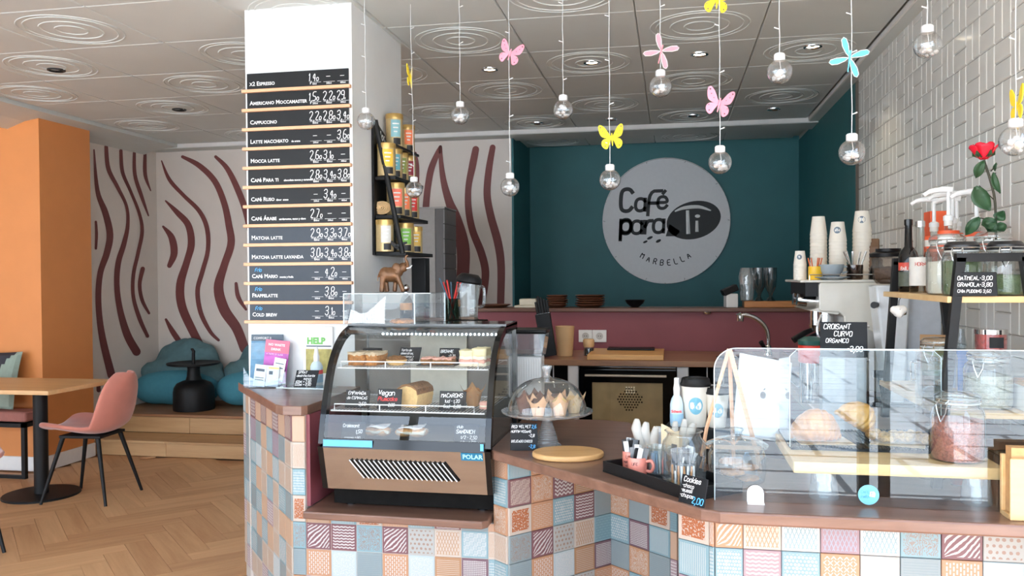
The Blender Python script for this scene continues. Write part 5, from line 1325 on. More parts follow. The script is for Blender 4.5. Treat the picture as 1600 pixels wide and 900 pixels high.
# ================================================================== PASTRY SCREEN
SY = 2.42
x0, x1, z0s, z1s = .116, 1.10, ZM+.001, 1.243
sc_ = thing('pastry_screen', 'tall clear acrylic screen with rounded top corner along the counter front', 'screen', (0, SY, 0))
C_ = [(x0,z0s),(x1,z0s),(x1,z1s)]+[(x0+.062-.062*math.sin(a), z1s-.062+.062*math.cos(a)) for a in [k*math.pi/2/8 for k in range(9)]]
M_screen = glass('screen_acrylic', (.94,.97,.975,1), .054, 4.0)
MB().prismy(C_, 0, .0001).build('acrylic_sheet', M_screen, sc_)
MB().tube([(x, -.001, z) for x, z in C_[1:]+[C_[0]]], .0016, 5).build('polished_edge', M_edge, sc_)
hx0 = at(1180, 790, Y=SY).x
MB().prismy([(hx0-.023,ZM+.0005),(hx0+.023,ZM+.0005),(hx0+.023,ZM+.026)]+[(hx0+.023*math.cos(a), ZM+.026+.023*math.sin(a)) for a in [k*math.pi/10 for k in range(1,10)]]+[(hx0-.023,ZM+.026)], -.006, -.003).build('screen_foot', M_whitepl, sc_)
MB().box(hx0-.023, hx0+.023, -.03, -.003, ZM, ZM+.003).build('screen_foot', M_whitepl, sc_)
q = at(1357, 773, Y=SY)
st_ = MB(); st_.add([(q.x+.0275*math.cos(k*math.pi/16), -.0015, q.z+.0275*math.sin(k*math.pi/16)) for k in range(32)], [tuple(range(32))]); st_.build('round_sticker', mat('sticker_cyan', srgb(120, 182, 202), .7, spec=.1), sc_)
mb = MB(); stroke(mb, 'CAFE', q.x-.020, q.z+.004, .008, .0013, -.0025, 0); stroke(mb, 'PARA', q.x-.020, q.z-.009, .008, .0013, -.0025, 0); mb.build('sticker_lettering', mat('sticker_ink', srgb(90, 160, 184), .6), sc_)
mb = MB(); mb.prismy([(q.x+.002,q.z-.004),(q.x+.016,q.z-.006),(q.x+.018,q.z+.004),(q.x+.014,q.z+.010),(q.x+.004,q.z+.009)], -.0025, -.0018); mb.build('sticker_bubble', M_paper, sc_)
mb = MB(); stroke(mb, 'Ti', q.x+.005, q.z-.002, .008, .0013, -.0032, 0); mb.build('sticker_lettering', mat('sticker_ink', None), sc_)
# inner acrylic cover over the croissants
cv = thing('pastry_cover', 'smaller clear acrylic cover standing over the croissants', 'cover', (0,0,0))
a0, a1, b0_, b1_, c0_, c1_ = .345, .765, 2.60, 2.855, .934, 1.225
MB().prismy([(a0,c0_),(a1,c0_),(a1,c1_-.02),(a1-.02,c1_),(a0+.02,c1_),(a0,c1_-.02)], b0_, b0_+.0001).build('front_sheet', M_plexi, cv)
MB().box(a0,a0+.002,b0_,b1_,c0_,c1_-.02).build('end_sheet', M_plexi, cv); MB().box(a1-.002,a1,b0_,b1_,c0_,c1_-.02).build('end_sheet', M_plexi, cv)
MB().tube([(a1,b0_-.001,c0_),(a1,b0_-.001,c1_-.02),(a1-.02,b0_-.001,c1_),(a0+.02,b0_-.001,c1_),(a0,b0_-.001,c1_-.02),(a0,b0_-.001,c0_)], .0014, 5).build('polished_edge', M_edge, cv)
# plank on upturned tumblers
pk = thing('plank_shelf', 'pale wooden plank shelf raised on upturned tumblers behind the screen', 'shelf', (0,0,.889))
MB().prism([(.335,2.45),(.883,2.45),(.883,2.60),(.72,2.63),(.70,2.87),(.335,2.87)], 0, .032).build('plank', M_lightwood, pk, bevel=.002)
for lab, px_, yy in (('upturned glass tumbler holding up the plank at its window end', 1287, 2.50), ('upturned glass tumbler holding up the plank under the granola jar', 1526, 2.505), ('upturned glass tumbler at the back of the plank', 1455, 2.80)):
    t = thing('glass_tumbler', lab, 'glass', (at(px_, 780, Y=yy).x, yy, ZM), 0, 'tumblers under the plank')
    MB().lathe([(.040,0),(.041,.003),(.034,.068),(.032,.078),(.001,.0785)], 28, cap=(False, True)).build('glass_body', M_press, t, True)
    MB().lathe([(.014,.001),(.0135,.076)], 16).build('glass_core', M_jar, t, True)
tr = thing('ribbed_tray', 'flat black ribbed pastry tray on the plank', 'tray', (.555, 2.775, .9215))
MB().box(-.205,.205,-.16,.16,0,.008).build('tray_base', M_black, tr)
rb = MB()
for k in range(40): rb.box(-.2+k*.01026,-.195+k*.01026,-.162,.158,.008,.0125)
rb = rb.build('tray_rib', M_black, tr); rb['kind'] = 'stuff'
M_kraft = mat('kraft_sheet', srgb(206, 178, 134), .8, var=.08)
TZ = .9345
def sheet(label, x, y, w, d, rz): me = MB().box(-w/2,w/2,-d/2,d/2,0,.0012).build('baking_paper', M_kraft); me.location = (x, y, TZ); me.rotation_euler.z = rz; tag(me, label, 'paper'); return me
sheet('brown paper under the big croissant', .455, 2.70, .16, .13, .1); sheet('brown paper point under the nutty pastry', .675, 2.705, .15, .13, -.3)
M_cro = mat('croissant_crust', srgb(204, 132, 66), .45, var=.28, scale=26, bump=.3, bscale=50); M_cro2 = mat('croissant_gold', srgb(222, 160, 84), .45, var=.22, scale=26, bump=.3, bscale=50)
def croissant(label, loc, rz, s, m, curve=.35, n_=9, fat=1.0):
    t = thing('croissant', label, 'croissant', loc, rz, 'croissants under the cover'); bl = []
    for k in range(n_):
        u = -1+2*k/(n_-1); r = (.046*(1-abs(u)**2.2)+.012)*fat; x = u*.085; y = curve*.09*u*u
        bl.append(((x*s, y*s, r*s*.92), (r*s*.62, r*s, r*s*.95)))
        bl.append(((x*s+.004, y*s, r*s*.9), (r*s*.35, r*s*1.05, r*s*1.0)))
    blob('crust', bl, m, t, .0032, 1, noise=.002, nscale=60); return t
croissant('big glossy croissant on brown paper under the cover', (.437, 2.70, TZ+.0015), R_(6), .86, M_cro, .3, fat=1.05)
ct = croissant('golden croissant standing tilted behind the big one', (.56, 2.735, TZ+.0015), R_(38), .72, M_cro2, .25)
ct.rotation_euler = (0, R_(32), R_(12)); ct.location = (.552, 2.735, TZ+.045)
t = thing('braided_pastry', 'flat braided pastry covered in chopped nuts beside the croissants', 'pastry', (.675, 2.71, TZ+.0015), R_(-4))
blob('braid', [((-.075+.0167*k, .018*math.sin(k*1.9), .017+.003*math.cos(k)), (.017,.030,.017)) for k in range(10)], mat('nut_pastry', srgb(198, 150, 92), .6, var=.4, scale=90, bump=.8, bscale=120), t, .004, 1, noise=.004, nscale=70)
# ------------------------------------------------------------------ clip-top jars
M_rubber = mat('jar_seal', srgb(200, 204, 200), .5)
def clip_jar(label, loc, r, h, fill, fh, lidm=None, rz=0, group='clip top jars', body=None):
    t = thing('clip_jar', label, 'jar', loc, rz, group); hb = h*.83
    MB().lathe([(r*.80,0),(r*.95,.003),(r,.015),(r,hb*.80),(r*.93,hb*.90),(r*.80,hb*.955),(r*.79,hb)], 36, cap=(True, False)).build('glass_body', body or M_jar, t, True)
    MB().torus(r*.80, .0035, (0,0,hb+.002), 32, 6).build('rubber_seal', M_rubber, t, True)
    l = MB().lathe([(r*.84,hb+.004),(r*.87,hb+.008),(r*.86,hb+.020),(r*.70,hb+.030),(r*.40,h-.001),(.001,h)], 32, cap=(True, True)).build('lid', lidm or M_jar, t, True)
    w = MB(); w.torus(r*.86, .0016, (0,0,hb+.012), 32, 5); w.torus(r*.82, .0016, (0,0,hb-.012), 32, 5)
    for s_ in (-1, 1): w.tube([(s_*.014,-r*.88,hb+.012),(s_*.016,-r*1.06,hb-.002),(s_*.012,-r*1.05,hb-.022),(0,-r*1.10,hb-.048)], .0016, 5)
    w.tube([(-.014,-r*.88,hb+.012),(-.010,-r*1.0,hb+.004),(.010,-r*1.0,hb+.004),(.014,-r*.88,hb+.012)], .0016, 5)
    w.build('wire_clip', M_chrome, t, True)
    if fill:
        k = MB().lathe([(r*.90,.004),(r*.965,.016),(r*.965,fh*.92),(r*.9,fh),(r*.3,fh*1.03),(.001,fh*1.02)], 40).build('contents', fill, t, True)
    return t
M_granola = mat('red_flakes', srgb(188, 104, 84), .8, var=.42, scale=130, bump=1.0, bscale=150); M_matcha = mat('green_powder', srgb(92, 112, 72), .9, var=.22, scale=60, bump=.4)
M_flour = mat('cream_powder', srgb(226, 222, 206), .9, var=.04); M_flake = mat('pale_flakes', srgb(210, 206, 184), .9, var=.25, scale=90, bump=.8); M_seed = mat('grey_seeds', srgb(150, 146, 130), .9, var=.3, scale=150, bump=.5)
clip_jar('big clip top jar of reddish flakes on the plank shelf', (.792, 2.545, .9215), .070, .195, M_granola, .115, rz=R_(-50))
q = at(1426, 676, Z=.936); clip_jar('small clip top jar behind the nutty pastry', (.84, 2.84, ZM+.0005), .060, .165, None, 0, rz=R_(20))
# napkin stand at the picture edge
t = thing('napkin_holder', 'pale wooden napkin holder at the end of the counter', 'napkin holder', (.925, 2.385, ZM))
MB().prism([(-.072,-.045),(.075,-.045),(.075,-.030),(-.062,-.030),(-.070,-.036)], 0, .160).build('front_board', M_lightwood, t, bevel=.003)
MB().box(-.07,.075,.016,.030,0,.16).build('rear_board', M_lightwood, t, bevel=.002); MB().box(-.07,.075,-.03,.016,0,.012).build('base_board', M_lightwood, t)
k = MB().box(-.062,.07,-.026,.012,.013,.185).build('napkin_stack', mat('kraft_napkin', srgb(204, 160, 110), .8, var=.1, scale=50), t)
# ================================================================== TABLET ON A WOODEN EASEL
tb = at(1190, 620, Y=2.78)
t = thing('tablet', 'white tablet seen from behind, leaning on a wooden easel', 'tablet', (.285, 2.89, ZM+.09), R_(14))
M0 = Matrix.Rotation(R_(-20), 4, 'X') @ Matrix.Rotation(R_(12), 4, 'Y')
M_tab = mat('tablet_shell', srgb(222, 224, 226), .25, .3, var=.01)
MB(M0).box(-.092,.092,0,.007,0,.285).build('rear_shell', M_tab, t, bevel=.003)
mb = MB(M0); mb.add([(.010*1.1*math.cos(k*.2618)*(1-.10*math.cos(k*.2618*2)), -.001, .15+.0125*math.sin(k*.2618)) for k in range(24)], [tuple(range(24))]); mb.prismy([(.0,.165),(.006,.172),(.007,.178),(.001,.172)], -.001, -.0005); mb.build('rear_emblem', mat('emblem_grey', srgb(110, 104, 100), .3), t)
mb = MB(M0); mb.add([(.0145+.005*math.cos(k*.5236), -.0018, .153+.005*math.sin(k*.5236)) for k in range(12)], [tuple(range(12))]); mb.build('emblem_bite', M_tab, t)
mb = MB(M0); mb.add([(.078+.005*math.cos(k*.5236), -.001, .272+.005*math.sin(k*.5236)) for k in range(12)], [tuple(range(12))]); mb.build('camera_lens', M_black, t)
e_ = thing('wooden_easel', 'light wooden A frame easel behind the screen', 'easel', (.170, 2.775, ZM))
for nm, p, r_ in (('easel_leg',[(.01,0,.400),(-.062,.0,.14),(-.085,.0,0)],.0065), ('easel_leg',[(.012,0,.40),(.10,.015,.05),(.108,.02,0)],.0085), ('easel_leg',[(.012,.01,.395),(.03,.08,0)],.007)): MB().tube(p, r_, 6).build(nm, M_rail, e_)
MB().box(-.07,.11,-.006,.004,.075,.087).build('easel_ledge', M_rail, e_)
# takeaway cups on a riser, spray bottle
t = thing('cup_riser', 'low dark box carrying the takeaway cups behind the big jar', 'box', (.10, 2.93, ZM), R_(-8)); MB().box(-.125,.095,-.05,.07,0,.118).build('box_body', M_blackpl, t, bevel=.002)
def lidcup(label, loc, s, logo=True):
    t = thing('takeaway_cup', label, 'cup', loc, R_(8), 'lidded takeaway cups')
    MB().lathe([(.030*s,0),(.031*s,.002),(.044*s,.128*s),(.046*s,.131*s)], 32).build('cup_body', M_cream, t, True)
    MB().lathe([(.047*s,.127*s),(.048*s,.133*s),(.0455*s,.137*s),(.043*s,.150*s),(.039*s,.152*s),(.037*s,.147*s),(.001,.147*s)], 32).build('cup_lid', M_black, t, True)
    if logo:
        mb = MB(); n_ = 24; R0_ = .0395*s
        def wrap(a_, z_): a = a_/(R0_); rr_ = (.031+.013*(z_/.128/s))*s+.0007; return (rr_*math.sin(a), -rr_*math.cos(a), z_)
        mb.add([wrap(-.006*s, .068*s)]+[wrap(-.006*s+.023*s*math.cos(k*2*math.pi/n_), .068*s+.027*s*math.sin(k*2*math.pi/n_)) for k in range(n_)], [(0, 1+k, 1+(k+1) % n_) for k in range(n_)]); mb.build('round_logo', M_teal_logo, t)
        mb = MB(); mb.add([(.0095*math.cos(k*.5236)+.006, 0, .0075*math.sin(k*.5236)-.004) for k in range(12)], [tuple(range(12))]); stroke(mb, 'CAFE', -.020, .004, .006, .0011, 0, 0, xs=.6); stroke(mb, 'PARA', -.020, -.007, .006, .0011, 0, 0, xs=.6)
        m2 = MB(); m2.add([tuple(Vector(wrap((v.x-.003)*s, (v.z+.068)*s))*1.001+Vector((0,-.0006,0))) for v in mb.v], mb.f); m2.build('logo_lettering', M_paper, t)
        mb = MB(); stroke(mb, 'Ti', .001, -.008, .008, .0016, 0, 0, xs=.7); m2 = MB(); m2.add([tuple(Vector(wrap((v.x-.003)*s, (v.z+.068)*s))*1.001+Vector((0,-.0014,0))) for v in mb.v], mb.f); m2.build('bubble_lettering', M_teal_logo, t)
    return t
lidcup('bigger lidded takeaway cup beside the spray bottle', (.078, 2.935, ZM+.119), 1.10); lidcup('shorter lidded takeaway cup behind the screen edge', (.150, 2.925, ZM+.119), .90)
t = thing('spray_bottle', 'small spray bottle with red lettering beside the takeaway cups', 'bottle', (.014, 2.925, ZM+.119), R_(4))
MB().lathe([(.021,0),(.023,.004),(.023,.075),(.018,.095),(.010,.108)], 20).build('body', mat('milky_plastic', None), t, True)
MB().lathe([(.0105,.108),(.0115,.130),(.009,.145),(.0085,.166),(.003,.168)], 16).build('spray_cap', M_whitepl, t, True)
MB().lathe([(.0234,.012),(.0234,.044)], 20, cap=(False,False)).build('label_field', mat('label_blue', None), t)
mb = MB(); typeset(mb, 'Schank', -.020, -.0243, .050, .0125, bold=.0006); mb.build('lettering', mat('label_red', None), t)
t = thing('kraft_box', 'small open kraft card box behind the big open jar', 'box', (-.008, 2.73, ZM), R_(-20)); MB().prismy([(-.03,0),(.03,0),(.03,.14),(.016,.135),(-.008,.15),(-.03,.158)], -.0015, .0015).build('card_flap', mat('pale_kraft', srgb(224, 200, 164), .8), t); MB().box(-.03,.03,.002,.030,0,.12).build('card_body', mat('pale_kraft', None), t)

# ================================================================== REAR WORKTOP, OVEN
wt = slab('rear_worktop', 'long walnut worktop against the burgundy wall with cutting board and tap', [(-1.46, 5.42), (.56, 5.42), (.56, 6.155), (-1.46, 6.155)], .862, .90, .004); wt.data.materials[0] = M_worktop
wt2 = slab('side_worktop', 'walnut worktop along the tiled wall under the espresso machine', [(.565, 3.0), (XR-.014, 3.0), (XR-.014, 6.155), (.565, 6.155)], .862, .90, .004); wt2.data.materials[0] = M_worktop
t = thing('base_unit', 'dark base unit under the walnut worktop around the oven', 'cabinet', (0,0,0))
MB().box(-1.46,.56,5.95,6.15,.0,.86).build('rear_board', M_dark, t)
for px0, px1 in ((889,904),(1058,1075)):
    a, c = at(px0, 600, Y=5.46).x, at(px1, 600, Y=5.46).x; MB().box(a, c, 5.455, 5.95, 0, .86).build('side_panel', M_whitepl, t)
MB().box(-1.46,-1.44,5.46,5.95,0,.86).build('side_panel', M_whitepl, t); MB().box(.54,.56,5.46,5.95,0,.86).build('side_panel', M_whitepl, t)
MB().box(-1.44,.54,5.46,5.95,.30,.318).build('inner_shelf', M_dark, t)
oa, oc = at(905, 600, Y=5.44).x, at(1057, 600, Y=5.44).x
ov = thing('oven', 'built in black oven with a browned glass door under the worktop', 'oven', ((oa+oc)/2, 5.44, .262)); ow = (oc-oa)/2-.002
MB().box(-ow,ow,.0,.50,.0,.596).build('housing', M_blackgl, ov)
dr = MB(); dr.box(-ow,ow,-.024,-.002,.0,.075); dr.box(-ow,ow,-.024,-.002,.495,.575); dr.box(-ow,-ow+.085,-.024,-.002,.075,.495); dr.box(ow-.085,ow,-.024,-.002,.075,.495)
dr = dr.build('door_frame', M_blackgl, ov)
M_ovin = mat('browned_oven_wall', srgb(222, 206, 176), .45, .0, var=.2, scale=9)
MB().box(-ow+.08,ow-.08,-.012,-.004,.07,.50).build('cavity_face', M_ovin, dr)
MB().box(-ow+.083,ow-.083,-.021,-.019,.073,.497).build('door_glass', glass('oven_glass', (.93,.90,.84,1), .07, 4), dr)
MB().box(-ow+.04,ow-.06,-.055,-.043,.535,.549).build('handle', mat('handle_alu', srgb(190, 178, 160), .35, .6), dr, bevel=.003)
MB().box(-ow+.001,ow-.001,-.02,-.001,.585,.594).build('trim_strip', M_steel, ov)
fan = MB()
for i in range(9):
    for j in range(9):
        if (i-4)**2+(j-4)**2 <= 17: x, z = .012+(i-4)*.018+(.009 if j % 2 else 0), .385+(j-4)*.017; fan.add([(x+.0062*math.cos(k*1.047), -.0125, z+.0062*math.sin(k*1.047)) for k in range(6)], [tuple(range(6))])
fan.build('fan_vent', M_dark, dr)
mb = MB()
for i in range(4):
    for j in range(3): mb.box(-.008+i*.016,.0+i*.016,-.0135,-.0128,.425+j*.017,.434+j*.017)
mb.build('lamp_glow', lamp('oven_lamp', (1,.95,.8,1), .5), dr)
for lab, x, rows in (('white wire rail with hooks in the open unit below the knife block', -.80, 1), ('white wire rail with hooks in the open unit beside the tap', .20, 1)):
    t = thing('wire_rail', lab, 'rail', (x, 5.50, .74)); mb = MB(); mb.tube([(-.16,0,0),(.17,0,0)], .006, 6); 
    for k in (-.10, .02, .12): mb.tube([(k,0,.12),(k,0,0),(k+.01,-.02,-.03)], .004, 5)
    mb.build('rail_wire', M_wire, t)
    for k in range(4):
        kk = thing('clip_glass', 'small upside down glass hanging dimly in the open base unit', 'glass', (x-.13+.09*k, 5.70, .32), 0, 'glasses in the base unit'); MB().lathe([(.03,0),(.033,.10),(.031,.10),(.028,.004)], 14).build('glass_body', M_jar, kk, True)
# on the worktop
def abox(name, label, cat, x0, x1, y0, y1, z0, z1, m, bev=.003):
    o_ = MB().box(x0-(x0+x1)/2, x1-(x0+x1)/2, y0-(y0+y1)/2, y1-(y0+y1)/2, 0, z1-z0).build(name, m, None, bevel=bev); o_.location = ((x0+x1)/2, (y0+y1)/2, z0); return tag(o_, label, cat)
a, c = at(918, 563, Y=5.46).x, at(1037, 563, Y=5.46).x
abox('cutting_board', 'thick pale cutting board at the worktop edge above the oven', 'cutting board', a, c, 5.43, 5.93, .901, .935, M_cutting, .004)
a, c = at(950, 545, Y=5.85).x, at(1023, 545, Y=5.85).x
abox('tray', 'flat dark tray lying on the thick cutting board', 'tray', a, c, 5.76, 5.91, .936, .948, M_blackpl)
t = thing('wooden_vase', 'tall pale wooden tumbler on the worktop beside the sockets', 'vase', (-.725, 5.68, .901)); MB().lathe([(.050,0),(.054,.01),(.066,.195),(.068,.205),(.060,.205),(.05,.02),(.001,.015)], 28).build('vase_body', mat('pale_turned_wood', srgb(222, 184, 138), .5, var=.06, scale=12), t, True)
t = thing('pepper_mill', 'small wooden topped mill in front of the sockets', 'mill', (-.565, 5.72, .901)); MB().lathe([(.036,0),(.036,.055),(.034,.06)], 20).build('mill_base', M_jar, t, True); MB().lathe([(.030,.003),(.030,.05)], 20).build('mill_contents', M_dark, t); MB().lathe([(.034,.06),(.038,.07),(.040,.105),(.034,.115),(.001,.117)], 20).build('mill_top', mat('pale_turned_wood', None), t, True)
qa, qc = at(904, 515, Y=6.155), at(948, 535, Y=6.155)
for k in range(2):
    w = (qc.x-qa.x)/2; t = thing('wall_socket', ('white wall socket behind the small mill', 'white wall socket on the burgundy wall, clear of the mill')[k], 'socket', (qa.x+w*(k+.5), 6.158, (qa.z+qc.z)/2), 0, 'wall sockets')
    MB().box(-w/2+.001,w/2-.001,-.012,0,-.045,.045).build('plate', M_whitepl, t, bevel=.003); MB(Matrix.Rotation(R_(90),4,'X')).lathe([(.026,.0122),(.024,.0125),(.001,.0125)], 24, cap=(False,False)).build('socket_face', mat('socket_grey', srgb(196,194,190), .5), t)
    for dx in (-.008,.008): MB().box(dx-.003,dx+.003,-.0135,-.0128,-.003,.003).build('socket_hole', M_dark, t)
t = thing('knife_block', 'slanted black knife block with steel handled knives', 'knife block', (-.815, 5.55, .901), R_(6)); M0 = Matrix.Rotation(R_(-9), 4, 'Y')
MB(M0).box(-.045,.055,-.05,.05,.012,.30).build('block', M_blackpl, t, bevel=.004)
for k in range(5): 
    h_ = MB(M0); h_.box(-.037+.018*k,-.0195+.018*k,-.02+.01*(k%2),-.004+.01*(k%2),.302,.385+.012*((k*3)%4)); h_.build('knife_handle', M_black, t, bevel=.003); MB(M0).box(-.032+.018*k,-.022+.018*k,-.016+.01*(k%2),-.009+.01*(k%2),.285,.305).build('bolster', M_chrome, t)
M_wplate = wood('acacia_plate', srgb(84, 50, 34), srgb(128, 80, 56), .4, 0, 6)
ZP = 1.2135
def woodplate(label, x, y, z, r, grp, sq=False): 
    t = thing('wooden_plate', label, 'plate', (x, y, z), rr.uniform(0,6), grp)
    MB().lathe([(r*.55,0),(r*.75,.006),(r,.021),(r*.985,.024),(r*.72,.011),(.001,.009)], 28).build('plate_body', M_wplate, t, True)
q = at(773, 476, Y=6.28); woodplate('single dark wooden platter on the wall cap below the mural stripes', q.x, 6.28, ZP, .125, 'wooden plates on the wall cap')
for px_, n_, lab in ((871, 5, 'dark wooden plate in the smaller stack on the wall cap'), (922, 5, 'dark wooden plate in the wider stack, nearer the round sign')):
    q = at(px_, 476, Y=6.28)
    for k in range(n_): woodplate(lab, q.x+rr.uniform(-.006,.006), 6.28+rr.uniform(-.006,.006), ZP+.0172*k*(1 if n_ else 1), .082 if px_ == 871 else .113, 'smaller plate stack' if px_ == 871 else 'wider plate stack')
q = at(824, 470, Y=6.28)
abox('ivory_slab', 'thin ivory tile lying under an ivory block on the wall cap', 'slab', q.x-.088, q.x+.075, 6.2, 6.36, ZP, ZP+.016, mat('ivory_wax', srgb(224, 216, 196), .5, var=.04)); abox('ivory_block', 'ivory block stacked on a thin tile on the wall cap', 'block', q.x-.052, q.x+.076, 6.215, 6.34, ZP+.0165, ZP+.066, mat('ivory_wax', None), .008)
q = at(992, 470, Y=6.28); t = thing('black_bowl', 'small black bowl on the wall cap below the round sign', 'bowl', (q.x, 6.28, ZP)); MB().lathe([(.028,0),(.032,.004),(.062,.03),(.074,.054),(.071,.055),(.058,.032),(.001,.010)], 28, cap=(True, False)).build('bowl_body', M_blackpl, t, True)
# puck lamp under the cap, tap, sink edge
t = thing('puck_lamp', 'small round cabinet lamp under the wall cap', 'lamp', (at(1105, 486, Y=6.13).x, 6.13, 1.168)); MB().lathe([(.028,0),(.032,.006),(.032,.017)], 20).build('lamp_body', M_steel, t, True)
fa = thing('kitchen_tap', 'chrome swan neck kitchen tap at the worktop end', 'tap', (.63, 5.80, .901))
MB().lathe([(.03,0),(.032,.01),(.024,.03),(.022,.07),(.018,.075)], 20).build('tap_base', M_chrome, fa, True)
MB().tube(curve_pts([(0,0,.07),(.0,0,.14),(-.02,0,.20),(-.07,0,.25),(-.13,0,.275),(-.165,0,.278)], 6), .015, 10).build('spout', M_chrome, fa, True)
MB().tube([(-.165,0,.278),(-.18,0,.27),(-.182,0,.235)], [.022,.030,.026], 14).build('spray_head', M_chrome, fa, True)
MB().tube([(-.02,-.02,.05),(-.05,-.05,.10)], [.012,.016], 10).build('lever', M_black, fa, True)
t = thing('dish', 'shallow black dish on the worktop near the tap', 'dish', (.36, 5.60, .901)); MB().lathe([(.05,0),(.08,.012),(.078,.014),(.001,.006)], 24).build('dish_body', M_blackpl, t, True)

# ================================================================== BETWEEN DISPLAY AND WALL: coffee brewer, blender jug, straws, grey partition
t = thing('coffee_brewer', 'white and clear drip coffee brewer behind the cake display', 'coffee maker', (-.66, 3.80, .862), 0)
MB().box(-.075,.075,-.055,.055,0,.03).build('base', M_blackpl, t, bevel=.006)
MB().box(-.072,.072,-.05,.05,.03,.222).build('tower', M_whitepl, t, bevel=.008)
rib = MB()
for k in range(12): rib.box(-.066+.0115*k,-.060+.0115*k,-.054,-.05,.05,.21)
rib.build('tower_rib', M_whitepl, t)
MB().prismy([(-.076,.224),(.076,.224),(.094,.325),(-.094,.325)], -.06, .06).build('water_tank', glass('tank_glass', (.80,.85,.88,1), .12, 2.0, milk=.12), t)
MB().box(-.098,.098,-.064,.064,.325,.348).build('tank_lid', M_blackpl, t, bevel=.008)
abox('brewer_stand', 'dark low cabinet under the coffee brewer behind the display', 'cabinet', -.93, -.52, 3.72, 4.15, 0, .861, M_dark, .004)
t = thing('grinder_unit', 'black coffee grinder with glossy panel between the display and the brewer', 'grinder', (-.845, 3.86, .862)); MB().box(-.07,.075,-.06,.08,0,.24).build('body', M_blackgl, t, bevel=.008); MB().lathe([(.04,.24),(.055,.30),(.055,.31),(.001,.312)], 20).build('hopper', M_jar, t, True)
J = thing('blender_jug', 'clear blender jug with a tilted black lid behind the cake display', 'blender', (-.905, 3.655, 1.256), R_(8))
abox('jug_stand', 'slim black stand under the blender jug behind the display', 'stand', -.985, -.825, 3.605, 3.705, 0, 1.2555, M_dark, .003)
MB().lathe([(.040,0),(.042,.004),(.050,.155),(.051,.165)], 8, cap=(True, False)).build('jug_body', M_jar, J)
MB().lathe([(.039,.003),(.041,.012)], 8).build('jug_foot', mat('tan_plastic', srgb(170, 140, 120), .4), J)
MB().tube(curve_pts([(.050,0,.15),(.072,0,.14),(.070,0,.07),(.046,0,.055)], 5), .007, 8).build('jug_handle', M_jar, J, True)
MB(Matrix.Translation((.004,0,.172)) @ Matrix.Rotation(R_(9),4,'Y')).lathe([(.056,-.008),(.060,.0),(.056,.018),(.040,.034),(.030,.036),(.001,.036)], 20).build('jug_lid', M_blackpl, J, True)
# straws in a green glass
gq = (-1.06, 3.95, 1.24)
abox('rear_cabinet', 'dark wooden topped cabinet standing behind the display', 'cabinet', -1.36, -.985, 3.75, 4.20, 0, 1.195, M_dark, .004)
abox('cabinet_slab', 'narrow wooden slab on the dark cabinet behind the display', 'board', -1.36, -.985, 3.75, 4.20, 1.196, 1.238, M_shelfwood, .004)
t = thing('straw_glass', 'green glass tumbler full of straws', 'glass', gq); MB().lathe([(.036,0),(.038,.004),(.043,.10),(.044,.105),(.041,.104),(.035,.006),(.001,.005)], 24, cap=(True, False)).build('glass_body', glass('green_glass', (.42,.55,.50,1), .07, 2.4), t, True)
for k, (cc, dx, dy) in enumerate((('red',-.55,.1),('red',-.3,0),('blue',-.75,-.1),('red',.55,.1),('red',.42,-.15),('blue',.75,.15),('blue',-.1,.3))):
    mm = mat('straw_'+cc, srgb(214, 48, 44) if cc == 'red' else srgb(60, 92, 112), .4)
    s_ = MB().tube([(0,0,.006),(dx*.105,dy*.05,.185+.01*(k%3))], .0042, 8).build('drinking_straw', mm); s_.location = (gq[0]-dx*.024, gq[1], gq[2]); tag(s_, '%s drinking straw in the green tumbler' % ('red' if cc == 'red' else 'slate blue'), 'straw', '%s straws in the green tumbler' % cc)
t = thing('amber_bottle', 'dark bottle with amber label and round stopper in front of the black post', 'bottle', (-1.295, 3.95, 1.2385)); MB().lathe([(.028,0),(.030,.004),(.030,.09),(.022,.115),(.012,.125),(.012,.14)], 20).build('bottle_body', M_blackgl, t, True); MB().ball((0,0,.158), .018, 14, 10).build('stopper', M_chrome, t, True); MB().lathe([(.0305,.05),(.0305,.085)], 20, cap=(False,False)).build('label_band', mat('amber_label', srgb(206, 140, 70), .5), t)
# grey panelled partition beyond
g0 = 6.3
xs = [at(x, 400, Y=g0).x for x in (632, 680, 695, 712)]
t = thing('grey_partition', 'grey panelled partition end in front of the mural', 'partition', (0, 0, 0))
M_gr1, M_gr2, M_gr3 = mat('grey_board', srgb(136, 132, 130), .5), mat('dark_grey_board', srgb(74, 70, 70), .5), mat('grey_square_panel', srgb(112, 108, 110), .45)
MB().box(xs[0]-.25, xs[1], g0, g0+.36, 0, 1.985).build('face_panel', M_gr1, t); MB().box(xs[1], xs[2]-.012, g0+.006, g0+.36, 0, 1.985).build('dark_board_panel', M_gr2, t)  # pale face board, then a narrow dark grey board at its edge
for k in range(16): MB().box(xs[2]-.011, xs[2], g0+.004, g0+.356, 1.982-.117*(k+1)+.004, 1.982-.117*k).build('square_panel', M_gr3, t, bevel=.002)
MB().box(xs[0]-.25, xs[2]+.004, g0-.006, g0+.36, 1.986, 2.0).build('top_trim', M_gr1, t)
pb = at(657, 440, Y=4.38); abox('black_post', 'black vertical post below the tin rack', 'post', pb.x-.045, pb.x+.035, 4.36, 4.44, 0, 1.555, M_blackpl, .003)

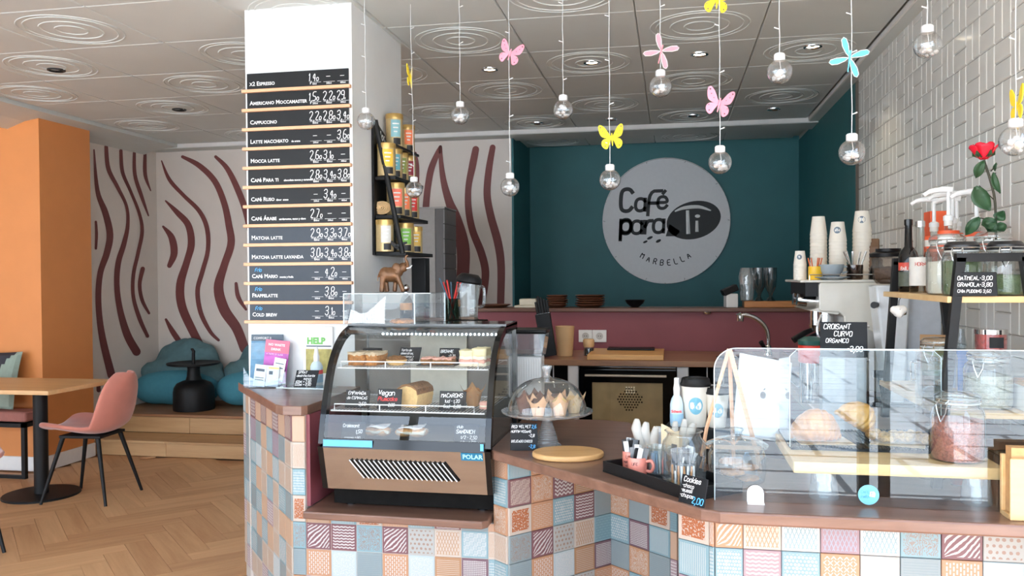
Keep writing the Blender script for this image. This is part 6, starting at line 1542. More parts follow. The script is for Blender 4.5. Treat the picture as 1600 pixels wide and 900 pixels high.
# ================================================================== TIN RACK ON THE PILLAR
RX = CX1+.001
rk = thing('tin_rack', 'slanted black wall rack with coffee tins on the grey pillar face', 'rack', (RX, 0, 0))
yA, yB = at(581, 300, X=RX).y, 4.30
MB().add([(0,yA,1.56),(.012,yA,1.56),(.012,yB,1.56),(0,yB,1.56),(0,yA,2.235),(.012,yA,2.235),(.012,yB,2.06),(0,yB,2.06)], [(0,3,2,1),(4,5,6,7),(0,1,5,4),(1,2,6,5),(2,3,7,6),(3,0,4,7)]).build('back_board', M_blackpl, rk)
shelves = [1.575, 1.755, 1.945]; dep = (.165, .14, .115)
for z, d in zip(shelves, dep): MB().box(.012, d, yA+.015, yB+.04, z-.018, z).build('shelf_board', M_blackpl, rk, bevel=.002)
MB().tube([(.02,yA+.004,2.215),(.15,yA+.01,1.565)], .013, 8).build('slanted_strut', M_black, rk)
mb = MB(Matrix.Translation((.0140,yA+.055,2.135)) @ Matrix.Rotation(R_(90),4,'Z')); typeset(mb, 'Moccamaster', 0, 0, 0, .062, bold=.002); mb.build('lettering', M_chalkw, rk)
M_tin = mat('brass_tin', srgb(196, 172, 126), .35, .35, var=.12, scale=50); M_tinlid = mat('brass_lid', srgb(190, 156, 92), .3, .55, var=.06)
M_tlab = mat('black_tin_label', srgb(24, 22, 22), .5)
def tin(label, py_px, x, y, z, r, h, lab):
    t = thing('coffee_tin', label, 'tin', (RX+x, y, z), 0, 'coffee tins on the rack')
    MB().lathe([(r,0),(r,h*.86)], 28).build('tin_body', M_tin, t, True); MB().lathe([(r*1.03,h*.84),(r*1.04,h*.86),(r*1.04,h*.98),(r*.98,h),(.001,h)], 28).build('tin_lid', M_tinlid, t, True)
    def patch(nm, a0, a1, z0, z1, m, e=.0008):
        P = MB(); n_ = 8
        for i in range(n_+1):
            a = R_(a0+(a1-a0)*i/n_); P.v += [Vector(((r+e)*math.sin(a), -(r+e)*math.cos(a), z0)), Vector(((r+e)*math.sin(a), -(r+e)*math.cos(a), z1))]
        P.f = [(2*i, 2*i+2, 2*i+3, 2*i+1) for i in range(n_)]; return P.build(nm, m, t, True)
    c_ = mat('tin_label_'+lab, {'blue': srgb(130, 178, 186), 'orange': srgb(240, 130, 84), 'yellow': srgb(238, 190, 62), 'teal': srgb(98, 168, 182), 'green': srgb(132, 192, 84), 'olive': srgb(130, 142, 74), 'coral': srgb(240, 122, 98), 'red': srgb(206, 52, 50), 'wine': srgb(140, 36, 52), 'gold': srgb(226, 182, 84), 'white': srgb(226, 222, 214)}[lab], .5)
    patch('colour_label', -5, 62, h*.28, h*.80, c_); patch('brand_label', 12, 62, h*.05, h*.25, M_tlab, .0012)
    for k in range(3): patch('print_line', 6+4*k, 50-6*k, h*(.66-.12*k), h*(.70-.12*k), M_chalkw, .0013)
    return t
# near row then deeper row
T_ = [('brass tin with pale blue label at the very top of the rack', .060, 4.03, 2.108, .043, .165, 'blue'), ('brass tin with orange label at the very top, beside the pale blue one', .062, 4.235, 2.108, .038, .145, 'orange'),
      ('brass tin with yellow label on the upper rack shelf', .062, 3.90, 1.946, .045, .160, 'yellow'), ('brass tin with teal label on the upper rack shelf', .062, 4.02, 1.946, .040, .150, 'teal'), ('brass tin with olive label on the upper rack shelf', .062, 4.125, 1.946, .038, .145, 'olive'), ('brass tin with wine red label on the upper rack shelf', .066, 4.235, 1.946, .038, .145, 'wine'),
      ('brass tin with big coral label on the middle rack shelf', .080, 3.98, 1.756, .045, .165, 'coral'), ('brass tin with orange label squeezed on the middle rack shelf', .085, 4.095, 1.756, .040, .150, 'orange'), ('brass tin with red label on the middle rack shelf', .088, 4.215, 1.756, .040, .145, 'red'),
      ('brass tin with white label behind the rack strut, bottom shelf', .06, 3.87, 1.576, .043, .155, 'white'), ('brass tin with green label on the bottom rack shelf', .095, 4.07, 1.576, .046, .150, 'green'), ('brass tin with gold label at the end of the bottom rack shelf', .105, 4.215, 1.576, .039, .140, 'gold')]
for a in T_: tin(a[0], 0, *a[1:])
MB().box(.012, .105, 3.92, yB, 2.095, 2.107).build('shelf_board', M_blackpl, rk)
q = at(593, 325, X=RX+.02)
t = thing('wooden_rose', 'pale wood shaving rose pinned to the tin rack edge', 'ornament', (RX+.035, q.y+.0, q.z)); M_shav = mat('wood_shaving', srgb(232, 204, 158), .7, var=.08)
for k, r in enumerate((.048,.040,.031,.022,.012)):
    mb = MB(Matrix.Rotation(R_(90),4,'X') @ Matrix.Rotation(k*1.3,4,'Z')); mb.lathe([(r*.35,-.005+.004*k),(r*.9,.0+.004*k),(r,.012+.004*k)], 18, cap=(False,False)); ob = mb.build('petal', M_shav, t, True); ob.scale.z = .7; ob.modifiers.new('t','SOLIDIFY').thickness = .002
t = thing('toy_sprig', 'small dark sprig ornament lying on the bottom rack shelf', 'ornament', (RX+.12, 3.86, 1.60)); M_sp = mat('dark_sprig', srgb(44, 46, 48), .5)
for dx, dy, dz in ((-.05,-.01,.045),(.05,.02,.02),(.02,-.02,-.015)): MB().tube([(0,0,0),(dx,dy,dz)], [.011,.005], 8).build('twig', M_sp, t, True)

# ================================================================== BLACK RACK BY THE TILED WALL
br = thing('black_shelf_rack', 'black metal frame rack with pine shelves standing by the tiled wall', 'rack', (0,0,0))
def fr_(y, xa, xb, xc, xd, zt, zb):
    for a, c in ((xa, xc), (xb, xd)): MB().add([(c-.013,y-.014,zb),(c+.013,y-.014,zb),(c+.013,y+.014,zb),(c-.013,y+.014,zb),(a-.013,y-.014,zt),(a+.013,y-.014,zt),(a+.013,y+.014,zt),(a-.013,y+.014,zt)], [(0,3,2,1),(4,5,6,7),(0,1,5,4),(1,2,6,5),(2,3,7,6),(3,0,4,7)]).build('leg', M_black, br)
    MB().box(xa-.013, xb+.013, y-.014, y+.014, zt-.012, zt+.013).build('top_bar', M_black, br)
fr_(2.665, .836, 1.01, .770, 1.10, 1.495, ZM+.001); fr_(3.40, .842, .995, .80, 1.06, 1.495, .9005)
MB().box(.80, 1.075, 2.66, 3.42, 1.362, 1.381).build('shelf_board', M_lightwood, br, bevel=.002)
MB().box(.785, 1.10, 2.66, 3.42, 1.02, 1.038).build('shelf_board', M_lightwood, br, bevel=.002)
# jars and bottles on its upper shelf (z 1.381)
ZU, ZLW = 1.3815, 1.0385
M_blid = mat('black_jar_lid', srgb(30, 30, 32), .35)
clip_jar('black lidded clip jar of green matcha, the one by the rack leg, upper shelf', (.866, 2.745, ZU), .056, .160, M_matcha, .105, M_blid, R_(-30), 'jars on the upper shelf')
clip_jar('black lidded clip jar with little green powder, nearest the tiled wall, upper shelf', (.988, 2.745, ZU), .058, .160, M_matcha, .062, M_blid, R_(-20), 'jars on the upper shelf')
clip_jar('tall clear clip jar of cream powder behind the matcha, upper shelf', (.866, 2.88, ZU), .062, .195, M_flour, .105, None, R_(-30), 'jars on the upper shelf')
clip_jar('tall clear clip jar under the rose, upper shelf', (1.0, 2.88, ZU), .062, .200, M_seed, .05, None, R_(-30), 'jars on the upper shelf')
def bottle(name, label, loc, r, h, m, cap, lab=None, neck=.3, cat='bottle', pump=False, text=None, liquid=None, grp=None):
    t = thing(name, label, cat, loc, R_(-14), grp); hb = h*(1-neck)
    MB().lathe([(r*.92,0),(r,.004),(r,hb*.80),(r*.86,hb*.90),(r*.42,hb*1.02),(r*.36,h*.97),(r*.40,h*.975),(r*.40,h)], 24).build('bottle_body', m, t, True)
    if liquid: MB().lathe([(r*.85,.005),(r*.90,.01),(r*.90,hb*.60)], 20).build('syrup', liquid, t, True)
    MB().lathe([(r*.43,h*.93),(r*.43,h*1.01),(r*.38,h*1.015),(.001,h*1.016)], 18).build('cap', cap, t, True)
    for k, (z0, z1, mm) in enumerate(lab or ()): MB().lathe([(r*1.006,h*z0),(r*1.006,h*z1)], 24, cap=(False,False)).build('label_band', mm, t, True)
    if text:
        mb = MB(); m2 = MB(); s, z, hh, mm = text; stroke(m2, s, -swidth(s, hh)/2, z, hh, hh*.17, 0, 0)
        mb.add([((r*1.012)*math.sin(v.x/r), -(r*1.012)*math.cos(v.x/r), v.z) for v in m2.v], m2.f); mb.build('lettering', mm, t)
    if pump:
        MB().lathe([(r*.5,h*1.0),(r*.5,h*1.06),(r*.30,h*1.08)], 18).build('pump_collar', M_whitepl, t, True)
        MB().tube([(0,0,h*1.06),(0,0,h*1.40)], .0065, 10).build('pump_stem', M_whitepl, t, True)
        MB().tube(curve_pts([(.012,0,h*1.42),(-.02,0,h*1.43),(-.055,0,h*1.41),(-.075,0,h*1.36)], 4), [.011]*5+[.009]*4+[.007]*4, 8).build('pump_nozzle', M_whitepl, t, True)
    return t
M_rlab, M_wlab, M_olab = mat('red_wrap', srgb(198, 74, 58), .5), mat('white_wrap', srgb(232, 228, 220), .5), mat('orange_wrap', srgb(240, 98, 54), .5)
M_clearb = glass('bottle_glass', (.86,.88,.86,1), .07, 2.4)
bottle('cream_liqueur_bottle', 'dark liqueur bottle with a red band at the end of the upper shelf', (.862, 3.31, ZU), .034, .265, M_blackgl, M_blackgl, [(.30,.41,M_rlab),(.08,.28,mat('olive_label', srgb(84, 90, 76), .5, var=.2, scale=60))], .38, text=('BAILEYS', .080, .013, M_wlab))
bottle('vodka_bottle', 'clear bottle with a white label printed with berries beside the dark liqueur', (.865, 3.17, ZU), .036, .25, M_clearb, M_chrome, [(.10,.50,M_wlab)], .36, text=('HORN', .095, .012, M_rlab))
for k, (lab, x, y, h) in enumerate((('pump topped syrup bottle nearest the dark liqueur', .93, 3.24, .235), ('pump topped syrup bottle beside the orange box', .955, 3.12, .24), ('pump topped syrup bottle behind the tall cream powder jar', .915, 3.03, .245), ('pump topped syrup bottle nearest the rose', .985, 2.98, .235), ('pump topped syrup bottle against the tiles', 1.0, 3.22, .235))):
    bottle('syrup_bottle', lab, (x, y, ZU), .033, h, M_clearb, M_wlab, [(.62,.70,M_olab),(.70,.80,M_wlab),(.80,.86,M_olab)], .30, 'bottle', True, None, mat('amber_syrup', srgb(176, 128, 80), .4, var=.1), 'syrup bottles with pumps')
abox('orange_box', 'orange and white carton behind the syrup pumps', 'box', .945, 1.02, 3.34, 3.42, ZU, ZU+.30, M_olab, .002)
sub = MB().box(.946, 1.019, 3.337, 3.339, ZU+.20, ZU+.225).build('white_band', M_wlab, COL.objects['orange_box']); sub.location = (-.9825, -3.38, -ZU)
# rose
rs = at(1535, 240, Y=2.88); rz0 = at(1556, 385, Y=2.88)
rose = thing('red_rose', 'red rose with dark green leaves standing among the jars', 'flower', (0,0,0))
M_rose = mat('rose_petal', srgb(224, 22, 52), .55, var=.18, scale=14); M_leaf = mat('rose_leaf', srgb(36, 70, 40), .5, var=.25, scale=25); M_stem = mat('rose_stem', srgb(52, 50, 36), .6)
sp = [at(x, y, Y=2.88) for x, y in ((1556,430),(1556,352),(1554,310),(1547,280),(1541,262),(1537,250))]
MB().tube(curve_pts([tuple(p) for p in sp], 5), .0042, 8).build('stem', M_stem, rose, True)
hd = sp[-1]+Vector((0,0,.006))
for lay, (n_, r0, r1, hh, op_) in enumerate(((3,.008,.013,.052,0),(4,.014,.021,.054,.05),(5,.022,.029,.053,.15),(5,.028,.036,.049,.45))):
    for k in range(n_):
        a0_ = 2*math.pi*k/n_+lay*.7; mb = MB(); g = []
        for i in range(6):
            v = i/5
            for j in range(7):
                u = -1+j/3; sp_ = math.pi/n_*1.15
                rr_ = r0*.35+(r1-r0*.35)*math.sin(v*math.pi/2*.95)**.8+(op_*.012*v**4)
                z = hh*v*(1-.16*u*u*v)+(-.004*op_*2*v**4); a = a0_+u*sp_*(.55+.45*v)*(1-.25*v*v)
                g.append((hd.x+rr_*math.cos(a), hd.y+rr_*math.sin(a), hd.z+z-.004))
        mb.add(g, [(i*7+j, i*7+j+1, (i+1)*7+j+1, (i+1)*7+j) for i in range(5) for j in range(6)])
        ob = mb.build('petal', M_rose, rose, True); ob.modifiers.new('t','SOLIDIFY').thickness = .0012
for k in range(5):
    a = k*1.257; MB().add([(hd.x+.006*math.cos(a-.9), hd.y+.006*math.sin(a-.9), hd.z-.004),(hd.x+.006*math.cos(a+.9), hd.y+.006*math.sin(a+.9), hd.z-.004),(hd.x+.032*math.cos(a+.25), hd.y+.032*math.sin(a+.25), hd.z+.008),(hd.x+.034*math.cos(a), hd.y+.034*math.sin(a), hd.z+.026),(hd.x+.032*math.cos(a-.25), hd.y+.032*math.sin(a-.25), hd.z+.008)], [(0,1,2,3,4)]).build('sepal', M_leaf, rose).modifiers.new('t','SOLIDIFY').thickness = .001
def leaf(p0, p1, w, bend=.0):
    a, c = at(*p0, Y=2.875), at(*p1, Y=2.86); d = c-a; L = d.length; d.normalize(); up = Vector((0,-1,.25)).normalized(); sd = d.cross(up).normalized(); mb = MB(); g = []
    for i in range(8):
        v = i/7; ww = w*math.sin(math.pi*min(1,v*.96+.02))**.75*(1.15-.45*v)
        for j in range(5):
            u = -1+j/2; g.append(tuple(a+d*L*v+sd*ww*u+up*(.006*abs(u)-.012*math.sin(math.pi*v)+bend*v*v)))
    mb.add(g, [(i*5+j, i*5+j+1, (i+1)*5+j+1, (i+1)*5+j) for i in range(7) for j in range(4)])
    mb.build('leaf', M_leaf, rose, True).modifiers.new('t','SOLIDIFY').thickness = .0012
leaf((1536,252),(1524,279),.017); leaf((1551,270),(1562,303),.013); leaf((1556,255),(1554,268),.006)
leaf((1523,292),(1546,330),.030); leaf((1530,340),(1508,368),.019); leaf((1556,345),(1533,352),.022); leaf((1558,345),(1568,330),.020); leaf((1554,348),(1542,362),.022); leaf((1560,348),(1568,362),.022)
for p0, p1 in (((1547,280),(1536,252)),((1548,268),(1558,256)),((1549,278),(1556,270)),((1553,312),(1530,290)),((1556,345),(1528,340))): MB().tube([tuple(at(*p0, Y=2.88)), tuple(at(*p1, Y=2.877))], .0018, 5).build('leaf_stalk', M_stem, rose)
# lower shelf
clip_jar('clip top jar of pale flakes on the lower rack shelf', (.950, 2.775, ZLW), .068, .175, M_flake, .10, None, R_(-40), 'jars on the lower shelf')
clip_jar('tall clear clip jar beside the pale flakes, lower rack shelf', (.862, 2.97, ZLW), .060, .20, M_seed, .03, None, R_(-40), 'jars on the lower shelf')
t = thing('berry_jar', 'small jar of red berries with a steel lid standing on the flake jar', 'jar', (.958, 2.775, ZLW+.1765)); MB().lathe([(.040,0),(.043,.004),(.043,.048)], 24).build('contents', mat('red_berries', srgb(206, 62, 56), .5, var=.4, scale=110, bump=.6), t, True); MB().lathe([(.044,0),(.0445,.05)], 24, cap=(False, False)).build('glass_wall', M_jar, t, True); MB().lathe([(.046,.048),(.046,.062),(.001,.063)], 24).build('lid', M_steel, t, True)
MB().box(-.02,.02,-.0455,-.0445,.008,.04).build('label_patch', M_blackpl, t)
t = thing('blue_bottle', 'squeezy bottle of blue liquid on the lower rack shelf', 'bottle', (.972, 3.09, ZLW)); MB().lathe([(.036,0),(.040,.006),(.034,.05),(.041,.09),(.034,.13),(.018,.15)], 24).build('blue_liquid', mat('blue_liquid', srgb(16, 96, 190), .15), t, True); MB().lathe([(.018,.15),(.020,.165),(.012,.20),(.010,.22)], 18).build('cap', glass('cap_clear', (.8,.86,.9,1), .08, 2.4), t, True)
t = thing('tea_packet', 'kraft packet with a green label on the lower rack shelf', 'packet', (.93, 3.225, ZLW), R_(-14)); MB().prismx([(-.03,0),(.03,0),(.006,.19),(-.006,.19)], -.05, .05).build('packet_body', mat('kraft_packet', srgb(190, 148, 104), .7), t); mb = MB(); mb.add([(-.044,-.0245,.045),(.03,-.0245,.045),(.03,-.0125,.14),(-.044,-.0125,.14)], [(0,1,2,3)]); mb.build('label_patch', mat('leaf_green_label', srgb(132, 146, 84), .6), t); mb = MB(Matrix.Translation((-.036,-.0205,.098)) @ Matrix.Rotation(-.126,4,'X')); typeset(mb, 'MATCHA', 0, 0, 0, .018, bold=.0006); mb.build('lettering', M_paper, t)
t = thing('wire_basket', 'small chrome basket of steel lids beside the kraft packet', 'basket', (.925, 3.345, ZLW)); mb = MB(); mb.torus(.045,.003,(0,0,.01),20,5); mb.torus(.048,.003,(0,0,.08),20,5)
for k in range(10): mb.tube([(.045*math.cos(k*.628),.045*math.sin(k*.628),.01),(.048*math.cos(k*.628),.048*math.sin(k*.628),.08)], .002, 4)
mb.build('basket_wire', M_chrome, t)
t = thing('white_box', 'white card box at the end of the lower rack shelf', 'box', (1.055, 2.74, ZLW)); MB().box(-.035,.035,-.05,.05,0,.075).build('box_body', M_paper, t, bevel=.002); MB().box(-.036,.036,-.051,.051,.0755,.09).build('box_lid', mat('kraft_packet', None), t)
t = thing('cotton_flower', 'white cotton boll hanging from the edge of the upper rack shelf', 'flower', (.775, 3.10, 1.318)); t.scale = (.75,.75,.75); blob('cotton_boll', [((0,0,0),.028),((.018,.0,.008),.020),((-.018,0,.006),.020),((0,-.012,-.012),.018)], mat('cotton', srgb(238, 232, 224), .9, var=.03), t, .004, 3)
for k in range(4): MB().tube([(.0,.004,-.02),(.03*math.cos(k*1.57),.02*math.sin(k*1.57),-.012),(.036*math.cos(k*1.57),.024*math.sin(k*1.57),.012)], [.004,.006,.002], 6).build('husk', M_stem, t)
MB().tube([(0,0,.02),(.002,0,.05),(.008,0,.062)], .002, 5).build('stalk', M_stem, t)
for lab, x in (('small glass spice bottle with red spice under the lower shelf', .80), ('small labelled spice bottle under the lower shelf, nearer the tiles', .85)):
    t = thing('spice_bottle', lab, 'bottle', (x+.045, 2.71, ZM+.0005), 0, 'spice bottles under the lower shelf'); MB().lathe([(.020,0),(.022,.003),(.022,.10),(.014,.115),(.014,.12)], 18).build('glass_body', M_jar, t, True); MB().lathe([(.020,.004),(.020,.075)], 16).build('contents', mat('red_spice', srgb(170, 70, 56), .7, var=.2), t, True); MB().lathe([(.016,.118),(.016,.135),(.001,.136)], 16).build('cap', M_steel, t, True); MB().lathe([(.0225,.04),(.0225,.075)], 18, cap=(False,False)).build('label_band', M_paper, t)
q = at(1525, 447, Y=2.645)
chalk_sign('black sign reading oatmeal, granola and chia pudding hung on the black rack', (q.x, 2.640, q.z-.029), R_(-12), .108, .070, R_(2), [('OATMEAL-3,00', .007, .047, .0115, Wc), ('GRANOLA-3,80', .006, .028, .0115, Wc), ('CHIA PUDDING 3,60', .005, .010, .0088, Wc)], stand=False, shear=-.05)
# ================================================================== ESPRESSO MACHINE AND GRINDER
em = thing('espresso_machine', 'cream espresso machine with chrome group heads under the cup stacks', 'coffee machine', (0, 3.88, 0))
M_emw = mat('cream_enamel', srgb(216, 210, 198), .3, var=.02, coat=.3)
zb = .9015
body = [(.66,zb+.035),(1.06,zb+.035),(1.06,1.415),(.66,1.415),(.655,1.40),(.648,1.30),(.655,1.285),(.735,1.28),(.745,1.265),(.745,zb+.16),(.66,zb+.12)]
body = [(.745,zb+.03),(1.07,zb+.03),(1.07,1.412),(.645,1.412),(.640,1.40),(.640,1.292),(.648,1.284),(.725,1.280),(.745,1.262)]
MB().prismy(body, 0, .50).build('side_housing', M_emw, em, bevel=.008)
MB().box(.56,1.07,-.002,.502,1.4125,1.424).build('cup_tray', M_emw, em, bevel=.004)
MB().tube([(.60,-.004,1.424),(.60,-.004,1.447),(.98,-.004,1.447),(.98,-.004,1.424)], .0025, 6).build('cup_rail', M_chrome, em)
MB().box(.56,.745,.005,.495,zb+.03,zb+.085).build('drip_tray', M_steel, em, bevel=.004)
MB().box(.585,.64,.02,.48,1.35,1.412).build('control_hood', M_blackpl, em)
for y in (.09, .22): 
    MB().tube([(.56,y,1.335),(.645,y,1.325)], [.028,.030], 18).build('chrome_dial', M_chrome, em, True)
MB().prismy([(.60,1.288),(.64,1.300),(.735,1.283),(.72,1.270)], .01, .49).build('hood_lip', M_emw, em)
for y in (.12, .36):
    MB().tube([(.690,y,1.285),(.690,y,1.205)], .036, 18).build('group_head', M_chrome, em, True)
    pf_ = MB().tube([(.690,y,1.205),(.690,y,1.175)], [.038,.032], 18).build('filter_holder', M_chrome, em, True)
    MB().tube([(.69,y,1.19),(.63,y-.02,1.165),(.575,y-.035,1.130)], [.010,.014,.016], 10).build('filter_handle', M_blackpl, em, True)
MB().tube(curve_pts([(.655,.03,1.27),(.635,.02,1.20),(.66,.02,1.11),(.68,.02,1.06)], 5), .006, 8).build('steam_wand', M_chrome, em, True)
MB().box(.665,.735,.20,.44,zb+.085,zb+.10).build('drip_grid', M_chrome, em)
MB(Matrix.Translation((.83,-.001,1.155)) @ Matrix.Rotation(R_(90),4,'X')).lathe([(.052,0),(.052,.004),(.046,.008),(.001,.009)], 28).build('round_badge', mat('badge_grey', srgb(206,204,200), .3, .4), em, True)
for (x, y) in ((.78,.05),(1.03,.05),(.78,.45),(1.03,.45)): MB().cyl((x,y,zb-.0008),(x,y,zb+.032), .02, .02, 12).build('foot', M_blackpl, em)
# filter handle lying on a knock box: small coloured things before the machine
t = thing('red_knock_box', 'red and green plastic tub under the group heads', 'tub', (.545+.04, 3.74, zb)); MB().lathe([(.05,0),(.05,.17)], 20).build('tub_base', M_steel, t, True); MB().lathe([(.05,.17),(.055,.18),(.055,.245)], 20).build('tub_body', mat('red_plastic', srgb(218, 60, 44), .4), t, True); MB().lathe([(.054,.247),(.056,.265),(.03,.28),(.001,.281)], 20).build('tub_lid', mat('green_plastic', srgb(40, 88, 80), .4), t, True)
t = thing('portafilter', 'spare chrome portafilter resting on a block before the espresso machine', 'portafilter', (.735, 3.72, zb)); MB().box(-.03,.03,-.02,.05,0,.20).build('rest_block', M_blackpl, t); MB().lathe([(.030,.201),(.034,.205),(.034,.235),(.038,.24),(.001,.241)], 20).build('basket', M_chrome, t, True); MB().tube([(-.03,-.01,.222),(-.075,-.03,.208),(-.115,-.05,.196)], [.010,.017,.015], 10).build('handle', mat('grey_grip', srgb(140, 134, 126), .5), t, True)
# grinder in front
gr = thing('coffee_grinder', 'white coffee grinder with a smoked bean hopper beside the rack', 'grinder', (.885, 3.70, .9015))
MB().prismy([(-.06,.50),(.075,.50),(.07,.40),(.062,.25),(.05,0),(0,0),(-.015,.10),(-.035,.25),(-.052,.40)], -.05, .09).build('curved_body', mat('white_gloss', srgb(226, 230, 232), .15, coat=.4), gr, True, bevel=.008)
MB().box(-.09,.10,-.06,.10,0,.02).build('base', M_blackpl, gr, bevel=.004)
MB().box(.07,.20,-.02,.05,.02,.47).build('rear_panel', mat('pale_blue_panel', srgb(206, 212, 220), .3), gr, bevel=.004)
MB().lathe([(.045,.505),(.060,.525),(.068,.615),(.070,.618)], 4, cap=(True, False)).build('bean_hopper', glass('smoked_hopper', (.74,.68,.62,1), .09, 2.2), gr)
MB().lathe([(.030,.506),(.052,.525),(.056,.57),(.001,.58)], 4).build('beans', mat('coffee_beans', srgb(112, 84, 62), .5, var=.4, scale=120, bump=.8), gr)
MB().lathe([(.072,.618),(.074,.632),(.05,.640),(.05,.652),(.001,.653)], 20).build('hopper_lid', M_blackpl, gr, True)
MB().cyl((-.06,-.055,.42),(-.075,-.085,.42), .012, .014, 12).build('adjust_knob', M_blackpl, gr, True)
mb = MB(); mb.tube([(-.085,-.03,.33),(-.098,-.045,.33),(-.098,-.045,.19),(-.085,-.03,.19)], .007, 8); mb.build('switch_handle', M_whitepl, gr, True)
MB().box(-.07,-.02,-.06,-.045,.12,.15).build('portafilter_fork', M_blackpl, gr); MB().tube([(-.05,-.05,.13),(-.03,-.06,.0)], .006, 6).build('cable', M_blackpl, gr)
# cups on the machine
ZT = 1.4245
def papercup(label, x, y, z, s, logo, grp):
    t = thing('paper_cup', label, 'cup', (x, y, z), R_(-14), grp)
    MB().lathe([(.0405*s,0),(.0412*s,.003*s),(.0400*s,.006*s),(.029*s,.092*s),(.001,.0915*s)], 24).build('cup_wall', M_cream, t, True)
    if logo:
        mb = MB(); n_ = 16
        def wr_(a_, z_): rr_ = (.0400-.011*z_/.092)*s+.0007; a = a_/rr_; return (rr_*math.sin(a), -rr_*math.cos(a), z_*1.0)
        mb.add([wr_(0,.05*s)]+[wr_(.016*s*math.cos(k*2*math.pi/n_), .052*s+.016*s*math.sin(k*2*math.pi/n_)) for k in range(n_)], [(0,1+k,1+(k+1)%n_) for k in range(n_)]); mb.build('round_logo', mat('logo_slate', srgb(108, 122, 136), .6), t)
        m1 = MB(); stroke(m1, 'Ti', -.006*s, -.005*s, .011*s, .0028*s, 0, 0); m3 = MB(); m3.add([tuple(Vector(wr_(v.x, v.z+.052*s))+Vector((0,-.0008,0))) for v in m1.v], m1.f); m3.build('logo_lettering', M_paper, t)
    return t
protos = {}
for nm, px_, yy, n_, zt, logo, s in (('back', 1279, 4.22, 13, 1.727, 0, .98), ('middle', 1309, 4.10, 12, 1.692, 1, .98), ('tiled wall', 1347, 4.16, 14, 1.745, 1, 1.05), ('small', 1250, 4.00, 8, 1.557, 1, .72)):
    x = at(px_, 400, Y=yy).x; zb_ = ZT; stepz = (zt-ZT-.092*s)/(n_-1)
    nmx = {'back': 'the stack next to the low stack', 'middle': 'the middle stack', 'tiled wall': 'the tallest stack beside the tiled wall', 'small': 'the low stack of small cups'}[nm]
    for k in range(n_):
        top_ = k == n_-1; z = zb_+stepz*k
        lab = ('uppermost paper cup of %s on the espresso machine' if top_ else 'nested white paper cup within %s on the espresso machine') % nmx
        papercup(lab, x, yy, z, s, top_ and logo, 'paper cup stack, %s' % nm)
t = thing('yellow_tin', 'yellow caddy of orange stirrers beside the blue grey cup', 'caddy', (.632, 3.93, ZT)); MB().lathe([(.028,0),(.030,.003),(.030,.06)], 20).build('caddy_body', mat('yellow_enamel', srgb(240, 190, 50), .35), t, True)
for k in range(8): s_ = MB().tube([(.012*math.cos(k),.012*math.sin(k),.02),(.03*math.cos(k),.026*math.sin(k),.098)], .003, 5).build('stirrer', mat('orange_stirrer', srgb(196, 96, 48), .5), t)
t = thing('cappuccino_cup', 'blue grey cappuccino cup on its saucer at the machine edge', 'cup', (.70, 3.925, ZT)); MB().lathe([(.045,0),(.078,.010),(.080,.014),(.05,.008),(.001,.006)], 28).build('saucer', mat('blue_grey_glaze', srgb(150, 160, 166), .25), t, True); MB().lathe([(.025,.009),(.032,.013),(.050,.04),(.054,.068),(.051,.068),(.046,.042),(.001,.018)], 28, cap=(True, False)).build('cup_body', mat('blue_grey_glaze', None), t, True); MB().tube(curve_pts([(.050,0,.058),(.072,0,.056),(.070,0,.036),(.046,0,.030)], 4), .005, 8).build('handle', mat('blue_grey_glaze', None), t, True)
t = thing('cutlery_glass', 'brown glass of teaspoons on the espresso machine', 'glass', (.80, 3.93, ZT)); MB().lathe([(.030,0),(.034,.005),(.036,.065),(.034,.065),(.028,.006)], 20).build('glass_body', glass('brown_glass', (.40,.28,.22,1), .08, 2.4), t, True)
for k in range(5): MB().tube([(.008*math.cos(k*1.3),.008*math.sin(k*1.3),.006),(.05*math.cos(k*.7+.3),.02*math.sin(k*1.3),.125)], [.003,.005], 6).build('teaspoon', M_chrome, t)
t = thing('milk_jug', 'small dark milk jug on the espresso machine', 'jug', (.895, 3.935, ZT)); MB().lathe([(.034,0),(.036,.004),(.030,.05),(.022,.068),(.024,.085),(.018,.095),(.001,.097)], 24).build('jug_body', M_blackgl, t, True)
t = thing('bean_scoop', 'brown bean bag with folded top behind the smoked hopper', 'bag', (.90, 4.16, ZT), R_(-14)); MB().prismx([(-.035,0),(.035,0),(.03,.15),(.006,.19),(-.006,.19),(-.03,.15)], -.05, .055).build('bag_body', mat('brown_bag', srgb(112, 82, 60), .6, var=.15), t, bevel=.006)
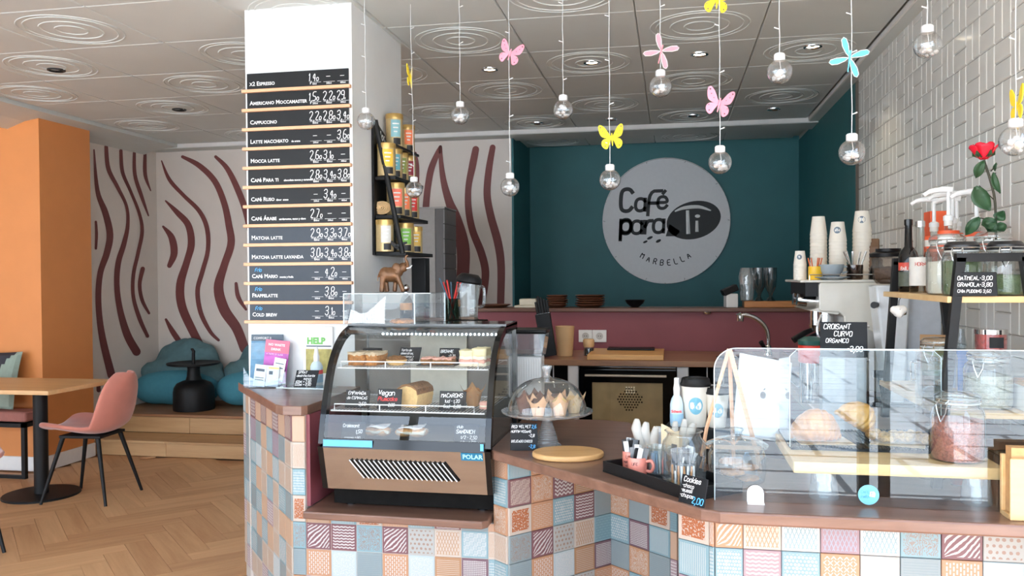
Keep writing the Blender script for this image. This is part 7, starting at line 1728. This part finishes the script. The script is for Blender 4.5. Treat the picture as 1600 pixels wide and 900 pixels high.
# glasses on a wooden tray on the wall cap end, card reader
t = thing('glass_tray', 'orange brown wooden tray of goblets on the wall cap end', 'tray', (.72, 6.28, ZP)); MB().box(-.21,.30,-.08,.09,.0,.045).build('tray_body', mat('orange_wood', srgb(186, 122, 66), .4, var=.12, scale=10, stretch=(1,8,8)), t, bevel=.004)
M_gob = glass('cut_smoke_glass', (.62,.62,.62,1), .10, 1.8, .05, .8)
for k, (px_, h_) in enumerate(((1167, .29), (1186, .30), (1204, .30))):
    q = at(px_, 470, Y=6.26); g_ = thing('goblet', ('clear ridged tumbler at the end of the goblet tray', 'smoked cut glass goblet in the middle of the tray', 'smoked cut glass goblet nearest the espresso machine')[k], 'glass', (q.x, 6.26, ZP+.046), 0, 'glasses on the wooden tray')
    pf_ = [(.040,0),(.046,.006),(.056,.12),(.056,.18),(.044,.235),(.042,.24)] if k == 0 else [(.034,0),(.030,.006),(.012,.03),(.014,.05),(.040,.10),(.046,.16),(.046,.24),(.044,.24)]
    MB().lathe(pf_, 20, cap=(True, False)).build('glass_body', M_press if k == 0 else M_gob, g_, True)
q = at(1142, 470, Y=6.22)
t = thing('card_reader', 'small white and black label printer on the wall cap', 'printer', (q.x, 6.23, ZP), R_(8)); MB().box(-.042,.042,-.05,.05,0,.10).build('body', M_whitepl, t, bevel=.006); MB(Matrix.Translation((0,0,.105)) @ Matrix.Rotation(R_(-24),4,'Y')).box(-.055,.055,-.055,.055,0,.045).build('head', M_blackpl, t, bevel=.006)
q = at(1318, 558, Y=2.93)
chalk_sign('black sign reading croissant curvo organico standing above the screen', (q.x, 2.925, q.z), R_(-6), .148, .118, R_(8), [('CROISANT', .012, .094, .0165, Wc), ('CURVO', .044, .070, .0165, Wc), ('ORGANICO', .018, .048, .0140, Wc), ('-2,00', .085, .020, .017, Wc)])
abox('sign_plinth', 'tall narrow grey plinth under the croissant price sign', 'stand', q.x-.07, q.x+.07, 2.915, 2.975, ZM, q.z-.0005, mat('plinth_grey', srgb(150, 152, 156), .4), .003)
